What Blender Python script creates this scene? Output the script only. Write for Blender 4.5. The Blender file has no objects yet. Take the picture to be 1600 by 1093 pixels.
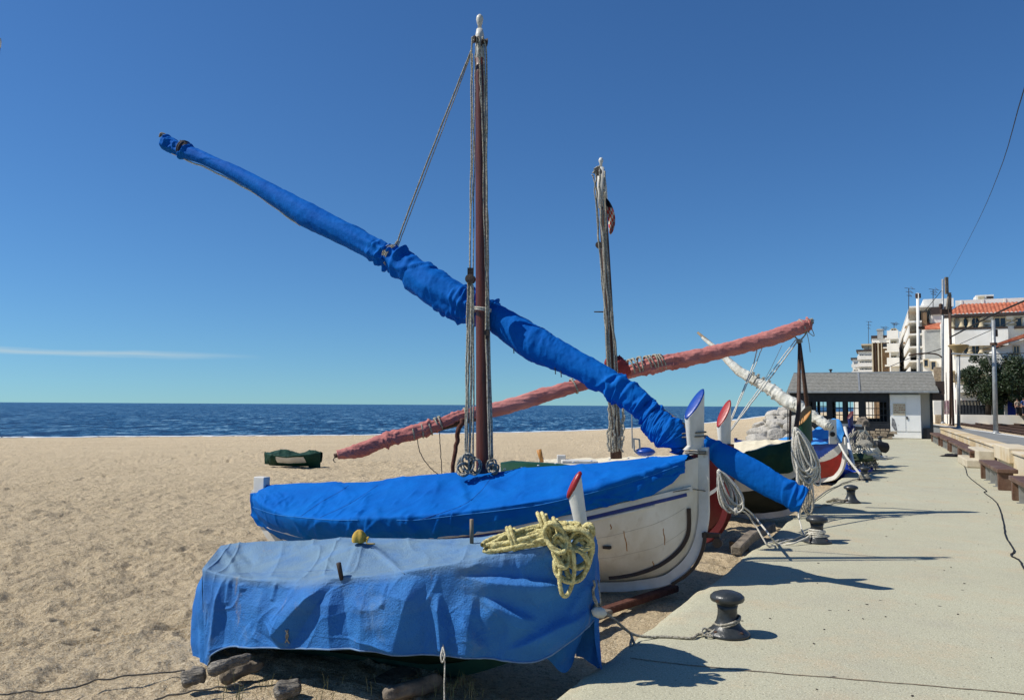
import bpy, math, random
import numpy as np
from mathutils import Matrix, Vector
random.seed(7); rng = np.random.RandomState(7)
scene = bpy.context.scene

# ---------------- camera ----------------
F = 1250.; CX = 800.; CY = 546.5; EYE = 1.6
pit = math.atan((632.5 - 546.5) / F); rol = .0058
fw = Vector((0, math.cos(pit), math.sin(pit))); r0 = Vector((1, 0, 0)); u0 = Vector((0, -math.sin(pit), math.cos(pit)))
rt = r0 * math.cos(rol) + u0 * math.sin(rol); up = u0 * math.cos(rol) - r0 * math.sin(rol)
cam = bpy.data.objects.new("camera", bpy.data.cameras.new("camera"))
scene.collection.objects.link(cam); scene.camera = cam
cam.data.sensor_width = 36; cam.data.lens = 36 * F / 1600; cam.data.clip_start = .1; cam.data.clip_end = 20000
m = Matrix.Identity(4)
for i in range(3):
    m[i][0] = rt[i]; m[i][1] = up[i]; m[i][2] = -fw[i]
m[2][3] = EYE
cam.matrix_world = m

# ---------------- sun and sky ----------------
SUN_TO = Vector((-.992, -.05, 0)).normalized()        # horizontal direction towards the sun
ELEV = math.radians(49)
to_sun = Vector((SUN_TO.x * math.cos(ELEV), SUN_TO.y * math.cos(ELEV), math.sin(ELEV)))
sd = bpy.data.lights.new("sun", 'SUN'); sd.energy = 4.6; sd.angle = math.radians(.5); sd.color = (1, .95, .86)
so = bpy.data.objects.new("sun", sd); scene.collection.objects.link(so)
so.rotation_euler = (-to_sun).to_track_quat('-Z', 'Y').to_euler()
w = bpy.data.worlds.new("World"); scene.world = w; w.use_nodes = True
nt = w.node_tree; nt.nodes.clear()
def N(t, ty, **kw):
    n = t.nodes.new(ty)
    for k, val in kw.items():
        if k.startswith('i_'):
            key = k[2:]; n.inputs[int(key) if key.isdigit() else key.replace('_', ' ')].default_value = val
        else: setattr(n, k, val)
    return n
out = N(nt, 'ShaderNodeOutputWorld'); bg = N(nt, 'ShaderNodeBackground'); sky = N(nt, 'ShaderNodeTexSky')
sky.sky_type = 'NISHITA'; sky.sun_disc = False; sky.sun_elevation = ELEV
sky.sun_rotation = math.atan2(to_sun.x, to_sun.y)
sky.altitude = 0; sky.air_density = 1.0; sky.dust_density = .12; sky.ozone_density = 2.8
hs = N(nt, 'ShaderNodeHueSaturation'); hs.inputs['Saturation'].default_value = 1.08; hs.inputs['Hue'].default_value = .504
hs.inputs['Value'].default_value = 1.0
bg.inputs[1].default_value = .083
# thin streak of cloud low over the sea, by direction
tc = N(nt, 'ShaderNodeTexCoord'); sep = N(nt, 'ShaderNodeSeparateXYZ'); nt.links.new(tc.outputs['Generated'], sep.inputs[0])
def mth(t, op, a, b=None, c=None):
    n = t.nodes.new('ShaderNodeMath'); n.operation = op
    for i, x in enumerate((a, b, c)):
        if x is None: continue
        if isinstance(x, (int, float)): n.inputs[i].default_value = x
        else: t.links.new(x, n.inputs[i])
    return n.outputs[0]
az = mth(nt, 'ARCTAN2', sep.outputs[0], sep.outputs[1])
mp = N(nt, 'ShaderNodeMapping'); mp.inputs['Scale'].default_value = (5, 5, 60); nt.links.new(tc.outputs['Generated'], mp.inputs[0])
cn = N(nt, 'ShaderNodeTexNoise'); cn.inputs['Scale'].default_value = 1.6; cn.inputs['Detail'].default_value = 6; nt.links.new(mp.outputs[0], cn.inputs[0])
el = mth(nt, 'ADD', sep.outputs[2], mth(nt, 'MULTIPLY', mth(nt, 'SUBTRACT', cn.outputs[0], .5), .012))
band = mth(nt, 'SUBTRACT', 1, mth(nt, 'ABSOLUTE', mth(nt, 'DIVIDE', mth(nt, 'SUBTRACT', el, .0545), .0048)))
fade = N(nt, 'ShaderNodeMapRange'); nt.links.new(az, fade.inputs[0]); fade.inputs[1].default_value = -.30; fade.inputs[2].default_value = -.44
cm = mth(nt, 'MULTIPLY', mth(nt, 'MAXIMUM', band, 0), fade.outputs[0])
cm = mth(nt, 'MULTIPLY', cm, .62)
mx = N(nt, 'ShaderNodeMixRGB'); nt.links.new(cm, mx.inputs[0]); mx.inputs[2].default_value = (10.5, 8.0, 6.6, 1)
sv = N(nt, 'ShaderNodeCombineXYZ'); nt.links.new(sep.outputs[0], sv.inputs[0]); nt.links.new(sep.outputs[1], sv.inputs[1]); nt.links.new(mth(nt, 'MULTIPLY_ADD', sep.outputs[2], .965, .035), sv.inputs[2]); nt.links.new(sv.outputs[0], sky.inputs['Vector'])
nt.links.new(sky.outputs[0], hs.inputs['Color']); nt.links.new(hs.outputs[0], mx.inputs[1])
tn = N(nt, 'ShaderNodeMixRGB'); tn.blend_type = 'MULTIPLY'; tn.inputs[0].default_value = 1; tn.inputs[2].default_value = (.53, .865, 1.13, 1); nt.links.new(mx.outputs[0], tn.inputs[1]); nt.links.new(tn.outputs[0], bg.inputs[0]); nt.links.new(bg.outputs[0], out.inputs[0])
vs = scene.view_settings; vs.view_transform = 'Standard'; vs.look = 'None'; vs.exposure = 0.15; vs.gamma = 1; vs.use_curve_mapping = False

# ---------------- measuring helpers ----------------
def ray(u, v): return rt * ((u - CX) / F) + up * ((CY - v) / F) + fw
def at(u, v, Y):
    r = ray(u, v); k = Y / r.y; return Vector((r.x * k, Y, EYE + r.z * k))
def gnd(u, v, z=0):
    r = ray(u, v); k = (z - EYE) / r.z; return Vector((r.x * k, r.y * k, z))
def zat(v, Y, u=800): return at(u, v, Y).z
th = math.atan(568 / F); PX, PY = math.sin(th), math.cos(th)
def W(s, t, z=0): return Vector((s * PX + t * PY, s * PY - t * PX, z))
def onS(u, v, S):
    r = ray(u, v); k = S / (r.x * PX + r.y * PY); p = r * k
    return (p.x * PY - p.y * PX, p.z + EYE)          # (t, z)
def onT(u, v, T):
    r = ray(u, v); k = T / (r.x * PY - r.y * PX); p = r * k
    return (p.x * PX + p.y * PY, p.z + EYE)          # (s, z)
def hsh(i, j, k, seed):
    n = (i * 73856093 ^ j * 19349663 ^ k * 83492791 ^ (seed * 2654435761 & 0x7fffffff)) & 0x7fffffff
    n = (n ^ (n >> 13)) * 1274126177 & 0x7fffffff
    n = (n ^ (n >> 16)) * 668265263 & 0x7fffffff
    return ((n >> 7) & 0xffff) / 65535.
def vn(p, seed=0):
    p = np.asarray(p, float); i = np.floor(p).astype(np.int64); f = p - i; f = f * f * (3 - 2 * f); r = 0
    for a in (0, 1):
        wa = f[..., 0] if a else 1 - f[..., 0]
        for b in (0, 1):
            wb = f[..., 1] if b else 1 - f[..., 1]
            for c in (0, 1):
                wc = f[..., 2] if c else 1 - f[..., 2]
                r = r + wa * wb * wc * hsh(i[..., 0] + a, i[..., 1] + b, i[..., 2] + c, seed)
    return r * 2 - 1
def fbm(p, o=4, seed=0):
    s = 0; a = 1; p = np.asarray(p, float)
    for k in range(o):
        s = s + a * vn(p * 2 ** k + 17.3 * k, seed + k); a *= .5
    return s
def interp(x, tab): return float(np.interp(x, [a for a, b in tab], [b for a, b in tab]))
def spline(pts, n):
    """Catmull-Rom through points (any dimension), n samples"""
    P = np.array([list(p) for p in pts], float)
    if len(P) == 2: return P[0] + np.linspace(0, 1, n)[:, None] * (P[1] - P[0])
    P = np.vstack([2 * P[0] - P[1], P, 2 * P[-1] - P[-2]]); k = len(P) - 3; o = []
    for q in np.linspace(0, k - 1e-6, n):
        i = int(q); t = q - i; a, b, c, d = P[i:i + 4]
        o.append(.5 * ((2 * b) + (-a + c) * t + (2 * a - 5 * b + 4 * c - d) * t * t + (-a + 3 * b - 3 * c + d) * t ** 3))
    return np.array(o)

def creases(X, Y, n, seed, ang, ln, w, amp, xr=None, yr=None, centers=None, wrap=None):
    """sharp one-sided folds scattered over a cloth with metric coordinates X, Y"""
    r = random.Random(seed); h = np.zeros(X.shape); xr = xr or (X.min(), X.max()); yr = yr or (Y.min(), Y.max())
    for k in range(n):
        if centers: cx, spread = centers[k % len(centers)]; x0 = cx + r.gauss(0, spread)
        else: x0 = r.uniform(*xr)
        y0 = r.uniform(*yr); a = math.radians(r.uniform(*ang)) * (1 if r.random() < .65 else -1); L = r.uniform(*ln); ww = r.uniform(*w); am = r.uniform(*amp) * (1 if r.random() < .8 else -.7); tx, ty = math.cos(a), math.sin(a)
        dx = X - x0; dy = Y - y0
        if wrap: dy = (dy + wrap / 2) % wrap - wrap / 2
        bend = r.uniform(-.5, .5) / max(L, .05); al = dx * tx + dy * ty; d = -dx * ty + dy * tx + bend * al * al; e = np.exp(-(al / (L * .5)) ** 4); g = r.uniform(1.5, 3.5)
        h = h + am * e * np.where(d > 0, np.exp(-(d / ww) ** 2), np.exp(-(d / (ww * g)) ** 2))
    return h
# ---------------- mesh builder ----------------
LOC = {}
class MB:
    def __init__(s): s.v = []; s.f = []; s.mi = []; s.uv = None; s.at = {}
    def add(s, vs, fs, mi=0):
        o = len(s.v); s.v += [tuple(map(float, p)) for p in vs]; s.f += [tuple(i + o for i in f) for f in fs]; s.mi += [mi] * len(fs); return o
    def box(s, c, size, ax=(1, 0, 0), ay=(0, 1, 0), az=(0, 0, 1), mi=0, taper=1):
        c = Vector(c); X = Vector(ax).normalized() * size[0] / 2; Y = Vector(ay).normalized() * size[1] / 2; Z = Vector(az).normalized() * size[2] / 2
        v = [c - X - Y - Z, c + X - Y - Z, c + X + Y - Z, c - X + Y - Z] + [c + (a * X + b * Y) * taper + Z for a, b in ((-1, -1), (1, -1), (1, 1), (-1, 1))]
        s.add(v, [(3, 2, 1, 0), (4, 5, 6, 7), (0, 1, 5, 4), (1, 2, 6, 5), (2, 3, 7, 6), (3, 0, 4, 7)], mi); return s
    def bx(s, s0, s1, t0, t1, z0, z1, mi=0):
        c = W((s0 + s1) / 2, (t0 + t1) / 2, (z0 + z1) / 2)
        return s.box(c, (abs(t1 - t0), abs(s1 - s0), abs(z1 - z0)), (PY, -PX, 0), (PX, PY, 0), (0, 0, 1), mi)
    def tube(s, pts, r, n=8, cap=True, mi=0, closed=False, twist=0):
        P = [Vector(p) for p in pts]; k = len(P); R = r if hasattr(r, '__len__') else [r] * k
        if k < 2: return s
        T = []
        for i in range(k):
            a = P[(i - 1) % k] if (closed or i > 0) else P[0]; b = P[(i + 1) % k] if (closed or i < k - 1) else P[-1]
            d = b - a; T.append(d.normalized() if d.length > 1e-9 else Vector((0, 0, 1)))
        q = Vector((0, 0, 1)) if abs(T[0].z) < .9 else Vector((1, 0, 0)); nrm = (q - T[0] * q.dot(T[0])).normalized(); v = []
        for i in range(k):
            nrm = nrm - T[i] * nrm.dot(T[i])
            nrm = nrm.normalized() if nrm.length > 1e-6 else T[i].orthogonal().normalized()
            b = T[i].cross(nrm)
            for j in range(n):
                a = 2 * math.pi * j / n; v.append(P[i] + (nrm * math.cos(a) + b * math.sin(a)) * R[i] * (1 if not twist else .86 + .2 * abs(math.cos(1.5 * a + i * twist))))
        f = []
        for i in range(k if closed else k - 1):
            i2 = (i + 1) % k
            for j in range(n): f.append((i * n + j, i * n + (j + 1) % n, i2 * n + (j + 1) % n, i2 * n + j))
        if cap and not closed: f += [tuple(range(n))[::-1], tuple((k - 1) * n + j for j in range(n))]
        s.add(v, f, mi); return s
    def sweep(s, pts, lat, wd, h, mi=0):
        """rectangular bar along pts; lat = lateral direction, wd lateral width, h thickness"""
        P = [Vector(p) for p in pts]; v = []; k = len(P)
        for i in range(k):
            T = (P[min(i + 1, k - 1)] - P[max(i - 1, 0)]).normalized(); L = Vector(lat[i] if isinstance(lat, list) else lat).normalized()
            L = (L - T * L.dot(T)).normalized(); Nn = T.cross(L)
            ww = wd[i] if hasattr(wd, '__len__') else wd; hh = h[i] if hasattr(h, '__len__') else h
            v += [P[i] + L * a * ww / 2 + Nn * b * hh / 2 for a, b in ((-1, -1), (1, -1), (1, 1), (-1, 1))]
        f = [(i * 4 + j, i * 4 + (j + 1) % 4, i * 4 + 4 + (j + 1) % 4, i * 4 + 4 + j) for i in range(k - 1) for j in range(4)]
        f += [(3, 2, 1, 0), tuple((k - 1) * 4 + j for j in range(4))]; s.add(v, f, mi); return s
    def lathe(s, c, prof, n=24, axis=(0, 0, 1), mi=0):
        c = Vector(c); A = Vector(axis).normalized(); X = A.orthogonal().normalized(); Y = A.cross(X); v = []; k = len(prof)
        for r, z in prof:
            for j in range(n):
                a = 2 * math.pi * j / n; v.append(c + A * z + (X * math.cos(a) + Y * math.sin(a)) * max(r, 1e-4))
        f = [(i * n + j, i * n + (j + 1) % n, (i + 1) * n + (j + 1) % n, (i + 1) * n + j) for i in range(k - 1) for j in range(n)]
        f += [tuple(range(n))[::-1], tuple((k - 1) * n + j for j in range(n))]; s.add(v, f, mi); return s
    def grid(s, V, closed=False, mi=0):
        V = np.asarray(V); a, b = V.shape[:2]; o = len(s.v); s.v += [tuple(p) for p in V.reshape(-1, 3).tolist()]
        bb = b if closed else b - 1
        for i in range(a - 1):
            for j in range(bb):
                j2 = (j + 1) % b; s.f.append((o + i * b + j, o + i * b + j2, o + (i + 1) * b + j2, o + (i + 1) * b + j)); s.mi.append(mi(i, j) if callable(mi) else mi)
        return s
    def build(s, name, mat, parent=None, smooth=False, base=None):
        me = bpy.data.meshes.new(name)
        if parent is not None: L = LOC[parent.name]
        elif base is not None: L = Vector(base)
        else:
            a = np.array(s.v); L = Vector(((a[:, 0].min() + a[:, 0].max()) / 2, (a[:, 1].min() + a[:, 1].max()) / 2, a[:, 2].min()))
        vv = (np.array(s.v) - np.array(L))
        me.from_pydata(vv.tolist(), [], s.f)
        mats = mat if isinstance(mat, (list, tuple)) else [mat]
        for mm in mats: me.materials.append(mm)
        if len(mats) > 1: me.polygons.foreach_set('material_index', s.mi)
        me.update()
        if smooth: me.polygons.foreach_set('use_smooth', [True] * len(me.polygons))
        for k, a in s.at.items():
            at_ = me.attributes.new(k, 'FLOAT', 'POINT'); at_.data.foreach_set('value', list(a))
        o = bpy.data.objects.new(name, me); scene.collection.objects.link(o); LOC[o.name] = L
        if parent is not None: o.parent = parent
        else: o.location = L
        return o
def thing(name, loc, label, cat, group=None):
    o = bpy.data.objects.new(name, None); scene.collection.objects.link(o); o.location = loc; LOC[o.name] = Vector(loc); o.empty_display_size = .2
    return tag(o, label, cat, group)
def tag(o, label, cat, group=None):
    if len(label.split()) > 16: print('LONG', len(label.split()), label)
    o['label'] = label; o['category'] = cat
    if group: o['group'] = group
    return o
def struct(o, kind='structure'): o['kind'] = kind; return o
def each(q, name, m, parent, smooth=False):
    """every separate piece of the builder becomes a mesh of its own"""
    k = len(q.v); lab = list(range(k))
    def find(a):
        while lab[a] != a: lab[a] = lab[lab[a]]; a = lab[a]
        return a
    for f in q.f:
        r = find(f[0])
        for i in f[1:]: lab[find(i)] = r
    groups = {}
    for f, mi in zip(q.f, q.mi): groups.setdefault(find(f[0]), []).append((f, mi))
    for g in groups.values():
        idx = {}; b = MB()
        for f, mi in g:
            for i in f:
                if i not in idx: idx[i] = len(b.v); b.v.append(q.v[i])
            b.f.append(tuple(idx[i] for i in f)); b.mi.append(mi)
        b.build(name, m, parent, smooth)
def smooth_angle(o, deg=40):
    me = o.data
    me.polygons.foreach_set('use_smooth', [True] * len(me.polygons))
    try: me.set_sharp_from_angle(angle=math.radians(deg))
    except Exception: pass
    return o
def mods(o, bev=.004, seg=1):
    b = o.modifiers.new('bevel', 'BEVEL'); b.width = bev; b.segments = seg; b.limit_method = 'ANGLE'; return o

# ---------------- materials ----------------
def mat(name, c1, c2=None, sc=4, rough=.7, spec=.35, bump=0, bsc=60, stretch=(1, 1, 1), metal=0, contrast=(.35, .65), c3=None, sc3=1, t3=(.55, .7), m3=1, bdet=4, dist=.01, sheen=0, coat=0):
    M = bpy.data.materials.new(name); M.use_nodes = True; t = M.node_tree; b = t.nodes['Principled BSDF']
    b.inputs['Roughness'].default_value = rough; b.inputs['Metallic'].default_value = metal; b.inputs['Specular IOR Level'].default_value = spec
    if sheen: b.inputs['Sheen Weight'].default_value = sheen
    if coat: b.inputs['Coat Weight'].default_value = coat; b.inputs['Coat Roughness'].default_value = .2
    co = N(t, 'ShaderNodeTexCoord'); mp = N(t, 'ShaderNodeMapping'); mp.inputs['Scale'].default_value = stretch; t.links.new(co.outputs['Object'], mp.inputs[0])
    col = None
    if c2 is not None:
        n = N(t, 'ShaderNodeTexNoise'); n.inputs['Scale'].default_value = sc; n.inputs['Detail'].default_value = 6; n.inputs['Roughness'].default_value = .6; t.links.new(mp.outputs[0], n.inputs[0])
        r = N(t, 'ShaderNodeMapRange'); t.links.new(n.outputs[0], r.inputs[0]); r.inputs[1].default_value = contrast[0]; r.inputs[2].default_value = contrast[1]
        x = N(t, 'ShaderNodeMixRGB'); t.links.new(r.outputs[0], x.inputs[0]); x.inputs[1].default_value = (*c1, 1); x.inputs[2].default_value = (*c2, 1); col = x.outputs[0]
        if c3 is not None:
            n = N(t, 'ShaderNodeTexNoise'); n.inputs['Scale'].default_value = sc3; n.inputs['Detail'].default_value = 5; t.links.new(mp.outputs[0], n.inputs[0])
            r = N(t, 'ShaderNodeMapRange'); t.links.new(n.outputs[0], r.inputs[0]); r.inputs[1].default_value = t3[0]; r.inputs[2].default_value = t3[1]; r.inputs[4].default_value = m3
            x = N(t, 'ShaderNodeMixRGB'); t.links.new(r.outputs[0], x.inputs[0]); t.links.new(col, x.inputs[1]); x.inputs[2].default_value = (*c3, 1); col = x.outputs[0]
        t.links.new(col, b.inputs['Base Color'])
    else: b.inputs['Base Color'].default_value = (*c1, 1)
    if bump:
        n = N(t, 'ShaderNodeTexNoise'); n.inputs['Scale'].default_value = bsc; n.inputs['Detail'].default_value = bdet; t.links.new(mp.outputs[0], n.inputs[0])
        bb = N(t, 'ShaderNodeBump'); bb.inputs['Strength'].default_value = bump; bb.inputs['Distance'].default_value = dist; t.links.new(n.outputs[0], bb.inputs['Height']); t.links.new(bb.outputs[0], b.inputs['Normal'])
    return M
K = {}
K['white'] = mat('white_paint', (.72, .71, .66), (.55, .52, .45), 3, .45, .4, .15, 30, c3=(.30, .17, .08), sc3=7, t3=(.66, .78), m3=.7)
K['whitehull'] = mat('white_hull_paint', (.74, .71, .63), (.60, .55, .44), 2.2, .5, .3, .35, 18, stretch=(1.6, 1.6, .8), c3=(.34, .26, .17), sc3=9, t3=(.60, .76), m3=.32)
K['red'] = mat('red_paint', (.36, .012, .012), (.24, .008, .008), 6, .4, .5, .2, 30)
K['darkred'] = mat('dark_red_paint', (.10, .005, .006), (.07, .004, .005), 4, .4, .5, .2, 30)
K['bluepaint'] = mat('blue_paint', (.006, .06, .34), (.004, .04, .25), 6, .35, .5, .15, 30)
K['navy'] = mat('navy_paint', (.006, .012, .10), (.005, .02, .16), 3, .4, .5, .1, 30)
K['stripe'] = mat('blue_stripe_paint', (.008, .022, .17), (.01, .04, .24), 5, .45, .4)
K['green'] = mat('green_paint', (.006, .045, .025), (.01, .07, .035), 4, .5, .4, .2, 20)
K['olive'] = mat('weathered_green_paint', (.02, .045, .02), (.05, .065, .03), 9, .7, .3, .3, 25)
K['darkhull'] = mat('dark_bottom_paint', (.008, .014, .010), (.02, .024, .018), 5, .6, .3, .2, 20)
K['ochre'] = mat('ochre_paint', (.52, .25, .06), (.42, .18, .04), 8, .5, .4, .1, 30)
K['bluefab'] = mat('blue_canvas', (.002, .118, .46), (.002, .090, .38), 3, .75, .06, .35, 16, c3=(.005, .15, .50), sc3=1.6, t3=(.5, .75), m3=.6, dist=.02)
K['pinkfab'] = mat('faded_red_canvas', (.46, .18, .16), (.38, .13, .115), 3, .8, .15, .6, 14, c3=(.58, .25, .22), sc3=1.3, t3=(.5, .7), m3=.7, dist=.02)
K['pinkdark'] = mat('red_canvas_wrap', (.22, .03, .03), (.30, .05, .05), 6, .8, .15, .6, 24)
K['creamfab'] = mat('cream_canvas', (.66, .60, .45), (.55, .49, .36), 4, .8, .15, .6, 12, dist=.02)
K['whitefab'] = mat('white_canvas', (.66, .65, .58), (.50, .48, .40), 5, .8, .15, .8, 10, dist=.03)
K['greenfab'] = mat('dark_green_canvas', (.004, .030, .018), (.006, .045, .028), 3, .7, .25, .6, 14, dist=.02)
K['lightblue'] = mat('light_blue_canvas', (.03, .20, .56), (.05, .27, .62), 4, .75, .2, .6, 14, dist=.02)
K['royal'] = mat('royal_blue_plastic', (.006, .03, .30), (.01, .05, .40), 4, .4, .4, .8, 10, dist=.03)
K['mast'] = mat('varnished_mast', (.13, .032, .020), (.08, .018, .012), 5, .38, .5, .2, 40, stretch=(6, 6, .5), c3=(.03, .012, .01), sc3=5, t3=(.6, .7), m3=.6)
K['spar'] = mat('dark_spar', (.045, .020, .012), (.09, .045, .025), 8, .6, .3, .3, 40, stretch=(5, 5, .5))
K['bleached'] = mat('bleached_spar', (.30, .24, .16), (.18, .14, .10), 9, .8, .2, .5, 30, stretch=(4, 4, .6))
K['rope'] = mat('grey_rope', (.50, .47, .39), (.22, .20, .15), 60, .9, .1, .9, 180, contrast=(.4, .6))
K['whiterope'] = mat('white_rope', (.80, .77, .68), (.48, .45, .37), 45, .9, .1, .9, 150, contrast=(.35, .65))
K['darkrope'] = mat('dark_rope', (.10, .09, .075), (.22, .20, .16), 50, .9, .1, .9, 150)
K['yellowrope'] = mat('yellow_braided_rope', (.74, .66, .32), (.40, .33, .14), 55, .85, .15, .9, 170, contrast=(.42, .60))
K['brownrope'] = mat('brown_strap', (.07, .03, .022), (.13, .06, .045), 20, .9, .1, .8, 60)
K['iron'] = mat('black_painted_iron', (.022, .026, .028), (.045, .050, .050), 9, .36, .5, .35, 40, c3=(.11, .045, .02), sc3=8, t3=(.60, .68), m3=.8)
K['irondark'] = mat('dark_iron', (.03, .022, .018), (.06, .035, .02), 14, .6, .4, .4, 50)
K['galv'] = mat('galvanised_steel', (.38, .39, .38), (.25, .26, .26), 6, .45, .5, .1, 40, metal=.4)
K['rust'] = mat('rusted_steel', (.10, .055, .035), (.06, .035, .025), 6, .7, .3, .3, 40)
K['wood'] = mat('dark_bench_wood', (.085, .040, .022), (.15, .085, .055), 7, .55, .35, .4, 30, stretch=(1, 1, 1), c3=(.20, .15, .11), sc3=3, t3=(.5, .7), m3=.6)
K['driftwood'] = mat('weathered_log', (.34, .31, .26), (.13, .115, .095), 7, .95, .1, 1.0, 22, stretch=(1, 5, 5), dist=.03)
K['timber'] = mat('weathered_timber', (.26, .22, .17), (.12, .10, .08), 9, .9, .15, .7, 25, dist=.02)
K['creamhem'] = mat('tarp_hem', (.16, .27, .42), (.10, .19, .36), 20, .8)
K['yellow'] = mat('yellow_cloth', (.50, .34, .07), (.34, .22, .04), 14, .8, .2, .5, 30)
K['black'] = mat('black_rubber', (.010, .010, .011), (.022, .022, .022), 6, .6, .3, .3, 30)
K['cable'] = mat('black_cable', (.012, .012, .012), None, rough=.6)
K['stone'] = mat('ochre_parapet_render', (.46, .34, .19), (.58, .47, .30), 2.2, .9, .15, .5, 18, c3=(.62, .56, .44), sc3=.9, t3=(.48, .62), m3=.7)
K['block'] = mat('pale_concrete_block', (.58, .52, .40), (.46, .40, .29), 5, .9, .15, .5, 30, c3=(.30, .14, .07), sc3=3, t3=(.63, .72), m3=.6)
K['rock'] = mat('pale_boulder_stone', (.52, .49, .43), (.33, .31, .27), 1.6, .95, .1, .8, 6, dist=.06)
K['rubble'] = mat('rubble_stone', (.34, .28, .20), (.18, .14, .10), 4, .95, .1, .9, 14, dist=.03)
K['asphalt'] = mat('platform_paving', (.24, .245, .235), (.18, .185, .18), 1.2, .9, .15, .3, 20)
K['ballast'] = mat('brown_ballast', (.16, .105, .075), (.07, .045, .035), 6, .95, .1, 1, 9, dist=.1)
K['plaster'] = mat('white_plaster', (.86, .84, .78), (.76, .73, .65), .5, .85, .2, .2, 4)
K['plaster2'] = mat('cream_plaster', (.62, .56, .42), (.52, .45, .32), .6, .85, .2, .2, 4)
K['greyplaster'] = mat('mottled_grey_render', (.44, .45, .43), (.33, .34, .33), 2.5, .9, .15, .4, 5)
K['brownbrick'] = mat('brown_brick_wall', (.25, .17, .10), (.17, .11, .065), 1.5, .9, .15, .5, 5)
K['trim'] = mat('pale_trim', (.60, .50, .33), (.50, .41, .26), 1, .8, .2)
K['glass'] = mat('dark_window_glass', (.012, .014, .02), (.03, .035, .045), .8, .12, .6)
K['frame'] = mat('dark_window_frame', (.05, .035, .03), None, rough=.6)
K['awning'] = mat('beige_awning', (.62, .45, .27), (.5, .33, .19), 2, .8)
K['shedblack'] = mat('black_shed_boards', (.009, .011, .014), (.018, .021, .026), 5, .5, .35, .2, 20)
K['shedwhite'] = mat('white_metal_door', (.88, .88, .84), (.80, .80, .76), 1.5, .45, .35, .1, 10, c3=(.30, .24, .18), sc3=6, t3=(.70, .78), m3=.7)
K['bark'] = mat('tree_bark', (.10, .08, .06), (.05, .04, .03), 6, .95, .1, .8, 10)
K['leafdark'] = mat('dark_leaves', (.018, .034, .012), (.035, .055, .02), 1.2, .5, .4)
K['skin'] = mat('skin', (.45, .24, .16), None, rough=.6)
K['cloth_dark'] = mat('dark_clothes', (.015, .015, .02), (.03, .03, .04), 5, .85)
K['cloth_blue'] = mat('blue_shirt', (.02, .05, .16), (.03, .07, .2), 5, .85)
K['cloth_tan'] = mat('tan_shirt', (.45, .36, .26), (.36, .28, .2), 5, .85)
K['hair'] = mat('brown_hair', (.03, .018, .01), None, rough=.7)
K['doorblue'] = mat('blue_panel_paint', (.01, .03, .30), (.015, .04, .36), 2, .45)
K['fencedark'] = mat('dark_fence_paint', (.02, .024, .03), (.04, .045, .05), 3, .6)
K['grass'] = mat('dry_grass', (.30, .26, .12), (.18, .2, .08), 5, .8)
K['flagred'] = mat('red_flag_stripes', (.62, .06, .03), None, rough=.8)
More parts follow.
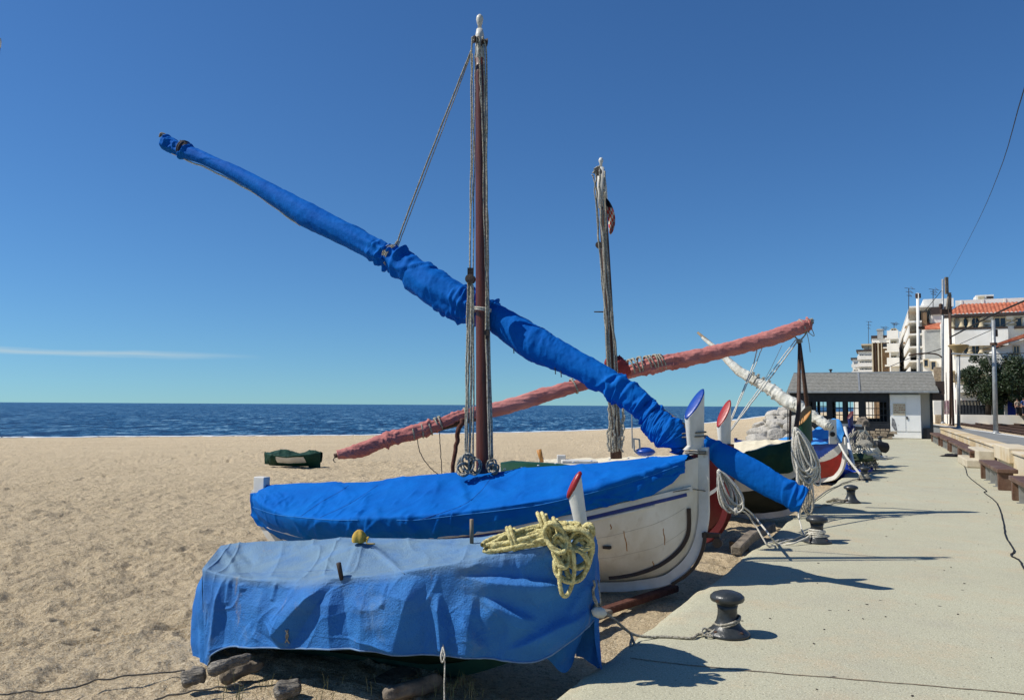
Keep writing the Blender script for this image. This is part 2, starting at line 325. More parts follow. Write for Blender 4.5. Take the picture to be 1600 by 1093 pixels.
# special materials -------------------------------------------------
def tile_mat():
    M = bpy.data.materials.new('terracotta_tiles'); M.use_nodes = True; t = M.node_tree; b = t.nodes['Principled BSDF']; b.inputs['Roughness'].default_value = .8
    co = N(t, 'ShaderNodeTexCoord'); n = N(t, 'ShaderNodeTexNoise'); n.inputs['Scale'].default_value = 2.5; n.inputs['Detail'].default_value = 3; t.links.new(co.outputs['Object'], n.inputs[0])
    r = N(t, 'ShaderNodeValToRGB'); t.links.new(n.outputs[0], r.inputs[0]); e = r.color_ramp.elements
    e[0].position = .35; e[0].color = (.30, .065, .03, 1); e[1].position = .65; e[1].color = (.48, .16, .08, 1); t.links.new(r.outputs[0], b.inputs['Base Color']); return M
K['tile'] = tile_mat()
def sand_mat():
    M = bpy.data.materials.new('coarse_beach_sand'); M.use_nodes = True; t = M.node_tree; b = t.nodes['Principled BSDF']; b.inputs['Roughness'].default_value = .95; b.inputs['Specular IOR Level'].default_value = .12
    co = N(t, 'ShaderNodeTexCoord'); P = co.outputs['Object']
    def noise(sc, det=5, ro=.6):
        n = N(t, 'ShaderNodeTexNoise'); n.inputs['Scale'].default_value = sc; n.inputs['Detail'].default_value = det; n.inputs['Roughness'].default_value = ro; t.links.new(P, n.inputs[0]); return n.outputs[0]
    def mr(x, a, b_, c=0, d=1):
        r = N(t, 'ShaderNodeMapRange'); t.links.new(x, r.inputs[0]); r.inputs[1].default_value = a; r.inputs[2].default_value = b_; r.inputs[3].default_value = c; r.inputs[4].default_value = d; return r.outputs[0]
    def mix(f, a, b_):
        x = N(t, 'ShaderNodeMixRGB')
        if isinstance(f, float): x.inputs[0].default_value = f
        else: t.links.new(f, x.inputs[0])
        for i, q in ((1, a), (2, b_)):
            if isinstance(q, tuple): x.inputs[i].default_value = (*q, 1)
            else: t.links.new(q, x.inputs[i])
        return x.outputs[0]
    c = mix(mr(noise(.35), .35, .65), (.76, .635, .43), (.66, .55, .37))
    c = mix(mr(noise(90, 2), .42, .62), c, (.52, .39, .235))
    c = mix(mr(noise(24, 5, .75), .50, .66, 0, .8), c, (.27, .20, .12))
    c = mix(mr(noise(55, 3), .62, .7, 0, .6), c, (.86, .80, .66))
    # damp sand near the water line
    sp = N(t, 'ShaderNodeSeparateXYZ'); t.links.new(P, sp.inputs[0])
    c = mix(mr(sp.outputs[2], -1.16, -1.26, 0, .6), c, (.20, .14, .09))
    t.links.new(c, b.inputs['Base Color'])
    h = mth(t, 'ADD', mth(t, 'MULTIPLY', noise(10, 6, .7), 1.0), mth(t, 'MULTIPLY', noise(2.2, 3), 1.2))
    bb = N(t, 'ShaderNodeBump'); bb.inputs['Strength'].default_value = 1; bb.inputs['Distance'].default_value = .095; t.links.new(h, bb.inputs['Height'])
    b2 = N(t, 'ShaderNodeBump'); b2.inputs['Strength'].default_value = .8; b2.inputs['Distance'].default_value = .032; t.links.new(noise(42, 4), b2.inputs['Height']); t.links.new(bb.outputs[0], b2.inputs['Normal'])
    t.links.new(b2.outputs[0], b.inputs['Normal']); return M
K['sand'] = sand_mat()
def conc_mat():
    M = bpy.data.materials.new('worn_concrete'); M.use_nodes = True; t = M.node_tree; b = t.nodes['Principled BSDF']; b.inputs['Roughness'].default_value = .9; b.inputs['Specular IOR Level'].default_value = .2
    co = N(t, 'ShaderNodeTexCoord'); P = co.outputs['Object']
    def noise(sc, det=5, ro=.6):
        n = N(t, 'ShaderNodeTexNoise'); n.inputs['Scale'].default_value = sc; n.inputs['Detail'].default_value = det; n.inputs['Roughness'].default_value = ro; t.links.new(P, n.inputs[0]); return n.outputs[0]
    def mr(x, a, b_, c=0, d=1):
        r = N(t, 'ShaderNodeMapRange'); t.links.new(x, r.inputs[0]); r.inputs[1].default_value = a; r.inputs[2].default_value = b_; r.inputs[3].default_value = c; r.inputs[4].default_value = d; return r.outputs[0]
    def mix(f, a, b_):
        x = N(t, 'ShaderNodeMixRGB'); t.links.new(f, x.inputs[0])
        for i, q in ((1, a), (2, b_)):
            if isinstance(q, tuple): x.inputs[i].default_value = (*q, 1)
            else: t.links.new(q, x.inputs[i])
        return x.outputs[0]
    c = mix(mr(noise(.6), .35, .65), (.47, .46, .335), (.415, .40, .29))
    c = mix(mr(noise(1.4, 7, .7), .50, .66, 0, .7), c, (.50, .38, .24))
    c = mix(mr(noise(.8, 7, .7), .50, .66, 0, .6), c, (.34, .32, .26))
    c = mix(mr(noise(75, 3), .44, .60), c, (.39, .37, .26))
    c = mix(mr(noise(110, 2), .58, .66, 0, .8), c, (.72, .69, .54))
    c = mix(mr(noise(50, 2), .63, .68, 0, .7), c, (.14, .13, .10))
    v = N(t, 'ShaderNodeTexVoronoi'); v.inputs['Scale'].default_value = 26; t.links.new(P, v.inputs['Vector'])
    c = mix(mr(v.outputs['Distance'], .13, .07, 0, .75), c, (.12, .11, .09))
    v2 = N(t, 'ShaderNodeTexVoronoi'); v2.inputs['Scale'].default_value = 2.6; t.links.new(P, v2.inputs['Vector'])
    c = mix(mr(v2.outputs['Distance'], .05, .03, 0, .9), c, (.06, .05, .045))
    t.links.new(c, b.inputs['Base Color'])
    bb = N(t, 'ShaderNodeBump'); bb.inputs['Strength'].default_value = .7; bb.inputs['Distance'].default_value = .006
    t.links.new(mth(t, 'ADD', noise(60, 4), mth(t, 'MULTIPLY', noise(8, 3), 1.5)), bb.inputs['Height']); t.links.new(bb.outputs[0], b.inputs['Normal']); return M
K['conc'] = conc_mat()
def sea_mat():
    M = bpy.data.materials.new('sea_water'); M.use_nodes = True; t = M.node_tree; b = t.nodes['Principled BSDF']
    b.inputs['Roughness'].default_value = .35; b.inputs['IOR'].default_value = 1.33; b.inputs['Specular IOR Level'].default_value = .12
    co = N(t, 'ShaderNodeTexCoord'); mp = N(t, 'ShaderNodeMapping'); mp.inputs['Scale'].default_value = (1.3, .42, 1); t.links.new(co.outputs['Object'], mp.inputs[0])
    def noise(sc, det=5, ro=.6):
        n = N(t, 'ShaderNodeTexNoise'); n.inputs['Scale'].default_value = sc; n.inputs['Detail'].default_value = det; n.inputs['Roughness'].default_value = ro; t.links.new(mp.outputs[0], n.inputs[0]); return n.outputs[0]
    r = N(t, 'ShaderNodeValToRGB'); t.links.new(mth(t, 'ADD', mth(t, 'MULTIPLY', noise(1.1, 9, .8), .5), mth(t, 'MULTIPLY', noise(.28, 9, .8), .5)), r.inputs[0]); e = r.color_ramp.elements
    e[0].position = .455; e[0].color = (.001, .014, .065, 1); e[1].position = .525; e[1].color = (.010, .095, .22, 1); e2 = e.new(.58); e2.color = (.28, .46, .58, 1)
    t.links.new(r.outputs[0], b.inputs['Base Color'])
    bb = N(t, 'ShaderNodeBump'); bb.inputs['Strength'].default_value = 1; bb.inputs['Distance'].default_value = .9
    t.links.new(noise(.9, 8, .65), bb.inputs['Height']); t.links.new(bb.outputs[0], b.inputs['Normal']); return M
K['sea'] = sea_mat()
def tarp_mat():
    M = bpy.data.materials.new('weathered_blue_tarp'); M.use_nodes = True; t = M.node_tree; b = t.nodes['Principled BSDF']; b.inputs['Roughness'].default_value = .8; b.inputs['Specular IOR Level'].default_value = .2
    co = N(t, 'ShaderNodeTexCoord'); P = co.outputs['Object']
    def noise(sc, det=5, ro=.6, st=(1, 1, 1)):
        mp = N(t, 'ShaderNodeMapping'); mp.inputs['Scale'].default_value = st; t.links.new(P, mp.inputs[0])
        n = N(t, 'ShaderNodeTexNoise'); n.inputs['Scale'].default_value = sc; n.inputs['Detail'].default_value = det; n.inputs['Roughness'].default_value = ro; t.links.new(mp.outputs[0], n.inputs[0]); return n.outputs[0]
    def mr(x, a, b_, c=0, d=1):
        r = N(t, 'ShaderNodeMapRange'); t.links.new(x, r.inputs[0]); r.inputs[1].default_value = a; r.inputs[2].default_value = b_; r.inputs[3].default_value = c; r.inputs[4].default_value = d; return r.outputs[0]
    def mix(f, a, b_):
        x = N(t, 'ShaderNodeMixRGB'); t.links.new(f, x.inputs[0])
        for i, q in ((1, a), (2, b_)):
            if isinstance(q, tuple): x.inputs[i].default_value = (*q, 1)
            else: t.links.new(q, x.inputs[i])
        return x.outputs[0]
    af = N(t, 'ShaderNodeAttribute'); af.attribute_name = 'fade'
    c = mix(mr(noise(3, 6), .35, .65), (.017, .13, .42), (.03, .18, .50))
    c = mix(mth(t, 'MULTIPLY', af.outputs['Fac'], mr(noise(5, 6, .65), .25, .6, .55, 1)), c, (.155, .25, .345))
    c = mix(mr(noise(2.2, 7, .7), .56, .72, 0, .5), c, (.17, .24, .30))
    c = mix(mr(noise(6, 6, .7, (1, 1, .35)), .63, .74, 0, .55), c, (.30, .24, .14))
    t.links.new(c, b.inputs['Base Color'])
    bb = N(t, 'ShaderNodeBump'); bb.inputs['Strength'].default_value = .7; bb.inputs['Distance'].default_value = .012
    t.links.new(mth(t, 'ADD', noise(90, 4), mth(t, 'MULTIPLY', noise(14, 4), 1.2)), bb.inputs['Height']); t.links.new(bb.outputs[0], b.inputs['Normal']); return M
K['tarp'] = tarp_mat()
def roofmat():
    M = bpy.data.materials.new('grey_slate_courses'); M.use_nodes = True; t = M.node_tree; b = t.nodes['Principled BSDF']; b.inputs['Roughness'].default_value = .9
    co = N(t, 'ShaderNodeTexCoord'); n = N(t, 'ShaderNodeTexNoise'); n.inputs['Scale'].default_value = 9; n.inputs['Detail'].default_value = 5; t.links.new(co.outputs['Object'], n.inputs[0])
    r = N(t, 'ShaderNodeValToRGB'); t.links.new(n.outputs[0], r.inputs[0]); e = r.color_ramp.elements
    e[0].position = .3; e[0].color = (.17, .165, .14, 1); e[1].position = .7; e[1].color = (.29, .28, .25, 1); t.links.new(r.outputs[0], b.inputs['Base Color']); return M
K['slate'] = roofmat()

# ---------------- ground: beach, sea, promenade ----------------
EDGE = [(-6, -1.9), (0, -1.75), (4.2, -1.62), (6.2, -1.52), (7.5, -1.40), (10, -1.28), (13, -1.09), (17.9, -.86), (24.6, -.51), (31, -.15), (38, .1), (40.5, -.6), (42.5, -4.5), (45, -6.2), (64, -6.5)]
SEA_Z = -1.2
SHORE = [(-900, 690), (-400, 686), (0, 683.2), (300, 681.3), (560, 679.3), (760, 676), (900, 672.5), (1030, 667), (1110, 660), (1160, 654.5), (1200, 649), (1240, 645.5), (1290, 643.5), (1340, 642.3)]
def shore_r(u):
    v = np.interp(u, [a for a, b in SHORE], [b for a, b in SHORE]); g = gnd(u, v, SEA_Z); return math.hypot(g.x, g.y)
def beach_z(x, y):
    r = np.hypot(x, y); u = CX + F * np.tan(np.clip(np.arctan2(x, y), -1.1, 1.0)); 
    us = np.linspace(-1000, 1345, 300); rs = np.array([shore_r(q) for q in us]); R = np.interp(u, us, rs)
    q = (r - 10) / np.maximum(R - 10, 5)
    z = np.where(q < 0, 0, np.where(q < 1, q ** 1.15, 1 + (q - 1) * 1.3))
    return -.22 - (-.22 - SEA_Z) * z
def bz(x, y): return float(beach_z(np.array([x]), np.array([y]))[0])
def make_beach():
    angs = np.radians(np.concatenate([np.linspace(-62, -36, 60)[:-1], np.linspace(-36, 20, 620), np.linspace(20, 38, 80)[1:]]))
    rr = np.concatenate([np.linspace(.3, 3.6, 30)[:-1], np.exp(np.linspace(math.log(3.6), math.log(30), 520)), np.exp(np.linspace(math.log(30), math.log(700), 150))[1:]])
    A, R = np.meshgrid(angs, rr); X = R * np.sin(A); Y = R * np.cos(A); Z = beach_z(X, Y)
    p = np.stack([X, Y, X * 0], -1)
    amp = np.clip(1.5 - R / 60, 0, 1.15)
    # trodden lumps: overlapping hollows and mounds
    l = np.abs(fbm(p * 3.1, 4, 3)) * .045 + fbm(p * 1.1, 2, 9) * .03 + np.abs(vn(p * 7.0, 21)) * .016 + vn(p * 15, 31) * .009 + vn(p * 28, 37) * .004
    # lump height varies slowly at random across the sand
    Z = Z + (l - .03) * amp * (.75 + .55 * vn(p * .22, 55))
    # footprints: a few people have walked along and down the beach
    r = random.Random(77)
    for (x0, y0, a, n) in ((-9, 8.5, 1.9, 34), (-3.2, 11, .9, 30), (-7, 6.2, 2.3, 26), (-12, 16, .2, 40), (-2, 17, 2.7, 34), (-5.5, 5.2, 1.2, 16), (-14, 24, .1, 40)):
        x, y = x0, y0
        for k in range(n):
            a += r.uniform(-.08, .08); x += math.sin(a) * .62; y += math.cos(a) * .62; sx = .09 * (1 if k % 2 else -1); px_, py_ = x + math.cos(a) * sx, y - math.sin(a) * sx
            if px_ > -.2 or y < 4.5: continue
            dx = X - px_; dy = Y - py_; mk = (np.abs(dx) < .45) & (np.abs(dy) < .45); dx, dy = dx[mk], dy[mk]; f = dx * math.sin(a) + dy * math.cos(a); s = dx * math.cos(a) - dy * math.sin(a)
            q = np.sqrt((f / .16) ** 2 + (s / .075) ** 2); Z[mk] += -.06 * np.exp(-q ** 4) + .022 * np.exp(-((q - 1.35) / .3) ** 2)
    mb = MB(); mb.grid(np.stack([X, Y, Z], -1)); return struct(mb.build('beach', K['sand'], smooth=True, base=(0, 0, 0)))
make_beach()
mb = MB(); v = []; 
for i, q in enumerate([-75, -40, -20, 0, 20, 40, 60]):
    pass
mb.add([(-12000, 20, SEA_Z), (9000, 20, SEA_Z), (9000, 14000, SEA_Z), (-12000, 14000, SEA_Z)], [(0, 1, 2, 3)])
struct(mb.build('sea', K['sea'], base=(0, 0, 0)))
# thin line of foam on the shore
mb = MB(); pts = []
for u in np.linspace(-300, 1200, 240):
    v = np.interp(u, [a for a, b in SHORE], [b for a, b in SHORE]); g = gnd(u, v - .1, SEA_Z + .03); k = 1 + .012 * vn(np.array([u * .06, 1, 0]), 5)
    pts.append((g.x * k, g.y * k, SEA_Z + .03))
wd = [.9 + .8 * abs(float(vn(np.array([i * .21, 0, 0]), 8))) for i in range(len(pts))]
mb.sweep(pts, (.0, 1, 0), wd, .05)
K['foam'] = mat('foam', (.80, .82, .82), (.55, .62, .66), 3, .6)
struct(mb.build('surf', K['foam'], base=(0, 0, 0)))
# land behind the wall, one deep sheet below everything
mb = MB(); mb.add([W(-30, -1.0, -.75), W(-30, 400, -.75), W(900, 400, -.75), W(900, -1, -.75), W(300, -6, -.75), W(66, -6, -.75)][::-1], [(0, 1, 2, 3, 4, 5)])
struct(mb.build('land', K['ballast'], base=(0, 0, 0)))
def make_prom():
    ss = np.concatenate([np.linspace(-6, 3, 20)[:-1], np.linspace(3, 20, 260)[:-1], np.linspace(20, 64, 150)]); V = []
    es = np.array([interp(s, EDGE) for s in ss]); es = es + .02 * vn(np.stack([ss * 1.5, ss * 0, ss * 0], -1), 4) + .008 * vn(np.stack([ss * 6, ss * 0, ss * 0], -1), 5)
    for s, e in zip(ss, es):
        row = []
        lip = .05 + .03 * float(vn(np.array([s * .7, 2, 0]), 6))
        for dt, z in ((-.10, -.6), (-.085, -.30), (-.06, -.12), (-.03, -lip), (0, -.025), (.06, -.008), (.14, 0)):
            row.append(W(s, e + dt, z + (.006 * float(vn(np.array([s * 9, dt * 30, 0]), 2)) if z < 0 else 0)))
        for t in np.linspace(e + .3, 2.88, 12): row.append(W(s, t, 0))
        V.append(row)
    mb = MB(); mb.grid(np.array([[list(p) for p in r] for r in V])[:, ::-1]); o = struct(mb.build('promenade', K['conc'], smooth=True, base=(0, 0, 0)))
    K['joint'] = mat('dark_joint_line', (.16, .13, .10), (.30, .22, .14), 12, .95)  # brown strip colour marks the joint line in the concrete
    for pts in ([(985, 1027), (1060, 1036), (1200, 1049), (1400, 1066), (1610, 1084)],):
        q = MB(); P = spline([tuple(gnd(a, b, .004)) for a, b in pts], 120)
        P[:, 1] += .008 * vn(np.stack([P[:, 0] * 9, P[:, 0] * 0, P[:, 0] * 0], -1), 3)
        q.sweep([tuple(p) for p in P], (0, 1, 0), [.006 + .006 * abs(float(vn(np.array([i * .4, 0, 0]), 9))) for i in range(120)], .002); q.build('expansion_joint', K['joint'], o)
    return o
prom = make_prom()
# parapet between promenade and station platform
tt = thing('parapet_wall', W(20, 3, 0), 'low ochre rendered parapet wall between the benches and the station platform', 'wall')
mb = MB(); mb.bx(-6, 45.4, 2.90, 3.30, -.3, .53); mods(mb.build('wall_body', K['stone'], tt), .02, 2)
mb = MB()
for s0 in np.arange(-6, 45, 2.85): mb.bx(s0, min(s0 + 2.82, 45.4), 2.86, 3.34, .532, .60)
mods(mb.build('coping', K['stone'], tt), .015, 2)
mb = MB(); mb.bx(22.0, 24.6, 2.80, 3.38, .30, .66); mods(mb.build('coping_step', K['stone'], tt), .02, 2)
# station platform (near)
def strip(pa, pb, z, name, m, dz=0):
    q = MB(); n = len(pa); q.add(list(pa) + list(pb), [(i, i + 1, n + i + 1, n + i) for i in range(n - 1)]); return q.build(name, m, base=(0, 0, 0))
pe = [W(-6, 9.4, .53), W(10, 7.6, .53)] + [gnd(u, v, .53) for u, v in ((1720, 701), (1600, 683), (1540, 674), (1480, 666), (1462, 663.5), (1440, 660))]
pi = [W(s, 3.34, .53) for s in (-6, 10, 25, 33, 40, 51, 58, 75)]
q = MB(); n = len(pe); q.add([p for p in pi] + pe + [Vector((p.x, p.y, -.7)) for p in pe], [(i, n + i, n + i + 1, i + 1) for i in range(n - 1)] + [(n + i, 2 * n + i, 2 * n + i + 1, n + i + 1) for i in range(n - 1)])
struct(q.build('station_platform', K['asphalt'], base=(0, 0, 0)))
q = MB(); q.sweep([p + Vector((0, 0, .008)) for p in pe], (1, -.3, 0), .28, .004); struct(q.build('platform_edge_line', mat('edge_line_paint', (.66, .65, .6), (.5, .49, .45), 3), base=(0, 0, 0)))
# rails
RZ = -.18
rails = [[(1430, 651.5), (1460, 655.5), (1502, 661), (1550, 668.3), (1600, 676), (1700, 692)], [(1430, 650), (1460, 653.3), (1502, 658), (1550, 664.6), (1600, 671.8), (1700, 686)],
         [(1430, 648.2), (1460, 650.8), (1502, 655), (1550, 660.8), (1600, 667), (1700, 680)], [(1430, 647.2), (1460, 649.2), (1502, 652.8), (1550, 657.9), (1600, 663.4), (1700, 674)]]
for i, lab in ((0, 'nearer of the two railway tracks beside the platform'), (2, 'farther railway track below the stone platform face')):
    tr = thing('railway_track', gnd(1600, 668, -.5), lab, 'railway track', 'railway tracks')
    A_ = spline([tuple(gnd(a, b, RZ)) for a, b in rails[i]], 60); B_ = spline([tuple(gnd(a, b, RZ)) for a, b in rails[i + 1]], 60)
    for L_ in (A_, B_):
        q = MB(); q.sweep([tuple(p) for p in L_], (1, -.3, 0), .10, .16); q.build('rail', K['rust'], tr)
    q = MB()
    for k in range(0, 60):
        for f in (0, .5):
            a = L1 = A_[k] * (1 - f) + A_[min(k + 1, 59)] * f; b = B_[k] * (1 - f) + B_[min(k + 1, 59)] * f; c = (a + b) / 2; d = Vector(b - a); 
            q.box((c[0], c[1], RZ - .14), (d.length * 1.5, .28, .12), d, Vector((-d.y, d.x, 0)))
    q.build('sleepers', K['rust'], tr)
# ballast bed and far platform
q = MB(); q.add([W(-6, 5, -.42), W(320, 5, -.42), W(320, 60, -.42), W(-6, 60, -.42)], [(0, 1, 2, 3)]); struct(q.build('track_bed', K['ballast'], base=(0, 0, 0)))
fp = [gnd(u, v, .85) for u, v in ((1800, 656), (1700, 651.5), (1600, 647.6), (1540, 645.4), (1500, 643.6), (1460, 642.0), (1420, 640.5))]
q = MB(); n = len(fp); bk = [p + Vector((PY * 60, -PX * 60 + 20, 0)) for p in fp]
q.add(fp + bk + [Vector((p.x, p.y, -.6)) for p in fp], [(i, i + 1, n + i + 1, n + i) for i in range(n - 1)] + [(i, 2 * n + i, 2 * n + i + 1, i + 1) for i in range(n - 1)], 0)
o = struct(q.build('far_platform', mat('far_platform_stone', (.50, .42, .28), (.33, .27, .18), 1.2, .9, .1, .6, 4), base=(0, 0, 0)))
q = MB(); q.sweep([p + Vector((0, 0, .03)) for p in fp], (1, -.3, 0), .9, .2); q.build('platform_coping', K['plaster2'], o)
def pp(l, n=40): return [tuple(p) for p in spline([tuple(at(u, v, Y)) for u, v, Y in l], n)]
def jit(P, a, f=6, seed=0):
    P = np.array(P); i = np.arange(len(P))[:, None] * .37 * f / 6
    return P + a * np.stack([vn(np.hstack([i, i * 0 + k * 9, i * 0]), seed + k) for k in range(3)], -1)
# ---------------- boat builder ----------------
ZS = [(0, 1.13), (.8, .86), (1.16, .76), (2.3, .57), (3.6, .44), (4.4, .42), (5.4, .52)]
KEEL = [(0, .52), (.04, .36), (.12, .21), (.25, .08), (.4, -.01), (.75, -.09), (1.2, -.12), (4.3, -.10), (4.9, -.03), (5.2, .10), (5.4, .34)]
class Hull:
    def __init__(s, bow, ax, L=5.4, B=.9, zs=ZS, kl=KEEL, dz=0):
        s.bow = Vector((bow[0], bow[1], 0)); s.a = Vector((ax[0], ax[1], 0)).normalized(); s.n = Vector((s.a.y, -s.a.x, 0))
        if s.n.y > 0: s.n = -s.n
        s.L, s.B, s.zt, s.kt, s.dz = L, B, [(x * L / 5.4, z) for x, z in zs], [(x * L / 5.4, z) for x, z in kl], dz
    def P(s, x, y, z): return s.bow + s.a * x + s.n * y + Vector((0, 0, z + s.dz))
    def b(s, x): return s.B * max(0, 1 - abs(2 * x / s.L - 1) ** 2.3) ** .8 + .02
    def zs(s, x): return interp(x, s.zt)
    def zk(s, x): return interp(x, s.kt)
    def w(s, x, z):
        zk = s.zk(x); q = min(1, max(0, (z - zk) / (s.zs(x) - zk))); e = np.interp(x / s.L, [0, .22, .8, 1], [1.05, .78, .74, .85])
        return s.b(x) * (1 - (1 - q) ** 1.7) ** e
    def xs(s, n=70):
        t = np.linspace(0, 1, n); return s.L * (t - .10 * np.sin(2 * np.pi * t) / 1.0)
    def shell(s, parent, mats, band, name='hull', nq=20):
        xs = s.xs(); rows = []
        for x in xs:
            zk, zs = s.zk(x), s.zs(x); r = []
            for j in range(-nq, nq + 1):
                q = abs(j) / nq; z = zk + (zs - zk) * q; y = s.w(x, z) * (1 if j >= 0 else -1); r.append(s.P(x, y, z))
            rows.append(r)
        V = np.array([[list(p) for p in r] for r in rows]); mb = MB()
        mb.grid(V, mi=lambda i, j: band(xs[i], abs(j + .5 - nq) / nq)); return mb.build(name, mats, parent, smooth=True)
    def deck(s, parent, m, x0=.1, x1=None, drop=.04, name='deck'):
        x1 = x1 or s.L - .1; V = []
        for x in np.linspace(x0, x1, 40):
            z = s.zs(x) - drop; w = s.w(x, z) - .01
            V.append([list(s.P(x, w * k, z + .05 * (1 - k * k))) for k in np.linspace(-1, 1, 7)])
        return MB().grid(np.array(V)).build(name, m, parent, smooth=True)
    def strake(s, parent, m, name, x0, x1, zf, h, out=.02, sides=(1, -1), n=60):
        mb = MB()
        for sd in sides:
            pts = []
            for x in np.linspace(x0, x1, n):
                z = zf(x); pts.append(s.P(x, sd * (s.w(x, z) + out / 2 - .004), z))
            mb.sweep(pts, (0, 0, 1), h, out)
        return mb.build(name, m, parent)
    def stem(s, parent, m, z_top=1.2, name='stem_post', wd=.07):
        pts = [s.P(-.035, 0, z) for z in np.linspace(z_top, s.kt[0][1] + .1, 6)]
        for x, z in s.kt[:6]: pts.append(s.P(x - .02, 0, z - .03))
        pts = [tuple(p) for p in spline(pts, 50)] + [tuple(s.P(x, 0, z - .05)) for x, z in s.kt[6:]] + [tuple(s.P(s.L + .03, 0, s.kt[-1][1])), tuple(s.P(s.L + .04, 0, s.zs(s.L) + .05))]
        return MB().sweep(pts, s.n, wd, .09).build(name, m, parent)
    def head(s, parent, mw, mc, z0, zt, zr, x0=-.05, x1=.18, ry=.085, sh=0, lean=0, capover=1.05, ha=(-.84, -.54), tp=.20):
        ha = Vector((ha[0], ha[1], 0)).normalized(); hn = Vector((-ha.y, ha.x, 0)); HP = lambda x, y, z: s.bow + ha * x + hn * y + Vector((0, 0, z + s.dz))
        """tall oblique-cut stem head: z0 foot, zt height of the front tip, zr height of rear rim"""
        cx = (x0 + x1) / 2; rx = (x1 - x0) / 2; n = 28; V = []; T = []
        for k, f in enumerate((0, .12, .3, .6, .85, 1)):
            row = []
            for j in range(n):
                a = 2 * math.pi * j / n; c, sn = math.cos(a), math.sin(a); sx = math.copysign(abs(c) ** .75, c); sy = math.copysign(abs(sn) ** .75, sn)
                g = (1 - tp + tp * f); xx = cx - rx * sx * (g if sx < 0 else 1); yy = ry * sy * (.55 + .45 * f)
                if k < 1 and sh and sx < 0: xx += sh
                ztop = zr + (zt - zr) * (x1 - xx) / (x1 - x0); z = z0 + (ztop - z0) * f; row.append(HP(xx + lean * (z - z0), yy, z))
            V.append([list(p) for p in row])
        mb = MB(); mb.grid(np.array(V), closed=True); mb.f.append(tuple(range(5 * n, 6 * n))); mb.mi.append(0); h = mb.build('stem_head', mw, parent); smooth_angle(h)
        q = MB(); C = []
        for f, dz in ((capover, 0), (capover * 1.01, .008), (capover, .016), (.9, .022), (.5, .026), (.02, .028)):
            row = []
            for j in range(n):
                a = 2 * math.pi * j / n; xx = cx - rx * math.cos(a) * f; yy = ry * math.sin(a) * f
                row.append(list(HP(xx + lean * (zr - z0 + .1), yy, zr + (zt - zr) * (x1 - xx) / (x1 - x0) + dz - .004)))
            C.append(row)
        q.grid(np.array(C), closed=True); q.f.append(tuple(range(n))[::-1]); q.mi.append(0); c = q.build('stem_cap', mc, parent, smooth=True); return h
def disp(V, fn):
    """displace a grid along its normals by fn(V)"""
    du = np.gradient(V, axis=0); dv = np.gradient(V, axis=1); nn = np.cross(du, dv); nn /= np.linalg.norm(nn, axis=-1, keepdims=True) + 1e-9
    return V + nn * fn[..., None]
def projuv(V):
    d = V - np.array([0, 0, EYE]); z = d @ np.array(fw); return CX + F * (d @ np.array(rt)) / z, CY - F * (d @ np.array(up)) / z
def folds(V, lst):
    """lst: (u0,v0,u1,v1, width_left, width_right, height) ridge along a line; profile asymmetric across it"""
    u, v = projuv(V); h = np.zeros(u.shape)
    for u0, v0, u1, v1, wl, wr, a in lst:
        L = math.hypot(u1 - u0, v1 - v0); tx, ty = (u1 - u0) / L, (v1 - v0) / L
        al = (u - u0) * tx + (v - v0) * ty; d = (u - u0) * -ty + (v - v0) * tx
        e = np.clip(np.minimum(al, L - al) / (.35 * L) + .15, 0, 1); e = e * e * (3 - 2 * e)
        h = h + a * e * np.where(d > 0, np.exp(-(d / wl) ** 2), np.exp(-(d / wr) ** 2))
    return h
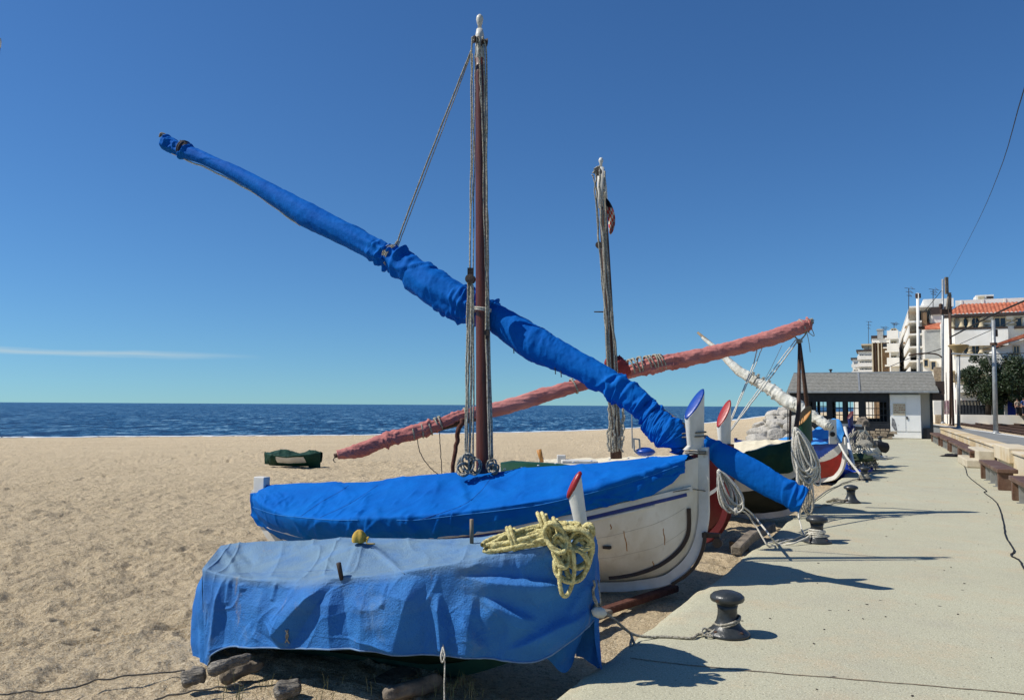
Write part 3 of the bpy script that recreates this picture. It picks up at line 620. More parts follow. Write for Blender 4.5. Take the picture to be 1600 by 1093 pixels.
def cover(hull, x0, x1, hem, ridge, parent=None, name='boat_cover', m=None, nx=260, nw=34, off=.03, wr=.012, fl=(), far_hem=.2, seed=1, split=None, sag=.02, mats=None, crs=1.0, tuck=.0):
    V = []; ab = []
    for x in np.linspace(x0, x1, nx):
        xx = min(max(x, .0), hull.L); b = hull.b(xx) + off; zs = hull.zs(xx) + .012; zr = ridge(x); zh = hem(x); r = []
        ext = x - hull.L if x > hull.L else 0
        for k in range(nw):              # near hem -> gunwale
            q = k / nw; z = zh + (zs - zh) * q; r.append((hull.w(xx, z - .0) + off - tuck * (1 - q) * min(1, hull.b(xx) / .5), z))
        for k in range(nw):              # gunwale -> ridge
            q = k / nw; y = b * (1 - q); z = zs + (zr - zs) * (q ** 1.0) - sag * math.sin(math.pi * q); r.append((y, z))
        for k in range(nw): q = k / nw; r.append((-b * q, zr + (zs - zr) * q - sag * math.sin(math.pi * q)))
        for k in range(nw + 1): q = k / nw; z = zs - far_hem * q; r.append((-(hull.w(xx, z) + off), z))
        V.append([list(hull.P(x, y, z)) for y, z in r]); ab.append([(x, y) for y, z in r])
    V = np.array(V); ab = np.array(ab)
    # soften the gunwale edge slightly
    for _ in range(2): V[:, 1:-1] = V[:, 1:-1] * .5 + .25 * (V[:, 2:] + V[:, :-2])
    p = np.stack([V[..., 0] * 1, V[..., 1] * 1, V[..., 2] * 1], -1)
    idx = np.arange(V.shape[1])[None, :] * np.ones((V.shape[0], 1)); xx = ab[..., 0]
    n1 = 1 - np.abs(vn(np.stack([xx * 2.2 + idx * .035, idx * .03, xx * 0], -1), seed)); n2 = 1 - np.abs(vn(np.stack([xx * 5 - idx * .07, idx * .05, xx * 0], -1), seed + 3))
    h = wr * (1.3 * n1 ** 4 + .7 * n2 ** 5) + wr * .7 * fbm(p * 2.5, 3, seed + 5) + folds(V, fl)
    Yc = np.concatenate([[0], np.cumsum(np.linalg.norm(np.diff(V[V.shape[0] // 2], axis=0), axis=1))])[None, :] * np.ones((V.shape[0], 1))
    h = h + crs * creases(xx, Yc, int(22 * (x1 - x0)), seed + 20, (25, 75), (.25, .8), (.010, .026), (.005, .013)) + crs * creases(xx, Yc, int(16 * (x1 - x0)), seed + 21, (60, 95), (.12, .30), (.008, .018), (.005, .014), yr=(0, Yc.max() * .32))
    V = disp(V, h * (1 if disp_sign(V) else -1))
    mb = MB()
    if mats: mb.grid(V, mi=lambda i, j: split(i / nx, j / V.shape[1])); o = mb.build(name, mats, parent, smooth=True)
    else: mb.grid(V); o = mb.build(name, m, parent, smooth=True)
    return o
def disp_sign(V):
    du = np.gradient(V, axis=0); dv = np.gradient(V, axis=1); nn = np.cross(du, dv); return nn[..., 2].sum() > 0
def bundle(path, radii, m, parent, name, n=110, ring=30, pinch=(), wr=.06, seed=3, flat=1.0, base=None, crs=1.0):
    """furled sail: tube with pleats near its lashings. path points; radii per point; pinch: (fraction, strength)"""
    C = spline(path, n); R = np.interp(np.linspace(0, 1, n), np.linspace(0, 1, len(radii)), radii); V = []
    q = Vector((0, 0, 1))
    for i in range(n):
        f = i / (n - 1); T = Vector(C[min(i + 1, n - 1)] - C[max(i - 1, 0)]).normalized(); U = (q - T * q.dot(T)).normalized(); B = T.cross(U)
        pn = 0; near = 0
        for pf, ps in pinch:
            d = abs(f - pf); pn += ps * math.exp(-(d / .012) ** 2); near += (.25 if ps == 0 else 1) * math.exp(-(d / .05) ** 2)
        r = []
        for j in range(ring):
            a = 2 * math.pi * j / ring; c3 = np.array([f * n * .16 + math.cos(a) * 1.0, math.sin(a) * 1.4, math.cos(a) * 1.4 + f * 9])
            wv = wr * (fbm(c3, 3, seed) + .8 * (1 - abs(float(vn(c3 * 1.7 + np.array([0, f * 14, 3]), seed + 8)))) ** 3 - .3) + near * .07 * math.sin(7 * a + 18 * f) * (1 - pn * .5) + near * .05 * float(vn(np.array([a * 3, f * 40, 1.]), seed + 2))
            k = R[i] * (1 + wv) * (1 - pn); r.append(list(Vector(C[i]) + (U * math.cos(a) + B * math.sin(a) * flat) * k))
        V.append(r)
    V = np.array(V); Lm = float(np.linalg.norm(np.diff(C, axis=0), axis=1).sum()); Rm = float(np.mean(R)); X = np.linspace(0, Lm, n)[:, None] * np.ones((1, ring)); Y = (2 * math.pi * Rm * np.arange(ring) / ring)[None, :] * np.ones((n, 1)); WR = 2 * math.pi * Rm; sc = Rm / .15
    h = creases(X, Y, int(Lm * 6 * crs), seed, (15, 50), (.25, .7), (.010 * sc, .024 * sc), (.003 * sc, .009 * sc), wrap=WR)
    pc = [(pf * Lm, .14 * sc) for pf, ps in pinch] + [(Lm * .97, .1)]
    h = h + creases(X, Y, int(14 * len(pc) * crs), seed + 1, (55, 95), (.12 * sc, .45 * sc), (.009 * sc, .022 * sc), (.014 * sc, .036 * sc), centers=pc, wrap=WR)
    cen = C[:, None, :]; dd = V - cen; dd /= np.linalg.norm(dd, axis=-1, keepdims=True) + 1e-9; V = V + dd * h[..., None]
    mb = MB(); mb.grid(V, closed=True); mb.f += [tuple(range(ring))[::-1], tuple((n - 1) * ring + j for j in range(ring))]; mb.mi += [0, 0]
    return mb.build(name, m, parent, smooth=True, base=base)
def wrapring(mb, c, axis, r, rr=.008, turns=3, pitch=.02, n=None, ex=1.0):
    A = Vector(axis).normalized(); X = A.orthogonal().normalized(); Y = A.cross(X); pts = []
    for k in range(int(turns * 20) + 1):
        a = 2 * math.pi * k / 20; pts.append(Vector(c) + A * (pitch * k / 20 - pitch * turns / 2) + (X * math.cos(a) + Y * math.sin(a)) * r)
    mb.tube(pts, rr, 6)
def hank(mb, top, bot, wid, Y, n=9, rr=.010, seed=1, depth=.05):
    """hanging coil of rope between pixel points top and bot, width in metres"""
    r = random.Random(seed); a = at(*top, Y); b = at(*bot, Y); ax = b - a; L = ax.length; ax.normalize(); side = ax.cross(Vector((0, 1, 0))).normalized(); dp = Vector((0, 1, 0))
    pts = []
    for k in range(n):
        l = L * r.uniform(.80, 1.03); wdt = wid * r.uniform(.55, 1.1); off = r.uniform(-.3, .3) * wid; dd = r.uniform(-1, 1) * depth
        for j in range(26):
            t = 2 * math.pi * j / 26; y = (1 - math.cos(t)) / 2; x = math.sin(t) * wdt / 2 * (.35 + .9 * y ** .7)
            pts.append(a + ax * (l * y) + side * (x + off * y) + dp * (dd + .03 * math.sin(t + k)))
    mb.tube(spline(pts, len(pts) * 2), rr, 6)

# ================= BOAT A : the white sailing boat under the blue canvas =================
hA = Hull((1.755, 7.50), (-.911, .413), 5.24, .90)
A = thing('sailing_boat', hA.P(2.7, 0, -.2), 'white sailing boat with blue stripe and tall red-brown mast under a bright blue canvas', 'boat', 'traditional fishing boats drawn up by the promenade')
hull = hA.shell(A, [K['whitehull']], lambda x, q: 0)
hA.deck(A, K['white'])
hA.stem(A, K['white'], 1.22)
hA.head(A, K['white'], K['bluepaint'], 1.20, 1.745, 1.49, x0=-.045, x1=.17, ry=.058, sh=.06)
zr = lambda x: interp(x, [(0, .86), (.35, .77), (1, .60), (1.6, .48), (2.3, .36), (3.6, .2), (5.4, .22)])
hA.strake(A, K['white'], 'rub_rail', .06, 5.1, lambda x: zr(x), .045, .035)
hA.strake(A, K['stripe'], 'painted_stripe', .10, 5.1, lambda x: zr(x) - .045, .032, .012)
hA.strake(A, K['white'], 'lower_rail', .35, 4.9, lambda x: zr(x) - .075, .014, .018)
# sternpost block
q = MB(); q.box(hA.P(5.2, 0, .62), (.16, .11, .22), hA.a, hA.n, (0, 0, 1)); mods(q.build('stern_block', K['white'], A), .01, 2)
# curved iron strap along the forefoot and its bracket
for sd, nm in ((1, 'keel_strap'),):
    q = MB(); pts = []
    for x, z in ((.085, .66), (.09, .5), (.11, .40), (.17, .29), (.28, .18), (.42, .09), (.62, .01), (.85, -.04)):
        pts.append(hA.P(x, hA.w(x, z) + .014, z))
    q.sweep([tuple(p) for p in spline(pts, 40)], hA.n.lerp(Vector((0, 0, 1)), .2), .03, .032); q.build(nm, K['irondark'], A)
q = MB(); pts = [hA.P(x, .05, z) for x, z in ((-.055, .45), (-.03, .30), (.03, .16), (.12, .05), (.26, -.05))]
q.sweep([tuple(p) for p in spline(pts, 20)], hA.n, .035, .03); q.box(hA.P(-.10, .02, .42), (.16, .05, .045), hA.a, hA.n, (0, 0, 1)); q.lathe(hA.P(-.16, .03, .36), [(.02, -.03), (.045, -.03), (.045, .03), (.02, .03)], 14, hA.n); q.build('towing_bracket', K['irondark'], A)
# plank seams: fine raised lines following the sheer
q = MB()
for f in (.30, .52, .74):
    pts = []
    for x in np.linspace(.12, 5.1, 60):
        zk = hA.zk(x); z = zk + (hA.zs(x) - zk) * f; pts.append(hA.P(x, hA.w(x, z) + .0005, z))
    q.sweep(pts, (0, 0, 1), .004, .003)
each(q, 'plank_seam', mat('seam_paint', (.40, .35, .28), (.58, .54, .46), 8, .6), A)
q = MB()
for (x, z, h) in ((.62, .36, .20), (.30, .40, .16), (.42, .13, .06), (.72, .50, .05)):
    pts = [hA.P(x + .004 * math.sin(k), hA.w(x, z + h * (.5 - k / 8)) + .002, z + h * (.5 - k / 8)) for k in range(9)]; q.sweep(pts, hA.a, [.004 + .006 * abs(math.sin(k * 1.7)) for k in range(9)], .003)
each(q, 'rust_streak', mat('rust_stain', (.42, .20, .05), (.30, .13, .04), 20, .9), A)
q = MB(); x, z = .78, .30; q.box(hA.P(x, hA.w(x, z) + .012, z), (.07, .05, .025), hA.a, hA.n, (0, 0, 1)); q.build('drain_fitting', K['irondark'], A)

# mast
mb_, mt = at(757, 742, 8.45), at(749.5, 46, 8.45)
mp_ = [mb_.lerp(mt, f) for f in np.linspace(0, 1, 30)]
q = MB(); q.tube(mp_[:28], [np.interp(i / 29, [0, .15, .6, 1], [.088, .082, .066, .050]) for i in range(28)], 20); mast = q.build('mast', K['mast'], A, smooth=True)
q = MB(); q.tube([mb_.lerp(mt, f) for f in (.915, .95, .985, 1.0)], [.050, .050, .048, .035], 16); q.lathe(mt, [(.02, -.02), (.022, .05), (.03, .06), (.034, .085), (.04, .11), (.034, .145), (.015, .165), (.002, .17)], 16); q.build('masthead', K['white'], mast, smooth=True)
q = MB()
for (u, v, Y) in ((744, 62, 8.36), (757, 66, 8.38)): q.lathe(at(u, v, Y), [(.01, -.03), (.045, -.028), (.03, 0), (.045, .028), (.01, .03)], 14, (1, .3, 0))
each(q, 'sheave', K['irondark'], mast)
def lines(lst, m, parent, name, rr=.009, wob=.006, seed=0):
    q = MB()
    for k, (l, r_) in enumerate(lst): q.tube(jit(pp(l, 60), wob, 5, seed + k * 7), r_ or rr, 6)
    each(q, name, m, parent, True)
lines([([(741, 62, 8.34), (737, 90, 8.34), (735, 420, 8.3)], .009), ([(745, 58, 8.33), (742, 120, 8.33), (740, 430, 8.3)], .007), ([(738, 85, 8.3), (739, 250, 8.3), (733, 425, 8.28)], .006),
       ([(753, 58, 8.34), (760, 90, 8.34), (761, 300, 8.3), (763, 500, 8.3), (770, 715, 8.3)], .010), ([(750, 60, 8.33), (754, 200, 8.32), (757, 380, 8.3), (764, 560, 8.3), (767, 715, 8.28)], .008),
       ([(756, 70, 8.34), (758, 220, 8.33), (762, 385, 8.32), (760, 520, 8.3), (766, 722, 8.3)], .012), ([(748, 60, 8.33), (751, 150, 8.33), (756, 260, 8.33)], .008)], K['rope'], mast, 'shroud_rope')
lines([([(734, 440, 8.27), (732, 560, 8.25), (729, 718, 8.2)], .012), ([(737, 440, 8.25), (736, 600, 8.24), (733, 728, 8.2)], .013), ([(731, 436, 8.26), (729, 560, 8.26), (727, 715, 8.2)], .009),
       ([(739, 445, 8.24), (740, 560, 8.24), (739, 730, 8.2)], .010)], K['rope'], mast, 'tackle_rope', wob=.004, seed=50)
q = MB(); q.lathe(at(735, 436, 8.25), [(.012, -.035), (.05, -.032), (.034, 0), (.05, .032), (.012, .035)], 16, (.2, 1, 0)); q.box(at(735, 430, 8.25), (.06, .05, .15)); q.lathe(at(761, 520, 8.26), [(.01, -.02), (.03, -.02), (.03, .02), (.01, .02)], 12, (.2, 1, 0)); q.box(at(761, 522, 8.26), (.035, .03, .1)); 0 if False else each(q, 'pulley_block', K['irondark'], mast)
lines([([(619, 383, 9.33), (640, 325, 9.2), (700, 170, 8.7), (737, 78, 8.36)], .010), ([(622, 384, 9.33), (644, 326, 9.2), (702, 175, 8.7), (738, 80, 8.36)], .006)], K['rope'], mast, 'peak_halyard', wob=.002)
q = MB(); wrapring(q, at(752, 484, 8.45), (mt - mb_) + Vector((0.9, 0, 1.0)), .10, .010, 2, .02); q.build('mast_lashing', K['whiterope'], mast, smooth=True)
# belayed rope loops around the mast foot
q = MB(); rr = random.Random(4)
for (cu, cv, ww, hh) in ((727, 727, .065, .10), (733, 722, .06, .09), (741, 728, .05, .08), (768, 727, .035, .06), (772, 731, .035, .05), (725, 732, .06, .06)):
    for k in range(3):
        c = at(cu + rr.uniform(-3, 3), cv + rr.uniform(-3, 3), 8.25 + rr.uniform(-.06, .04)); a0 = rr.uniform(-.4, .4); P = []
        for j in range(20):
            t = 2 * math.pi * j / 20; x = math.cos(t) * ww * rr.uniform(.9, 1.05); z = math.sin(t) * hh; P.append(c + Vector((x * math.cos(a0) - z * math.sin(a0), .04 * math.sin(2 * t + k), x * math.sin(a0) + z * math.cos(a0))))
        q.tube(P, .010, 6, closed=True)
q.build('belayed_coils', K['rope'], mast, smooth=True)

# yard and furled sail
def ydep(u, v=None):
    k = (u - CX) / F; t = (-.3 - 8.65 * k) / (-2.04 - 1.0 * k * -1 * -1) if False else (8.65 * k + .3) / (2.04 + k); return 8.65 - t
TOP = [(255, 212), (285, 225), (330, 243), (400, 275), (480, 316), (560, 356), (610, 383), (625, 390), (700, 430), (740, 454), (765, 470), (785, 478), (850, 513), (900, 545), (960, 580), (1000, 605), (1035, 640)]
BOT = [(262, 234), (290, 247), (330, 262), (400, 300), (480, 355), (550, 390), (596, 414), (606, 420), (660, 470), (720, 500), (756, 503), (772, 520), (820, 560), (870, 578), (930, 607), (985, 645), (1020, 672)]
cpath = []; rad = []
for (a, b), (c, d) in zip(TOP, BOT):
    u, v = (a + c) / 2, (b + d) / 2; Y = ydep(u); cpath.append(tuple(at(u, v, Y))); rad.append(math.hypot(a - c, b - d) / 2 / F * Y)
yard = MB().tube(pp([(251, 211, ydep(251) + .02), (400, 290, ydep(400) + .02), (600, 401, ydep(600) + .02), (757, 480, 8.66), (950, 590, ydep(950)), (1085, 680, ydep(1085)), (1215, 755, ydep(1215))], 40), [.02 + .03 * min(1, i / 12) for i in range(40)], 12).build('yard', K['bleached'], A, smooth=True)
fr = lambda u: None
bundle(cpath, rad, K['bluefab'], yard, 'furled_sail', n=620, ring=84, crs=1.5, pinch=((.385, .16), (.40, .06), (.60, .22), (.615, .15), (.04, .12), (.46, 0), (.55, 0), (.90, 0)), wr=.035, seed=12)
# sack-like end of the sail beside the stem head
sk = [((1012, 632), (1020, 676)), ((1036, 641), (1024, 690)), ((1062, 655), (1029, 700)), ((1070, 668), (1036, 708)), ((1067, 690), (1045, 709)), ((1058, 704), (1047, 710))]
cp = []; rd = []
for (a, b), (c, d) in sk:
    u, v = (a + c) / 2, (b + d) / 2; Y = ydep(u) - .02; cp.append(tuple(at(u, v, Y))); rd.append(math.hypot(a - c, b - d) / 2 / F * Y)
bundle(cp, rd, K['bluefab'], yard, 'sail_sack', n=130, ring=90, wr=.06, seed=31, crs=1.6)
# outer part of the cover beyond the stem head, cut square
cp = []; rd = []
for (a, b), (c, d) in (((1088, 676), (1092, 700)), ((1110, 684), (1104, 712)), ((1145, 698), (1131, 737)), ((1190, 723), (1172, 762)), ((1228, 746), (1212, 783)), ((1264, 766), (1248, 798))):
    u, v = (a + c) / 2, (b + d) / 2; Y = ydep(u) - .02; cp.append(tuple(at(u, v, Y))); rd.append(math.hypot(a - c, b - d) / 2 / F * Y)
bundle(cp, rd, K['bluefab'], yard, 'yard_sleeve', n=180, ring=80, wr=.02, seed=42, flat=.45, pinch=((.1, .15),))
q = MB(); 
for u, v in ((619, 385), (614, 396), (609, 408)): pass
wrapring(q, at(612, 401, ydep(612)), Vector(cpath[7]) - Vector(cpath[5]), .135, .009, 3, .02); wrapring(q, at(607, 400, ydep(607)), Vector(cpath[7]) - Vector(cpath[5]) + Vector((.1, 0, .1)), .135, .008, 1, .02)
q.tube(pp([(619, 383, ydep(612) - .02), (622, 376, ydep(612) - .02), (618, 381, ydep(612) - .05)], 12), .014, 6); q.build('lashing', K['rope'], yard, smooth=True)
lines([([(258, 233, ydep(258)), (290, 249, ydep(290)), (340, 270, ydep(340)), (400, 304, ydep(400)), (470, 352, ydep(470))], .012)], K['whiterope'], yard, 'leech_rope', wob=.01)
q = MB(); q.tube(pp([(249, 214, ydep(250)), (252, 208, ydep(250) - .02), (260, 212, ydep(255)), (256, 222, ydep(255))], 14), .012, 6); q.tube(pp([(252, 214, ydep(250)), (258, 230, ydep(250)), (252, 222, ydep(250))], 10), .010, 6); q.build('tip_lashing', K['bleached'], yard, smooth=True)
q = MB(); q.box(at(289, 231, ydep(289) - .06), (.14, .02, .16), (.8, .2, -.3), (0, 1, 0)); 
wrapring(q, at(288, 233, ydep(288)), Vector(cpath[2]) - Vector(cpath[0]), .098, .020, 2, .03); q.build('dark_band', K['cloth_dark'], yard, smooth=True)
q = MB(); wrapring(q, hA.P(.05, 0, 1.33), (0, .03, 1), .108, .007, 2, .035); wrapring(q, hA.P(.03, 0, 1.17), (.05, 0, 1), .10, .007, 2, .02)
for u in (802, 867, 876):
    q.tube(pp([(u, 540 + (u - 802) * .5, ydep(u) - .1), (u + 1, 552 + (u - 802) * .5, ydep(u) - .1)], 4), .006, 5)
q.tube(pp([(1104, 767, 7.45), (1080, 764, 7.42), (1052, 768, 7.3)], 10), .005, 5); each(q, 'stem_lashing', K['darkrope'], A, True)

# canvas cover of boat A
hemA = lambda x: interp(x, [(0, 1.02), (.14, .98), (.20, .90), (.36, .80), (1.0, .63), (1.6, .48), (2.3, .33), (3.6, .14), (4.6, .07), (5.2, .16), (5.32, .30)])
rdgA = lambda x: interp(x, [(0, 1.17), (.3, 1.12), (1.4, 1.01), (2.2, .90), (2.6, .885), (3.7, .74), (4.6, .69), (5.15, .63), (5.32, .52)])
flA = [(505, 803, 700, 742, 10, 16, .020), (560, 815, 600, 838, 8, 8, .016), (715, 742, 735, 795, 12, 5, .022), (735, 742, 780, 775, 5, 14, .020), (835, 800, 1045, 722, 7, 14, .018), (870, 775, 905, 740, 5, 10, .016),
       (985, 795, 1000, 748, 16, 6, .030), (1012, 780, 1022, 742, 12, 5, .022), (940, 800, 955, 770, 10, 5, .018), (655, 800, 690, 838, 6, 12, .018), (620, 812, 660, 835, 7, 7, .014), (730, 815, 742, 840, 10, 5, .02),
       (398, 770, 430, 790, 6, 6, .012), (410, 764, 450, 790, 5, 5, .010), (450, 800, 480, 838, 6, 10, .014), (590, 752, 560, 800, 8, 8, .010), (880, 800, 1060, 732, 5, 5, .012), (690, 745, 650, 800, 6, 12, .014), (960, 735, 930, 770, 6, 8, .012)]
cA = cover(hA, .10, 5.30, hemA, rdgA, None, 'boat_cover', K['bluefab'], nx=420, nw=30, fl=flA, wr=.007, seed=5, far_hem=.25, off=.055, tuck=.02)
tag(cA, 'bright blue canvas cover stretched over the white sailing boat from stern to bow', 'boat cover')
q = MB()
for x in np.linspace(.5, 2.0, 9): q.lathe(hA.P(x, -.0, rdgA(x) + .012), [(.004, -.004), (.014, 0), (.012, .006), (.002, .008)], 8)
each(q, 'eyelet', K['white'], cA)
q = MB()
for l in ([(505, 806), (560, 811), (620, 813), (700, 806)], [(488, 805), (540, 782), (580, 764)], [(735, 790), (755, 765), (768, 750)]): pass

# ================= BOAT B : small boat under the weathered tarp =================
hB = Hull((.44, 5.16), (-.911, .413), 2.75, .44, zs=[(0, .76), (.8, .62), (1.8, .48), (3.4, .39), (5.4, .33)], kl=[(0, .48), (.1, .40), (.3, .28), (.8, .06), (1.6, -.12), (2.2, -.18), (4.3, -.19), (4.9, -.12), (5.2, -.04), (5.4, .10)])
B = thing('rowing_boat', hB.P(1.5, 0, -.2), 'small dark green rowing boat with red-topped white stem, hidden under a faded blue tarpaulin', 'boat', 'traditional fishing boats drawn up by the promenade')
hB.shell(B, [K['olive'], K['green']], lambda x, q: 0 if q < .5 else 0); hB.deck(B, K['olive'], .05, 2.95, .05)
hB.stem(B, K['green'], .62, wd=.04)
# slim white stem head with red oblique top
a_, b_ = at(912, 812, 4.95), at(900, 756, 4.97)
q = MB(); V = []; n = 20
for f in np.linspace(0, 1, 5):
    row = []
    for j in range(n):
        t = 2 * math.pi * j / n; c, s_ = math.cos(t), math.sin(t); x = c * (.036 + .002 * f); y = s_ * .034; top = .145 + x * 2.0
        row.append([a_.x + (-.055) * f + x, a_.y + y, a_.z - .12 + f * (b_.z - a_.z + top - .03)])
    V.append(row)
V = np.array(V); q.grid(V, closed=True); q.f.append(tuple(range(4 * n, 5 * n))); q.mi.append(0); smooth_angle(q.build('stem_head', K['white'], B))
q = MB(); top = V[-1]; c0 = top.mean(0); rows = [c0 + (top - c0) * k + np.array([-.012, 0, .008]) * d for k, d in ((1.02, -.6), (1.10, .2), (1.02, 1), (.7, 1.6), (.05, 1.9))]; q.grid(np.array(rows), closed=True); q.build('stem_cap', K['red'], B, smooth=True)
q = MB(); q.tube([at(737, 848, 5.75), at(737, 811, 5.72)], .014, 10); q.build('thole_pin', K['bleached'], B, smooth=True)
q = MB(); q.tube([at(534, 905, 5.12), at(529, 879, 5.10)], [.014, .016], 8); q.build('thole_pin', K['irondark'], B, smooth=True)
q = MB(); V = []
for f in np.linspace(0, 1, 10):
    r_ = .052 * (1 - f ** 3 * .75); V.append([[*(at(561, 846, 5.80) + Vector((math.cos(t) * r_ * (1 + .12 * math.sin(5 * t)), math.sin(t) * r_ * (1 + .12 * math.sin(5 * t)), f * .085)))] for t in np.linspace(0, 2 * math.pi, 24, endpoint=False)])
q.grid(np.array(V), closed=True); q.f.append(tuple(range(9 * 24, 10 * 24))); q.mi.append(0); q.tube(pp([(568, 846, 5.78), (576, 838, 5.77), (573, 848, 5.75), (586, 849, 5.74)], 12), .005, 5)
tag(q.build('post_cap', K['yellow'], smooth=True), 'yellow cloth cap tied over the post that lifts the faded tarpaulin', 'cloth cap')
# tarpaulin
FAR = [(345, 852, 6.45), (372, 847, 6.42), (420, 846, 6.38), (500, 844, 6.33), (540, 842, 6.3), (600, 846, 6.2), (680, 845, 6.05), (750, 840, 5.9), (830, 824, 5.6), (890, 812, 5.35), (926, 824, 5.10)]
NEAR = [(316, 888, 5.86), (345, 897, 5.72), (400, 905, 5.50), (470, 907, 5.27), (530, 902, 5.13), (600, 896, 4.98), (680, 884, 4.86), (750, 870, 4.80), (830, 856, 4.78), (890, 848, 4.82), (927, 846, 4.95)]
HEM = [(320, 1044, 5.84), (350, 1012, 5.66), (400, 1010, 5.46), (455, 1012, 5.26), (530, 1009, 5.12), (600, 1016, 4.98), (680, 1022, 4.88), (750, 1026, 4.83), (835, 1032, 4.83), (890, 1000, 4.86), (929, 966, 4.98)]
nu = 640; Fp = spline([tuple(at(*p)) for p in FAR], nu); Np = spline([tuple(at(*p)) for p in NEAR], nu); Hp = spline([tuple(at(*p)) for p in HEM], nu)
peak = np.array(at(563, 842, 5.8)); rows = []; fade = []
nt_, nsd = 60, 110
for j in range(14):   # far side drop
    q_ = 1 - j / 14; rows.append(Fp + np.array([0, .10 * q_, -.42 * q_])); fade.append(.3 + .5 * (1 - q_))
for j in range(nt_):
    f = j / nt_; P = Fp * (1 - f) + Np * f; P[:, 2] -= .06 * math.sin(math.pi * f) ** .8 * np.clip(np.arange(nu) / 70, 0, 1)
    d = np.linalg.norm((P - peak)[:, :2], axis=1); P[:, 2] += .115 * np.exp(-(d / .26)) ; rows.append(P); fade.append(1.)
for j in range(nsd + 1):
    f = j / nsd; P = Np * (1 - f) + Hp * f; P[:, 1] -= .03 * math.sin(math.pi * min(1, f * 1.2)) * 0 ; rows.append(P); fade.append(max(.0, .75 - f * 6) + (.12 if f < .5 else .05))
V = np.stack(rows, 1)                                  # (nu, m, 3)
m_ = V.shape[1]; jn = 14 + nt_
for _ in range(3): V[:, jn - 3:jn + 4] = .5 * V[:, jn - 3:jn + 4] + .25 * (V[:, jn - 4:jn + 3] + V[:, jn - 2:jn + 5])
flB = [(725, 903, 890, 914, 26, 6, .065), (752, 933, 840, 972, 30, 6, .06), (720, 960, 760, 1020, 14, 8, .03), (700, 885, 860, 880, 10, 22, .02),
       (790, 1018, 925, 950, 24, 6, .05), (880, 975, 920, 900, 14, 6, .03), (855, 860, 872, 885, 6, 6, .02), (480, 905, 455, 935, 6, 6, .012), (378, 910, 382, 922, 5, 5, .012), (395, 960, 440, 1000, 16, 16, -.02), (590, 930, 600, 990, 24, 24, .02)]
plB = [(524, 912, 526, 1016, 44, 28, .075), (520, 905, 438, 990, 26, 24, .085), (652, 900, 622, 1014, 50, 42, .085), (686, 925, 693, 1012, 9, 15, .05), (352, 900, 337, 1020, 9, 12, .05), (362, 898, 356, 940, 5, 6, .02), (436, 905, 428, 935, 5, 6, .014), (412, 920, 404, 1012, 22, 26, .03), (575, 915, 570, 1016, 26, 22, .035), (740, 930, 730, 1020, 20, 24, .04), (610, 905, 606, 940, 6, 6, .012)]
def pleats(V, lst):
    """folds with a gentle rise on the left and a straight fall to a crisp valley on the right"""
    u, v = projuv(V); h = np.zeros(u.shape)
    for u0, v0, u1, v1, wl, wr, a in lst:
        L = math.hypot(u1 - u0, v1 - v0); tx, ty = (u1 - u0) / L, (v1 - v0) / L; al = (u - u0) * tx + (v - v0) * ty; d = (u - u0) * -ty + (v - v0) * tx
        g = np.clip(al / L, 0, 1); e = np.clip(al / (.3 * L) + .05, 0, 1) * np.clip((L * 1.15 - al) / (.15 * L), 0, 1); wr_ = wr * (.35 + .65 * g)
        h = h + a * e * np.where(d > 0, np.exp(-(d / wl) ** 2), np.clip(1 + d / wr_, 0, 1))
    return h
topf = [(563, 842, 630, 896, 4, 6, .016), (563, 842, 400, 888, 5, 8, .018), (563, 842, 480, 900, 5, 7, .012), (430, 862, 560, 848, 5, 5, .012), (345, 852, 372, 900, 7, 7, .018), (370, 852, 400, 880, 8, 8, -.02), (563, 842, 760, 862, 5, 7, .014), (640, 870, 800, 850, 5, 5, .010), (563, 842, 540, 902, 4, 6, .010)]
J = np.arange(m_)[None, :] * np.ones((nu, 1)); side = np.clip((J - jn) / 6, 0, 1); topm = (J < jn) & (J > 13)
ii = np.arange(nu)[:, None] * np.ones((1, m_))
base_n = .005 * fbm(V * 2.2, 3, 77) + .010 * (1 - np.abs(vn(np.stack([ii * .035 + J * .01, J * .02, ii * 0], -1), 14))) ** 4 + .0022 * fbm(V * 14, 3, 41)
XB = np.linspace(0, 3.2, nu)[:, None] * np.ones((1, m_)); YB = J * .011
h = base_n + creases(XB, YB, 34, 5, (70, 105), (.25, .7), (.008, .02), (.003, .009), yr=(jn * .011, m_ * .011)) + creases(XB, YB, 16, 6, (5, 60), (.2, .6), (.006, .015), (.002, .005)) + (folds(V, flB) + pleats(V, plB)) * side + folds(V, topf) * topm
# rolled hem
sg = 1 if disp_sign(V[:, 14:jn]) else -1
h[:10] *= np.linspace(0, 1, 10)[:, None]; V = disp(V, h * sg)
mb = MB(); mb.grid(V); fad = np.repeat(np.array(fade)[None, :], nu, 0).reshape(-1)
# stern panel wrapping round the transom
_e = V[0, jn:13:-1]; SA = np.stack([np.interp(np.linspace(0, len(_e) - 1, 50), np.arange(len(_e)), _e[:, k]) for k in range(3)], -1); SB = spline([tuple(at(*p)) for p in ((320, 1044, 5.84), (301, 1046, 6.0), (304, 1000, 6.5))], 50)
R = []
for k in range(70):
    f = k / 69; P = SA * (1 - f) + SB * f; P[:, 0] -= .07 * math.sin(math.pi * min(1, f * 1.1)) * np.sin(np.linspace(0, math.pi, 50)) ; R.append(P)
S = np.stack(R, 1); S = disp(S, .02 * fbm(S * 4, 3, 8) * np.clip(np.linspace(0, 4, 70), 0, 1)[None, :] + .018 * np.sin(np.linspace(0, 14, 50))[:, None] * np.linspace(0, 1, 70)[None, :])
mb.grid(S); fad = np.concatenate([fad, np.tile(np.clip(.6 - np.linspace(0, 1, 70) * 3, 0, 1), (50, 1)).reshape(-1)])
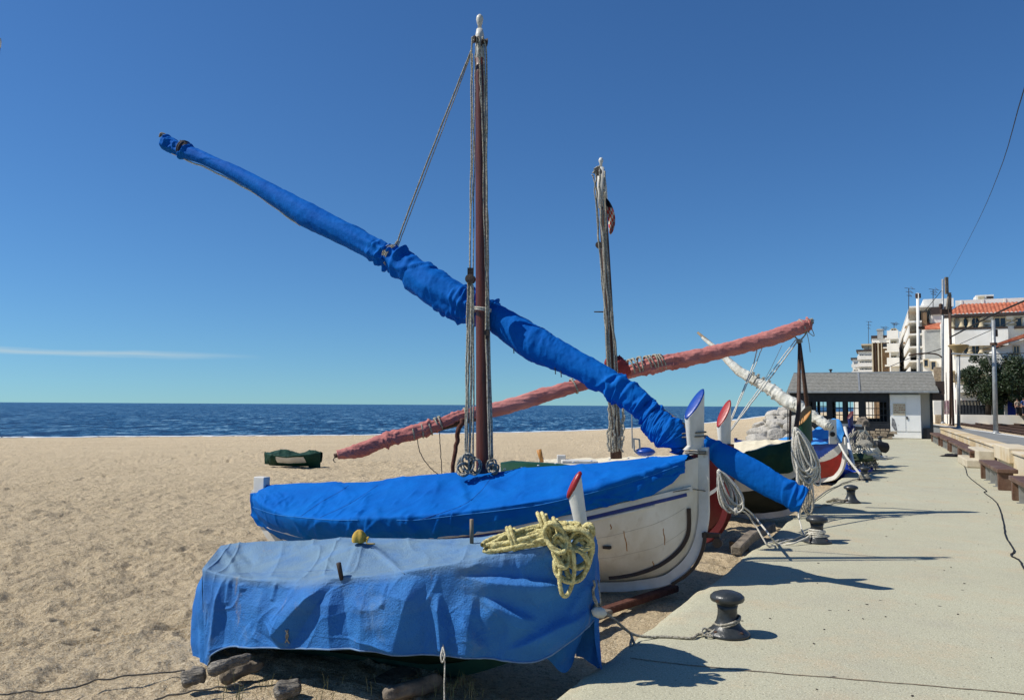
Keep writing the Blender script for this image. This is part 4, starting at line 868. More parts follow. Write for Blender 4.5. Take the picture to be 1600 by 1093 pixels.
# bow panels: dark flaps that hang past the stem
def panel(A1, B1, nA, nB, seed):
    global fad
    a = spline([tuple(at(*p)) for p in A1], nA); b = spline([tuple(at(*p)) for p in B1], nA); Q = np.stack([a * (1 - f) + b * f for f in np.linspace(0, 1, nB)], 1)
    Q = disp(Q, .012 * fbm(Q * 5, 3, seed) + .012 * np.sin(np.linspace(0, 9, nA))[:, None] * np.linspace(0, 1, nB)[None, :]); mb.grid(Q); fad = np.concatenate([fad, np.zeros(nA * nB)])
panel([(926, 826, 4.95), (931, 838, 5.06), (934, 850, 5.30)], [(929, 970, 4.98), (936, 1048, 5.06), (938, 1010, 5.4)], 40, 60, 3)
panel([(838, 1000, 4.93), (880, 980, 4.95), (931, 955, 5.02)], [(850, 1028, 4.98), (886, 1048, 4.99), (918, 975, 5.06)], 40, 40, 5)
panel([(895, 960, 5.12), (930, 950, 5.10), (935, 940, 5.12)], [(900, 1025, 5.14), (920, 1032, 5.12), (937, 1048, 5.1)], 40, 40, 6)
mb.at['fade'] = fad
TV = V[:, -1]; tarp = tag(mb.build('tarpaulin', K['tarp'], smooth=True), 'faded dusty blue tarpaulin draped in folds over the small rowing boat in front', 'tarpaulin')
q = MB(); q.tube(pp([(460, 905, 5.12), (452, 950, 5.1)], 3), .002, 4)
q = MB(); q.tube(jit(pp([(446, 982, 5.14), (450, 992, 5.12), (446, 1002, 5.13)], 14), .004, 8), .005, 6); q.tube(jit(pp([(450, 984, 5.14), (447, 996, 5.12), (452, 1004, 5.13)], 14), .004, 8, 3), .004, 6); 
q = MB(); q.tube(jit(pp([(693, 1006, 4.82), (691, 1020, 4.8), (695, 1036, 4.8), (694, 1100, 4.78), (694, 1130, 4.76)], 30), .003, 8), .004, 6); q.tube(pp([(692, 1010, 4.81), (689, 1024, 4.8), (691, 1034, 4.8), (695, 1024, 4.79), (692, 1010, 4.81)], 20), .005, 6)
q.build('tie_line', K['whiterope'], tarp, smooth=True)
q = MB(); q.tube(jit(pp([(929, 905, 4.9), (927, 930, 4.92), (934, 950, 4.93)], 14), .006, 8), .007, 6); q.tube(jit(pp([(926, 915, 4.93), (932, 940, 4.9), (936, 952, 4.93)], 14), .006, 8, 4), .005, 6); q.tube(pp([(934, 905, 4.96), (938, 935, 4.93), (938, 950, 4.93)], 10), .004, 6)
q.build('bow_tie', K['rope'], tarp, smooth=True)

q = MB(); q.tube([tuple(p) for p in TV[::4]], .006, 6); q.build('rolled_hem', K['creamhem'], tarp, smooth=True)
# seams sewn across the canvases, laid on their surfaces
from mathutils.bvhtree import BVHTree
def on_surface(o, pts, n, m, name, rad, parent, lift=.001):
    L = LOC[o.name]; bv = BVHTree.FromPolygons([v.co + L for v in o.data.vertices], [tuple(p.vertices) for p in o.data.polygons]); P = []; O = Vector((0, 0, EYE))
    for u, v in spline(pts, n):
        r = ray(u, v).normalized(); h = bv.ray_cast(O, r)
        if h[0] is not None: P.append(h[0] - r * lift)
    if len(P) > 3: return MB().tube(P, rad, 5).build(name, m, parent, smooth=True)
K['seam'] = mat('canvas_seam', (.002, .05, .24), (.004, .08, .32), 20, .8)
K['seamlight'] = mat('canvas_hem_tape', (.01, .17, .52), (.02, .2, .55), 20, .8)
for l in ([(395, 792), (430, 803), (470, 808), (520, 812), (560, 812)], [(620, 812), (650, 812), (720, 804), (790, 796), (850, 787), (930, 768), (1000, 748), (1060, 727)]): on_surface(cA, l, 120, K['seamlight'], 'hem_tape', .0035, cA)
for l in ([(470, 806), (500, 785), (530, 768), (545, 758)], [(500, 808), (545, 787), (590, 758)], [(655, 812), (720, 790), (748, 770), (766, 748)]): on_surface(cA, l, 60, K['seam'], 'seam', .003, cA)
for l in ([(563, 846), (590, 862), (632, 896)], [(372, 896), (450, 893), (520, 890)]): on_surface(tarp, l, 60, K['creamhem'], 'seam', .003, tarp)
for l in ([(446, 984), (450, 992), (446, 1003)], [(450, 983), (447, 995), (452, 1004)]): on_surface(tarp, l, 14, K['rope'], 'tie_knot', .005, tarp, .006)

# yellow rope
q = MB(); rr = random.Random(11)
for k in range(9):
    x0, x1 = 757 + rr.uniform(-4, 12), 905 + rr.uniform(-25, 22); y0, y1 = 856 + rr.uniform(-6, 6), 822 + rr.uniform(-6, 8); P = []; hw = rr.uniform(6, 13)
    for j in range(16):
        t = 2 * math.pi * j / 16; f = (1 - math.cos(t)) / 2; u = x0 + (x1 - x0) * f; v = y0 + (y1 - y0) * f ** .8 + math.sin(t) * hw; Y = np.interp(u, [755, 860, 925], [4.86, 4.80, 4.88]) - .03 + (.10 * math.sin(t) if math.sin(t) < 0 else 0) * -1 * .9 + rr.uniform(-.02, .02)
        P.append(at(u, v, Y))
    q.tube(spline(P + [P[0]], 260), .0128, 10, cap=False, twist=.55)
for (cu, cv, hw, hh, tilt, Y) in ((886, 893, 11, 38, .10, 4.72), (893, 880, 26, 26, .3, 4.75), (880, 858, 12, 26, -.2, 4.72), (903, 855, 20, 30, .2, 4.76), (896, 840, 28, 16, .2, 4.74), (868, 838, 14, 24, -.5, 4.70), (905, 870, 18, 34, .3, 4.78), (918, 832, 9, 14, .2, 4.80)):
    for k in range(1 if hh > 36 else 2):
        P = []; du = rr.uniform(-4, 4)
        for j in range(16):
            t = 2 * math.pi * j / 16; x = math.cos(t) * hw * rr.uniform(.95, 1.05); y = math.sin(t) * hh
            P.append(at(cu + du * k + x * math.cos(tilt) - y * math.sin(tilt), cv + 3 * k + x * math.sin(tilt) + y * math.cos(tilt), Y + .02 * math.sin(t * 2 + k) - .012 * k))
        q.tube(spline(P + [P[0]], 200), .0128, 10, cap=False, twist=.55)
for cu, cv, Y in ((801, 845, 4.80), (806, 844, 4.80), (849, 822, 4.76), (856, 822, 4.75), (874, 830, 4.72)):
    wrapring(q, at(cu, cv, Y + .07), (1, 0, .35), .085, .0125, 1.0, .02)
tag(q.build('rope_coil', K['yellowrope'], smooth=True), 'tangled coil of yellow braided rope hanging over the bow of the tarpaulin-covered boat', 'rope')
# ================= BOAT C : dark red boat behind =================
COV = 'traditional fishing boats drawn up by the promenade'
hC = Hull((2.60, 9.70), (-.49, .872), 5.4, .88)
C = thing('sailing_boat', hC.P(2.7, 0, -.2), 'dark red wooden boat with red-tipped white stem and leaning mast, behind the blue-covered boat', 'boat', COV)
hC.shell(C, [K['darkred'], K['darkred'], K['white']], lambda x, q: 1 if q < .40 else (2 if q < .455 else 0)); hC.deck(C, K['white'], drop=.02)
hC.stem(C, K['darkred'], 1.15); hC.head(C, K['white'], K['red'], 1.10, 1.66, 1.36, x0=-.05, x1=.15, ry=.062)
hC.strake(C, K['white'], 'gunwale', .05, 5.35, lambda x: hC.zs(x), .05, .04)
q = MB(); q.box(at(877, 717, 12.4), (.13, .13, .13)); q.box(at(905, 721, 12.3), (.55, .35, .05), (1, .1, -.02)); mods(q.build('deck_box', K['white'], C), .01, 2)
q = MB(); q.tube([at(847, 722, 12.6), at(842, 702, 12.6)], [.03, .04], 8); q.build('tiller', K['ochre'], C, smooth=True)
q = MB(); V = [[list(at(u, v + dv, Y)) for u, v in ((782, 722), (800, 719), (830, 721), (870, 723), (892, 726))] for dv, Y in ((30, 10.9), (4, 11.0), (0, 11.3), (10, 11.8))]; q.grid(np.array(V)); q.build('green_hatch_cloth', K['green'], C, smooth=True)
# raised white coaming rising to the bow
q = MB(); V = []
for x in np.linspace(.25, 3.2, 26):
    b = hC.b(x) * .9; z = hC.zs(x) + .02 + interp(x, [(0, .0), (.8, .0), (2, -.03), (3.2, -.12)]); V.append([list(hC.P(x, b * k, z - .12 * abs(k) ** 2)) for k in np.linspace(-1, 1, 9)])
q.grid(np.array(V)); q.build('foredeck', K['white'], C, smooth=True)
cb, ct = at(963, 716, 11.8), at(939, 262, 11.8)
q = MB(); q.tube([cb.lerp(ct, f) for f in np.linspace(0, .94, 16)], [np.interp(i, [0, 15], [.085, .055]) for i in range(16)], 16); mastC = q.build('mast', K['spar'], C, smooth=True)
q = MB(); q.tube([cb.lerp(ct, f) for f in (.86, .93, 1.0)], [.075, .075, .05], 14); q.lathe(ct, [(.02, -.02), (.022, .07), (.034, .09), (.036, .12), (.02, .15), (.002, .155)], 12); q.build('masthead', K['white'], mastC, smooth=True)
q = MB(); q.lathe(at(934, 268, 11.68), [(.01, -.03), (.06, -.028), (.045, 0), (.06, .028), (.01, .03)], 14, (.3, 1, 0)); q.lathe(at(936, 383, 11.68), [(.01, -.03), (.05, -.03), (.05, .03), (.01, .03)], 12, (.3, 1, 0)); q.lathe(at(941, 487, 11.66), [(.008, -.12), (.012, .12)], 8, (1, 0, 0)); each(q, 'pulley_block', K['irondark'], mastC)
lines([([(926, 272, 11.6), (930, 300, 11.6), (943, 470, 11.62), (950, 560, 11.62)], .010), ([(931, 262, 11.62), (934, 350, 11.62), (946, 500, 11.62), (955, 706, 11.62)], .014), ([(936, 265, 11.6), (940, 350, 11.6), (951, 500, 11.6), (960, 706, 11.6)], .016),
       ([(944, 268, 11.64), (946, 380, 11.62), (956, 500, 11.6), (966, 704, 11.6)], .014), ([(947, 300, 11.66), (950, 420, 11.64), (961, 540, 11.64), (971, 704, 11.62)], .012), ([(927, 270, 11.6), (931, 262, 11.6), (938, 260, 11.6)], .012), ([(940, 330, 11.6), (944, 440, 11.6), (952, 620, 11.6), (957, 706, 11.58)], .012)], K['rope'], mastC, 'shroud_rope', wob=.012)
lines([([(956, 585, 11.5), (952, 640, 11.5), (950, 705, 11.5)], .016), ([(960, 585, 11.5), (960, 640, 11.5), (958, 700, 11.5)], .016), ([(968, 600, 11.5), (972, 650, 11.5), (966, 700, 11.5)], .014), ([(973, 625, 11.5), (974, 670, 11.5), (972, 706, 11.5)], .014)], K['rope'], mastC, 'tackle_rope', wob=.02, seed=9)
# small striped flag on the mast
q = MB(); V = []
for f in np.linspace(0, 1, 22):
    u0_, v0_ = 946 + 6 * f, 306 + 58 * f; wd_ = 12 * math.sin(math.pi * min(1, f * .98)) ** .6
    V.append([list(at(u0_ + wd_ * g, v0_ + 3 * g, 11.68 - .05 * math.sin(g * 9 + f * 6))) for g in np.linspace(0, 1, 9)])
q.grid(np.array(V), mi=lambda i, j: 0 if i < 6 else ((i // 2 + j // 2) % 2 + 1)); q.build('flag', [K['cloth_dark'], K['flagred'], K['creamfab']], mastC, smooth=True)
# furled red sail
YT = [(524, 704), (560, 692), (600, 677), (650, 662), (690, 652), (720, 640), (775, 628), (850, 606), (905, 592), (945, 588), (975, 574), (1020, 558), (1060, 551), (1110, 541), (1160, 528), (1210, 513), (1250, 500), (1266, 499)]
YB = [(530, 716), (562, 714), (604, 698), (655, 685), (696, 668), (725, 656), (778, 650), (855, 627), (908, 611), (948, 598), (982, 590), (1030, 579), (1068, 574), (1118, 562), (1168, 550), (1218, 536), (1256, 521), (1266, 512)]
yc = lambda u: np.interp(u, [520, 962, 1268], [10.95, 12.05, 12.35])
cp = []; rd = []
for (a, b), (c, d) in zip(YT, YB):
    u, v = (a + c) / 2, (b + d) / 2; Y = yc(u); cp.append(tuple(at(u, v, Y))); rd.append(math.hypot(a - c, b - d) / 2 / F * Y)
yardC = MB().tube(pp([(522, 712, 10.97), (700, 664, yc(700)), (962, 590, 12.07), (1150, 548, yc(1150)), (1270, 503, 12.35)], 30), [.03 + .03 * math.sin(math.pi * i / 29) for i in range(30)], 10).build('yard', K['spar'], C, smooth=True)
bundle(cp, rd, K['pinkfab'], yardC, 'furled_sail', n=560, ring=60, crs=1.2, pinch=((.12, .0), (.22, .12), (.30, .10), (.56, .12), (.62, .06), (.66, .06), (.98, .2)), wr=.10, seed=51)
q = MB(); 
for i_, (u, v, r_) in enumerate(((986, 574, .125), (993, 572, .125), (1000, 570, .125), (1012, 568, .12), (1018, 567, .12), (1024, 566, .12), (1029, 566, .12), (1034, 565, .12), (660, 672, .10), (672, 668, .10), (683, 662, .09), (646, 676, .10), (688, 660, .09), (897, 603, .115), (727, 647, .09), (1252, 510, .10))):
    wrapring(q, at(u, v, yc(u)), (1, .2, .32 + .2 * math.sin(i_ * 2.1)), r_, .013, 1.2, .02)
each(q, 'lashing', K['rope'], yardC, True)
q = MB(); V = []
bundle([tuple(at(946, 566, 11.9)), tuple(at(958, 567, 11.85)), tuple(at(968, 572, 11.85)), tuple(at(976, 582, 11.95)), tuple(at(962, 590, 12.0))], [.05, .11, .12, .09, .06], K['pinkdark'], yardC, 'canvas_wrap', n=60, ring=26, wr=.22, seed=6)
lines([([(651, 676, 10.9 + .4), (656, 705, 11.3), (672, 730, 11.3), (686, 741, 11.3)], .006), ([(686, 664, 11.35), (688, 700, 11.3), (691, 745, 11.3)], .006), ([(524, 712, 10.95), (521, 718, 10.95), (524, 722, 10.95)], .006)], K['darkrope'], yardC, 'hanging_line', wob=.004)
q = MB(); q.tube(jit(pp([(724, 654, 11.3), (716, 672, 11.25), (714, 690, 11.25), (710, 715, 11.2), (706, 745, 11.2)], 30), .012, 6), [.036 - .010 * (i / 29) for i in range(30)], 8); q.build('brown_strap', K['brownrope'], yardC, smooth=True)
q = MB(); q.tube(pp([(1256, 503, 12.3), (1270, 499, 12.3), (1264, 508, 12.3), (1256, 520, 12.3)], 14), .022, 7); q.tube(pp([(1240, 524, 12.3), (1250, 531, 12.28), (1262, 516, 12.3), (1258, 505, 12.3)], 14), .012, 6)
q.tube(pp([(1260, 515, 12.3), (1264, 535, 12.3), (1266, 550, 12.3)], 10), .005, 5); q.tube(pp([(1258, 515, 12.3), (1272, 525, 12.3), (1268, 512, 12.3)], 10), .006, 5); q.build('tip_lashing', K['rope'], yardC, smooth=True)
lines([([(1183, 545, 12.25), (1176, 572, 12.1), (1150, 635, 11.4), (1126, 690, 10.3)], .009), ([(1191, 543, 12.25), (1180, 570, 12.1), (1152, 635, 11.4), (1128, 690, 10.3)], .007), ([(1246, 533, 12.3), (1200, 595, 11.7), (1160, 648, 10.9), (1127, 692, 10.2)], .011), ([(1243, 531, 12.3), (1196, 594, 11.7), (1157, 648, 10.9), (1126, 692, 10.2)], .008), ([(1222, 540, 12.3), (1196, 590, 12.3), (1180, 600, 12.3)], .004)], K['whiterope'], yardC, 'sheet_rope', wob=.003)
q = MB(); hank(q, (1124, 735), (1152, 800), .22, 9.05, 7, .012, 3); hank(q, (1126, 730), (1140, 795), .14, 9.1, 4, .011, 5)
for k in range(6): wrapring(q, at(1148, 798, 9.05), (1, .3 * k, .2 * k), .035, .010, 1, .01)
tag(q.build('rope_coil', K['whiterope'], smooth=True), 'white mooring rope hanging in loops from the bow of the dark red boat', 'rope')
# metal frame with rod and blue fender on boat C
q = MB(); q.tube(pp([(987, 640, 10.6), (988, 700, 10.6)], 3), .008, 6); 
for a, b in (((990, 684), (991, 704)), ((991, 685), (999, 686)), ((999, 686), (1000, 706)), ((991, 704), (1000, 706))): q.sweep([at(*a, 10.55), at(*b, 10.55)], (0, 1, 0), .04, .018)
tag(q.build('steel_frame', K['galv']), 'small grey steel frame with upright rod standing on the deck behind the blue canvas', 'frame')
q = MB(); q.lathe(at(1008, 706, 10.6), [(.01, -.06), (.09, -.04), (.14, 0), (.12, .03), (.06, .06), (.01, .065)], 20)
tag(q.build('buoy', K['bluepaint'], smooth=True), 'blue round buoy beside the steel frame on the white foredeck', 'buoy')

# ================= BOAT D : green and cream covered boat =================
hD = Hull((4.51, 12.25), (-.72, .694), 5.4, .92)
D = thing('sailing_boat', hD.P(2.7, 0, -.2), 'white boat with dark bottom and ochre-topped green stem, under a green and cream canvas', 'boat', COV)
hD.shell(D, [K['darkhull'], K['white'], K['greenfab']], lambda x, q: 0 if q < .42 else 1); hD.deck(D, K['white']); hD.stem(D, K['white'], 1.0, wd=.05)
hD.head(D, K['green'], K['ochre'], .92, 1.60, 1.33, x0=-.06, x1=.20, ry=.085, tp=.55)
cD = cover(hD, .16, 5.4, lambda x: interp(x, [(0, .75), (.2, .60), (1, .47), (2.5, .30), (5.4, .2)]), lambda x: interp(x, [(0, 1.10), (1.0, 1.06), (1.7, .93), (2.2, .78), (3, .70), (5.4, .52)]), None, 'boat_cover', None, nx=200, nw=20, wr=.014, seed=61, mats=[K['greenfab'], K['creamfab']], split=lambda i, j: 1 if .235 < j < .80 else 0,
           fl=[(1205, 690, 1185, 740, 5, 9, .03), (1170, 700, 1160, 740, 4, 7, .03), (1228, 695, 1215, 735, 4, 7, .02)])
tag(cD, 'dark green canvas cover with cream top on the boat with the ochre-topped stem', 'boat cover')
q = MB(); q.tube(jit(pp([(1243, 672, 11.75), (1244, 700, 11.7), (1246, 740, 11.65), (1248, 800, 11.6)], 20), .004, 5), .02, 8); q.build('white_line', K['whiterope'], D, smooth=True)
q = MB(); hank(q, (1242, 668), (1272, 758), .30, 11.72, 12, .014, 7); hank(q, (1246, 674), (1268, 745), .20, 11.66, 7, .014, 8); hank(q, (1250, 700), (1264, 800), .16, 11.76, 5, .012, 9)
tag(q.build('rope_coil', K['whiterope'], smooth=True), 'large hank of white rope hanging beside the green stem with ochre top', 'rope')
q = MB(); hank(q, (1262, 760), (1262, 805), .14, 11.5, 5, .010, 12)
tag(q.build('rope_coil', K['rope'], smooth=True), 'short grey rope tail hanging just behind the square end of the blue yard sleeve', 'rope')
# crutch of two dark spars
cr = thing('spar_crutch', at(1250, 700, 12.0), 'pair of dark spars leaning together to hold up the tip of the red furled sail', 'crutch')
q = MB(); q.tube([at(1249, 530, 12.3), at(1248, 640, 12.0), at(1244, 668, 11.9), at(1243, 672, 11.88)], [.022, .034, .036, .036], 10); q.build('leg', K['spar'], cr, smooth=True)
q = MB(); q.tube([at(1243, 670, 11.88), at(1246, 740, 11.75), at(1249, 812, 11.6)], .030, 10); q.build('leg', K['white'], cr, smooth=True)
q = MB(); q.tube([at(1249, 530, 12.3), at(1262, 640, 12.8), at(1264, 660, 12.85), at(1266, 688, 12.9)], [.022, .036, .04, .04], 10); q.build('leg', K['spar'], cr, smooth=True)
q = MB(); wrapring(q, at(1249, 533, 12.3), (0, 0, 1), .04, .010, 3, .02); q.build('lashing', K['rope'], cr, smooth=True)

# white furled sail (yard of boat E)
hE = Hull((7.56, 18.3), (-.36, .933), 5.0, .90, zs=[(0, .90), (.8, .80), (1.2, .72), (2.3, .57), (3.6, .46), (5.4, .5)])
E = thing('sailing_boat', hE.P(2.7, 0, -.2), 'blue boat with white wedge and bright red bottom, bow under a peaked canvas', 'boat', COV)
def bandE(x, q):
    if q < .42: return 0
    return 1 if x < .55 * (1 - (q - .42) / .34) else 2
hE.shell(E, [K['red'], K['white'], K['bluepaint']], bandE, nq=60); hE.deck(E, K['white']); hE.stem(E, K['white'], .92, wd=.06)
cp = []; rd = []
WT = [(1096, 524), (1120, 540), (1132, 553), (1160, 574), (1190, 592), (1215, 604), (1235, 618), (1252, 626), (1268, 640), (1292, 655), (1300, 662)]
WB = [(1098, 530), (1116, 548), (1130, 562), (1155, 588), (1184, 605), (1205, 620), (1222, 634), (1240, 642), (1258, 650), (1284, 668), (1296, 672)]
for (a, b), (c, d) in zip(WT, WB):
    u, v = (a + c) / 2, (b + d) / 2; Y = np.interp(u, [1090, 1300], [20.5, 17.9]); cp.append(tuple(at(u, v, Y))); rd.append(math.hypot(a - c, b - d) / 2 / F * Y * (1 if u > 1110 else .5))
yE = MB().tube([at(1090, 519, 20.5), at(1112, 538, 20.3), at(1160, 580, 19.7), at(1240, 632, 18.7), at(1290, 660, 18.0)], [.03, .05, .06, .06, .06], 8).build('yard', K['bleached'], E, smooth=True)
bundle(cp, rd, K['whitefab'], yE, 'furled_sail', n=240, ring=36, pinch=((.35, .1), (.5, .12), (.7, .1), (.85, .2)), wr=.09, seed=71)
q = MB()
for u, v in ((1172, 590), (1180, 593), (1188, 598), (1197, 603), (1205, 609), (1226, 622), (1246, 634)): wrapring(q, at(u, v, 19.4), (1, -.2, -.7), .16, .014, 1.3, .03)
each(q, 'lashing', K['rope'], yE, True)
q = MB(); q.tube([at(1235, 640, 19.2), at(1234, 690, 19.5)], .03, 8); q.tube([at(1231, 640, 19.2), at(1231, 690, 19.5)], .012, 6); q.build('yard_prop', K['spar'], E, smooth=True)
# peaked light blue canvas
q = MB(); V = []
for x in np.linspace(-.02, 2.2, 60):
    b = hE.b(max(x, 0)) + .05; zr_ = interp(x, [(-.02, 1.0), (.12, 1.30), (.30, 1.34), (1.3, .88), (3, .72)]); zs_ = hE.zs(max(x, 0)) + .0; zh = zs_ - .10; r = []
    for k in np.linspace(-1, 1, 25):
        ak = abs(k); r.append(list(hE.P(x, b * k / max(ak, 1) * (1 if ak < .8 else 1), zs_ + (zr_ - zs_) * (1 - min(1, ak / .8)) ** 1.1 if ak < .8 else zs_ + (zh - zs_) * (ak - .8) / .2)))
    V.append(r)
V = np.array(V); V = disp(V, .03 * fbm(V * 3, 3, 5) + .02 * (1 - np.abs(vn(V * 3.5, 6))) ** 3); q.grid(V); tag(q.build('boat_cover', K['lightblue'], smooth=True), 'peaked light blue canvas on the bow of the blue and red boat', 'boat cover')
# ================= BOAT F =================
hF = Hull((9.15, 21.6), (-.36, .933), 5.0, .85)
Fb = thing('sailing_boat', hF.P(2.7, 0, -.2), 'navy blue boat with short red stem tip, farthest of the row before the fishing gear', 'boat', COV)
hF.shell(Fb, [K['navy'], K['white']], lambda x, q: 0 if q < .93 else 1); hF.deck(Fb, K['navy']); hF.stem(Fb, K['navy'], 1.1)
hF.head(Fb, K['navy'], K['darkred'], 1.05, 1.48, 1.28, x0=-.05, x1=.14, ry=.06)
q = MB(); q.sweep([hF.P(.05, -.35, 1.10), hF.P(.05, .35, 1.13)], (0, 0, 1), .06, .10); q.build('cross_beam', K['white'], Fb)
q = MB(); p0 = hE.P(-.02, 0, .9)
q.box(at(1301, 674, 18.1), (.20, .03, .55), (1, .3, 0)); q.lathe(at(1299, 667, 18.05), [(.01, -.01), (.05, -.01), (.05, .01), (.01, .01)], 14, (0, 1, 0), mi=1); q.lathe(at(1301, 678, 18.05), [(.01, -.01), (.055, -.01), (.055, .01), (.01, .01)], 14, (0, 1, 0), mi=1)
tag(q.build('bow_board', [K['white'], K['black']]), 'small white board with two dark round fittings at the bow of the blue-red boat', 'board')
lines_top = [([(1305, 680, 18.2), (1322, 712, 17.6), (1345, 742, 17.2)], 'white rope running from the blue and red bow down to the bollard with wrapped lines', .025), ([(1320, 668, 20.0), (1326, 695, 19.3), (1333, 726, 18.6)], 'straight white pole leaning between the navy bow and the ground', .045), ([(1302, 690, 18.0), (1308, 712, 17.8), (1309, 745, 17.6)], None, .014)]
for l, lab, r_ in lines_top:
    if lab is None: continue
    q = MB(); q.tube(pp(l, 24), r_, 8); tag(q.build('white_pole' if r_ > .04 else 'mooring_line', K['white'] if r_ > .04 else K['whiterope'], smooth=True), lab, 'pole' if r_ > .04 else 'rope')
# heap builders
def blob(c, sx, sy, sz, seed, m, name, lab, cat, ampl=.25, fr=2.2, group=None, n=22, parent=None, flatb=True):
    q = MB(); V = []
    for i in range(n + 1):
        a = math.pi * i / n; r = []
        for j in range(2 * n):
            b = 2 * math.pi * j / (2 * n); d = np.array([math.sin(a) * math.cos(b), math.sin(a) * math.sin(b), math.cos(a)]); k = 1 + ampl * float(fbm(d * fr + seed * 3.1, 3, seed)); p = d * k
            z = p[2] * sz; z = max(z, -.25 * sz) if flatb else z; r.append([c[0] + p[0] * sx, c[1] + p[1] * sy, c[2] + z])
        V.append(r)
    q.grid(np.array(V), closed=True); o = q.build(name, m, parent, smooth=True)
    return tag(o, lab, cat, group) if lab else o
def gz(u, v, z=0): return gnd(u, v, z)
b0 = gnd(1325, 746, -.15); blob((b0.x, b0.y + .4, b0.z), .75, .5, .32, 5, K['royal'], 'plastic_sheet', 'crumpled royal blue plastic sheet lying at the foot of the navy boat', 'plastic sheet', .35, 2.6)
# fishing gear
nets = [(1345, 704, 20.5, .42, .35, .30, 'rope', 'fishing_net', 'brown fishing net heaped beside the white pole', 'net'), (1352, 694, 21.5, .30, .3, .38, 'darkrope', 'fishing_net', 'dark fishing net heap topped by a straw-coloured bundle', 'net'),
        (1352, 710, 20.2, .48, .35, .22, 'whitefab', 'canvas_bundle', 'crumpled pale canvas bundle between the nets and the bollards', 'canvas'), (1341, 718, 19.6, .45, .3, .18, 'olive', 'canvas_bundle', 'folded dark green cloth low in front of the pale canvas', 'cloth'),
        (1349, 663, 22.0, .22, .2, .26, 'timber', 'straw_bundle', 'straw-coloured bundle on top of the dark net heap', 'bundle'), (1366, 716, 20.6, .55, .3, .10, 'whitefab', 'canvas_bundle', 'flat white canvas spread on the paving beside the bollards', 'canvas')]
for i, (u, v, Y, sx, sy, sz, m, nm, lab, cat) in enumerate(nets):
    c = at(u, v, Y); blob(c, sx * .8, sy * .8, sz * .8, 30 + i, K[m], nm, lab, cat, .34, 2.1)
q = MB(); q.add([at(1340, 671, 21.5), at(1353, 671, 21.8), at(1377, 706, 22.4), at(1357, 712, 21.6)] + [p + Vector((0, .03, -.04)) for p in (at(1340, 671, 21.5), at(1353, 671, 21.8), at(1377, 706, 22.4), at(1357, 712, 21.6))], [(3, 2, 1, 0), (4, 5, 6, 7), (0, 1, 5, 4), (1, 2, 6, 5), (2, 3, 7, 6), (3, 0, 4, 7)])
tag(q.build('leaning_board', K['creamfab']), 'pale cream board leaning against the dark net heap', 'board')
q = MB(); rr = random.Random(5)
for k in range(16):
    u0_ = rr.uniform(1318, 1345); v0_ = rr.uniform(700, 735); q.tube(jit(pp([(u0_, v0_, 19.8), (u0_ + 14, v0_ - rr.uniform(0, 8), 20), (1365 + rr.uniform(-8, 8), 722 + rr.uniform(-12, 12), 20.6)], 16), .03, 7, k), .014, 5)
for k in range(46):
    u0_ = rr.uniform(1324, 1356); v0_ = rr.uniform(668, 694); q.tube(jit(pp([(u0_, v0_, 20.6), (u0_ - 6 + rr.uniform(-3, 6), v0_ + 18, 20.4), (u0_ + rr.uniform(-6, 6), v0_ + 40, 20.1)], 16), .04, 7, k + 40), .014, 5)
tag(q.build('tangled_ropes', K['rope'], smooth=True), 'tangle of grey ropes strewn from the fishing nets to the bollards', 'rope')

# ================= small dinghy on the beach =================
y0 = 26.0; gx = gnd(452, 730, bz(-7.2, 26)); hG = Hull((gx.x + 1.0, gx.y + .0), (-.98, .18), 1.9, .50, zs=[(0, .44), (2.7, .34), (5.4, .44)], kl=[(0, .15), (.5, .02), (2.7, 0), (5, .02), (5.4, .15)], dz=gx.z + .02)
G = thing('dinghy', hG.P(.9, 0, 0), 'tiny green dinghy with a pale side lying alone on the open beach', 'dinghy')
hG.shell(G, [K['green'], K['white']], lambda x, q: 0 if q < .35 or q > .9 else 1); hG.deck(G, K['green'], .05, 1.85)
cG = cover(hG, -.02, 1.92, lambda x: .40 - .28 * (1 - min(1, abs(x - .95) / .3)) * 0 - (.36 if x < .38 else 0) - (.28 if x > 1.35 else 0) - .06, lambda x: .46 + .05 * math.sin(x * 6), None, 'boat_cover', K['greenfab'], nx=90, nw=10, wr=.03, seed=91, far_hem=.3)
tag(cG, 'dark green cloth draped over the tiny dinghy on the open beach', 'boat cover')
# mast tip of a boat beyond the left edge
mp0 = at(-130, 1040, 3.7); mp0.z = -.25
pl = thing('leaning_mast', mp0, 'slim leaning mast whose pale tip just shows at the left edge of the sky', 'mast')
q = MB(); q.tube([mp0, at(-50, 500, 3.65), at(-3, 66, 3.6)], [.03, .022, .011], 10); q.build('pole', K['spar'], pl, smooth=True)
q = MB(); q.lathe(at(-2, 64, 3.6), [(.010, -.03), (.012, 0), (.008, .012), (.001, .018)], 12); q.build('tip', K['white'], pl, smooth=True)
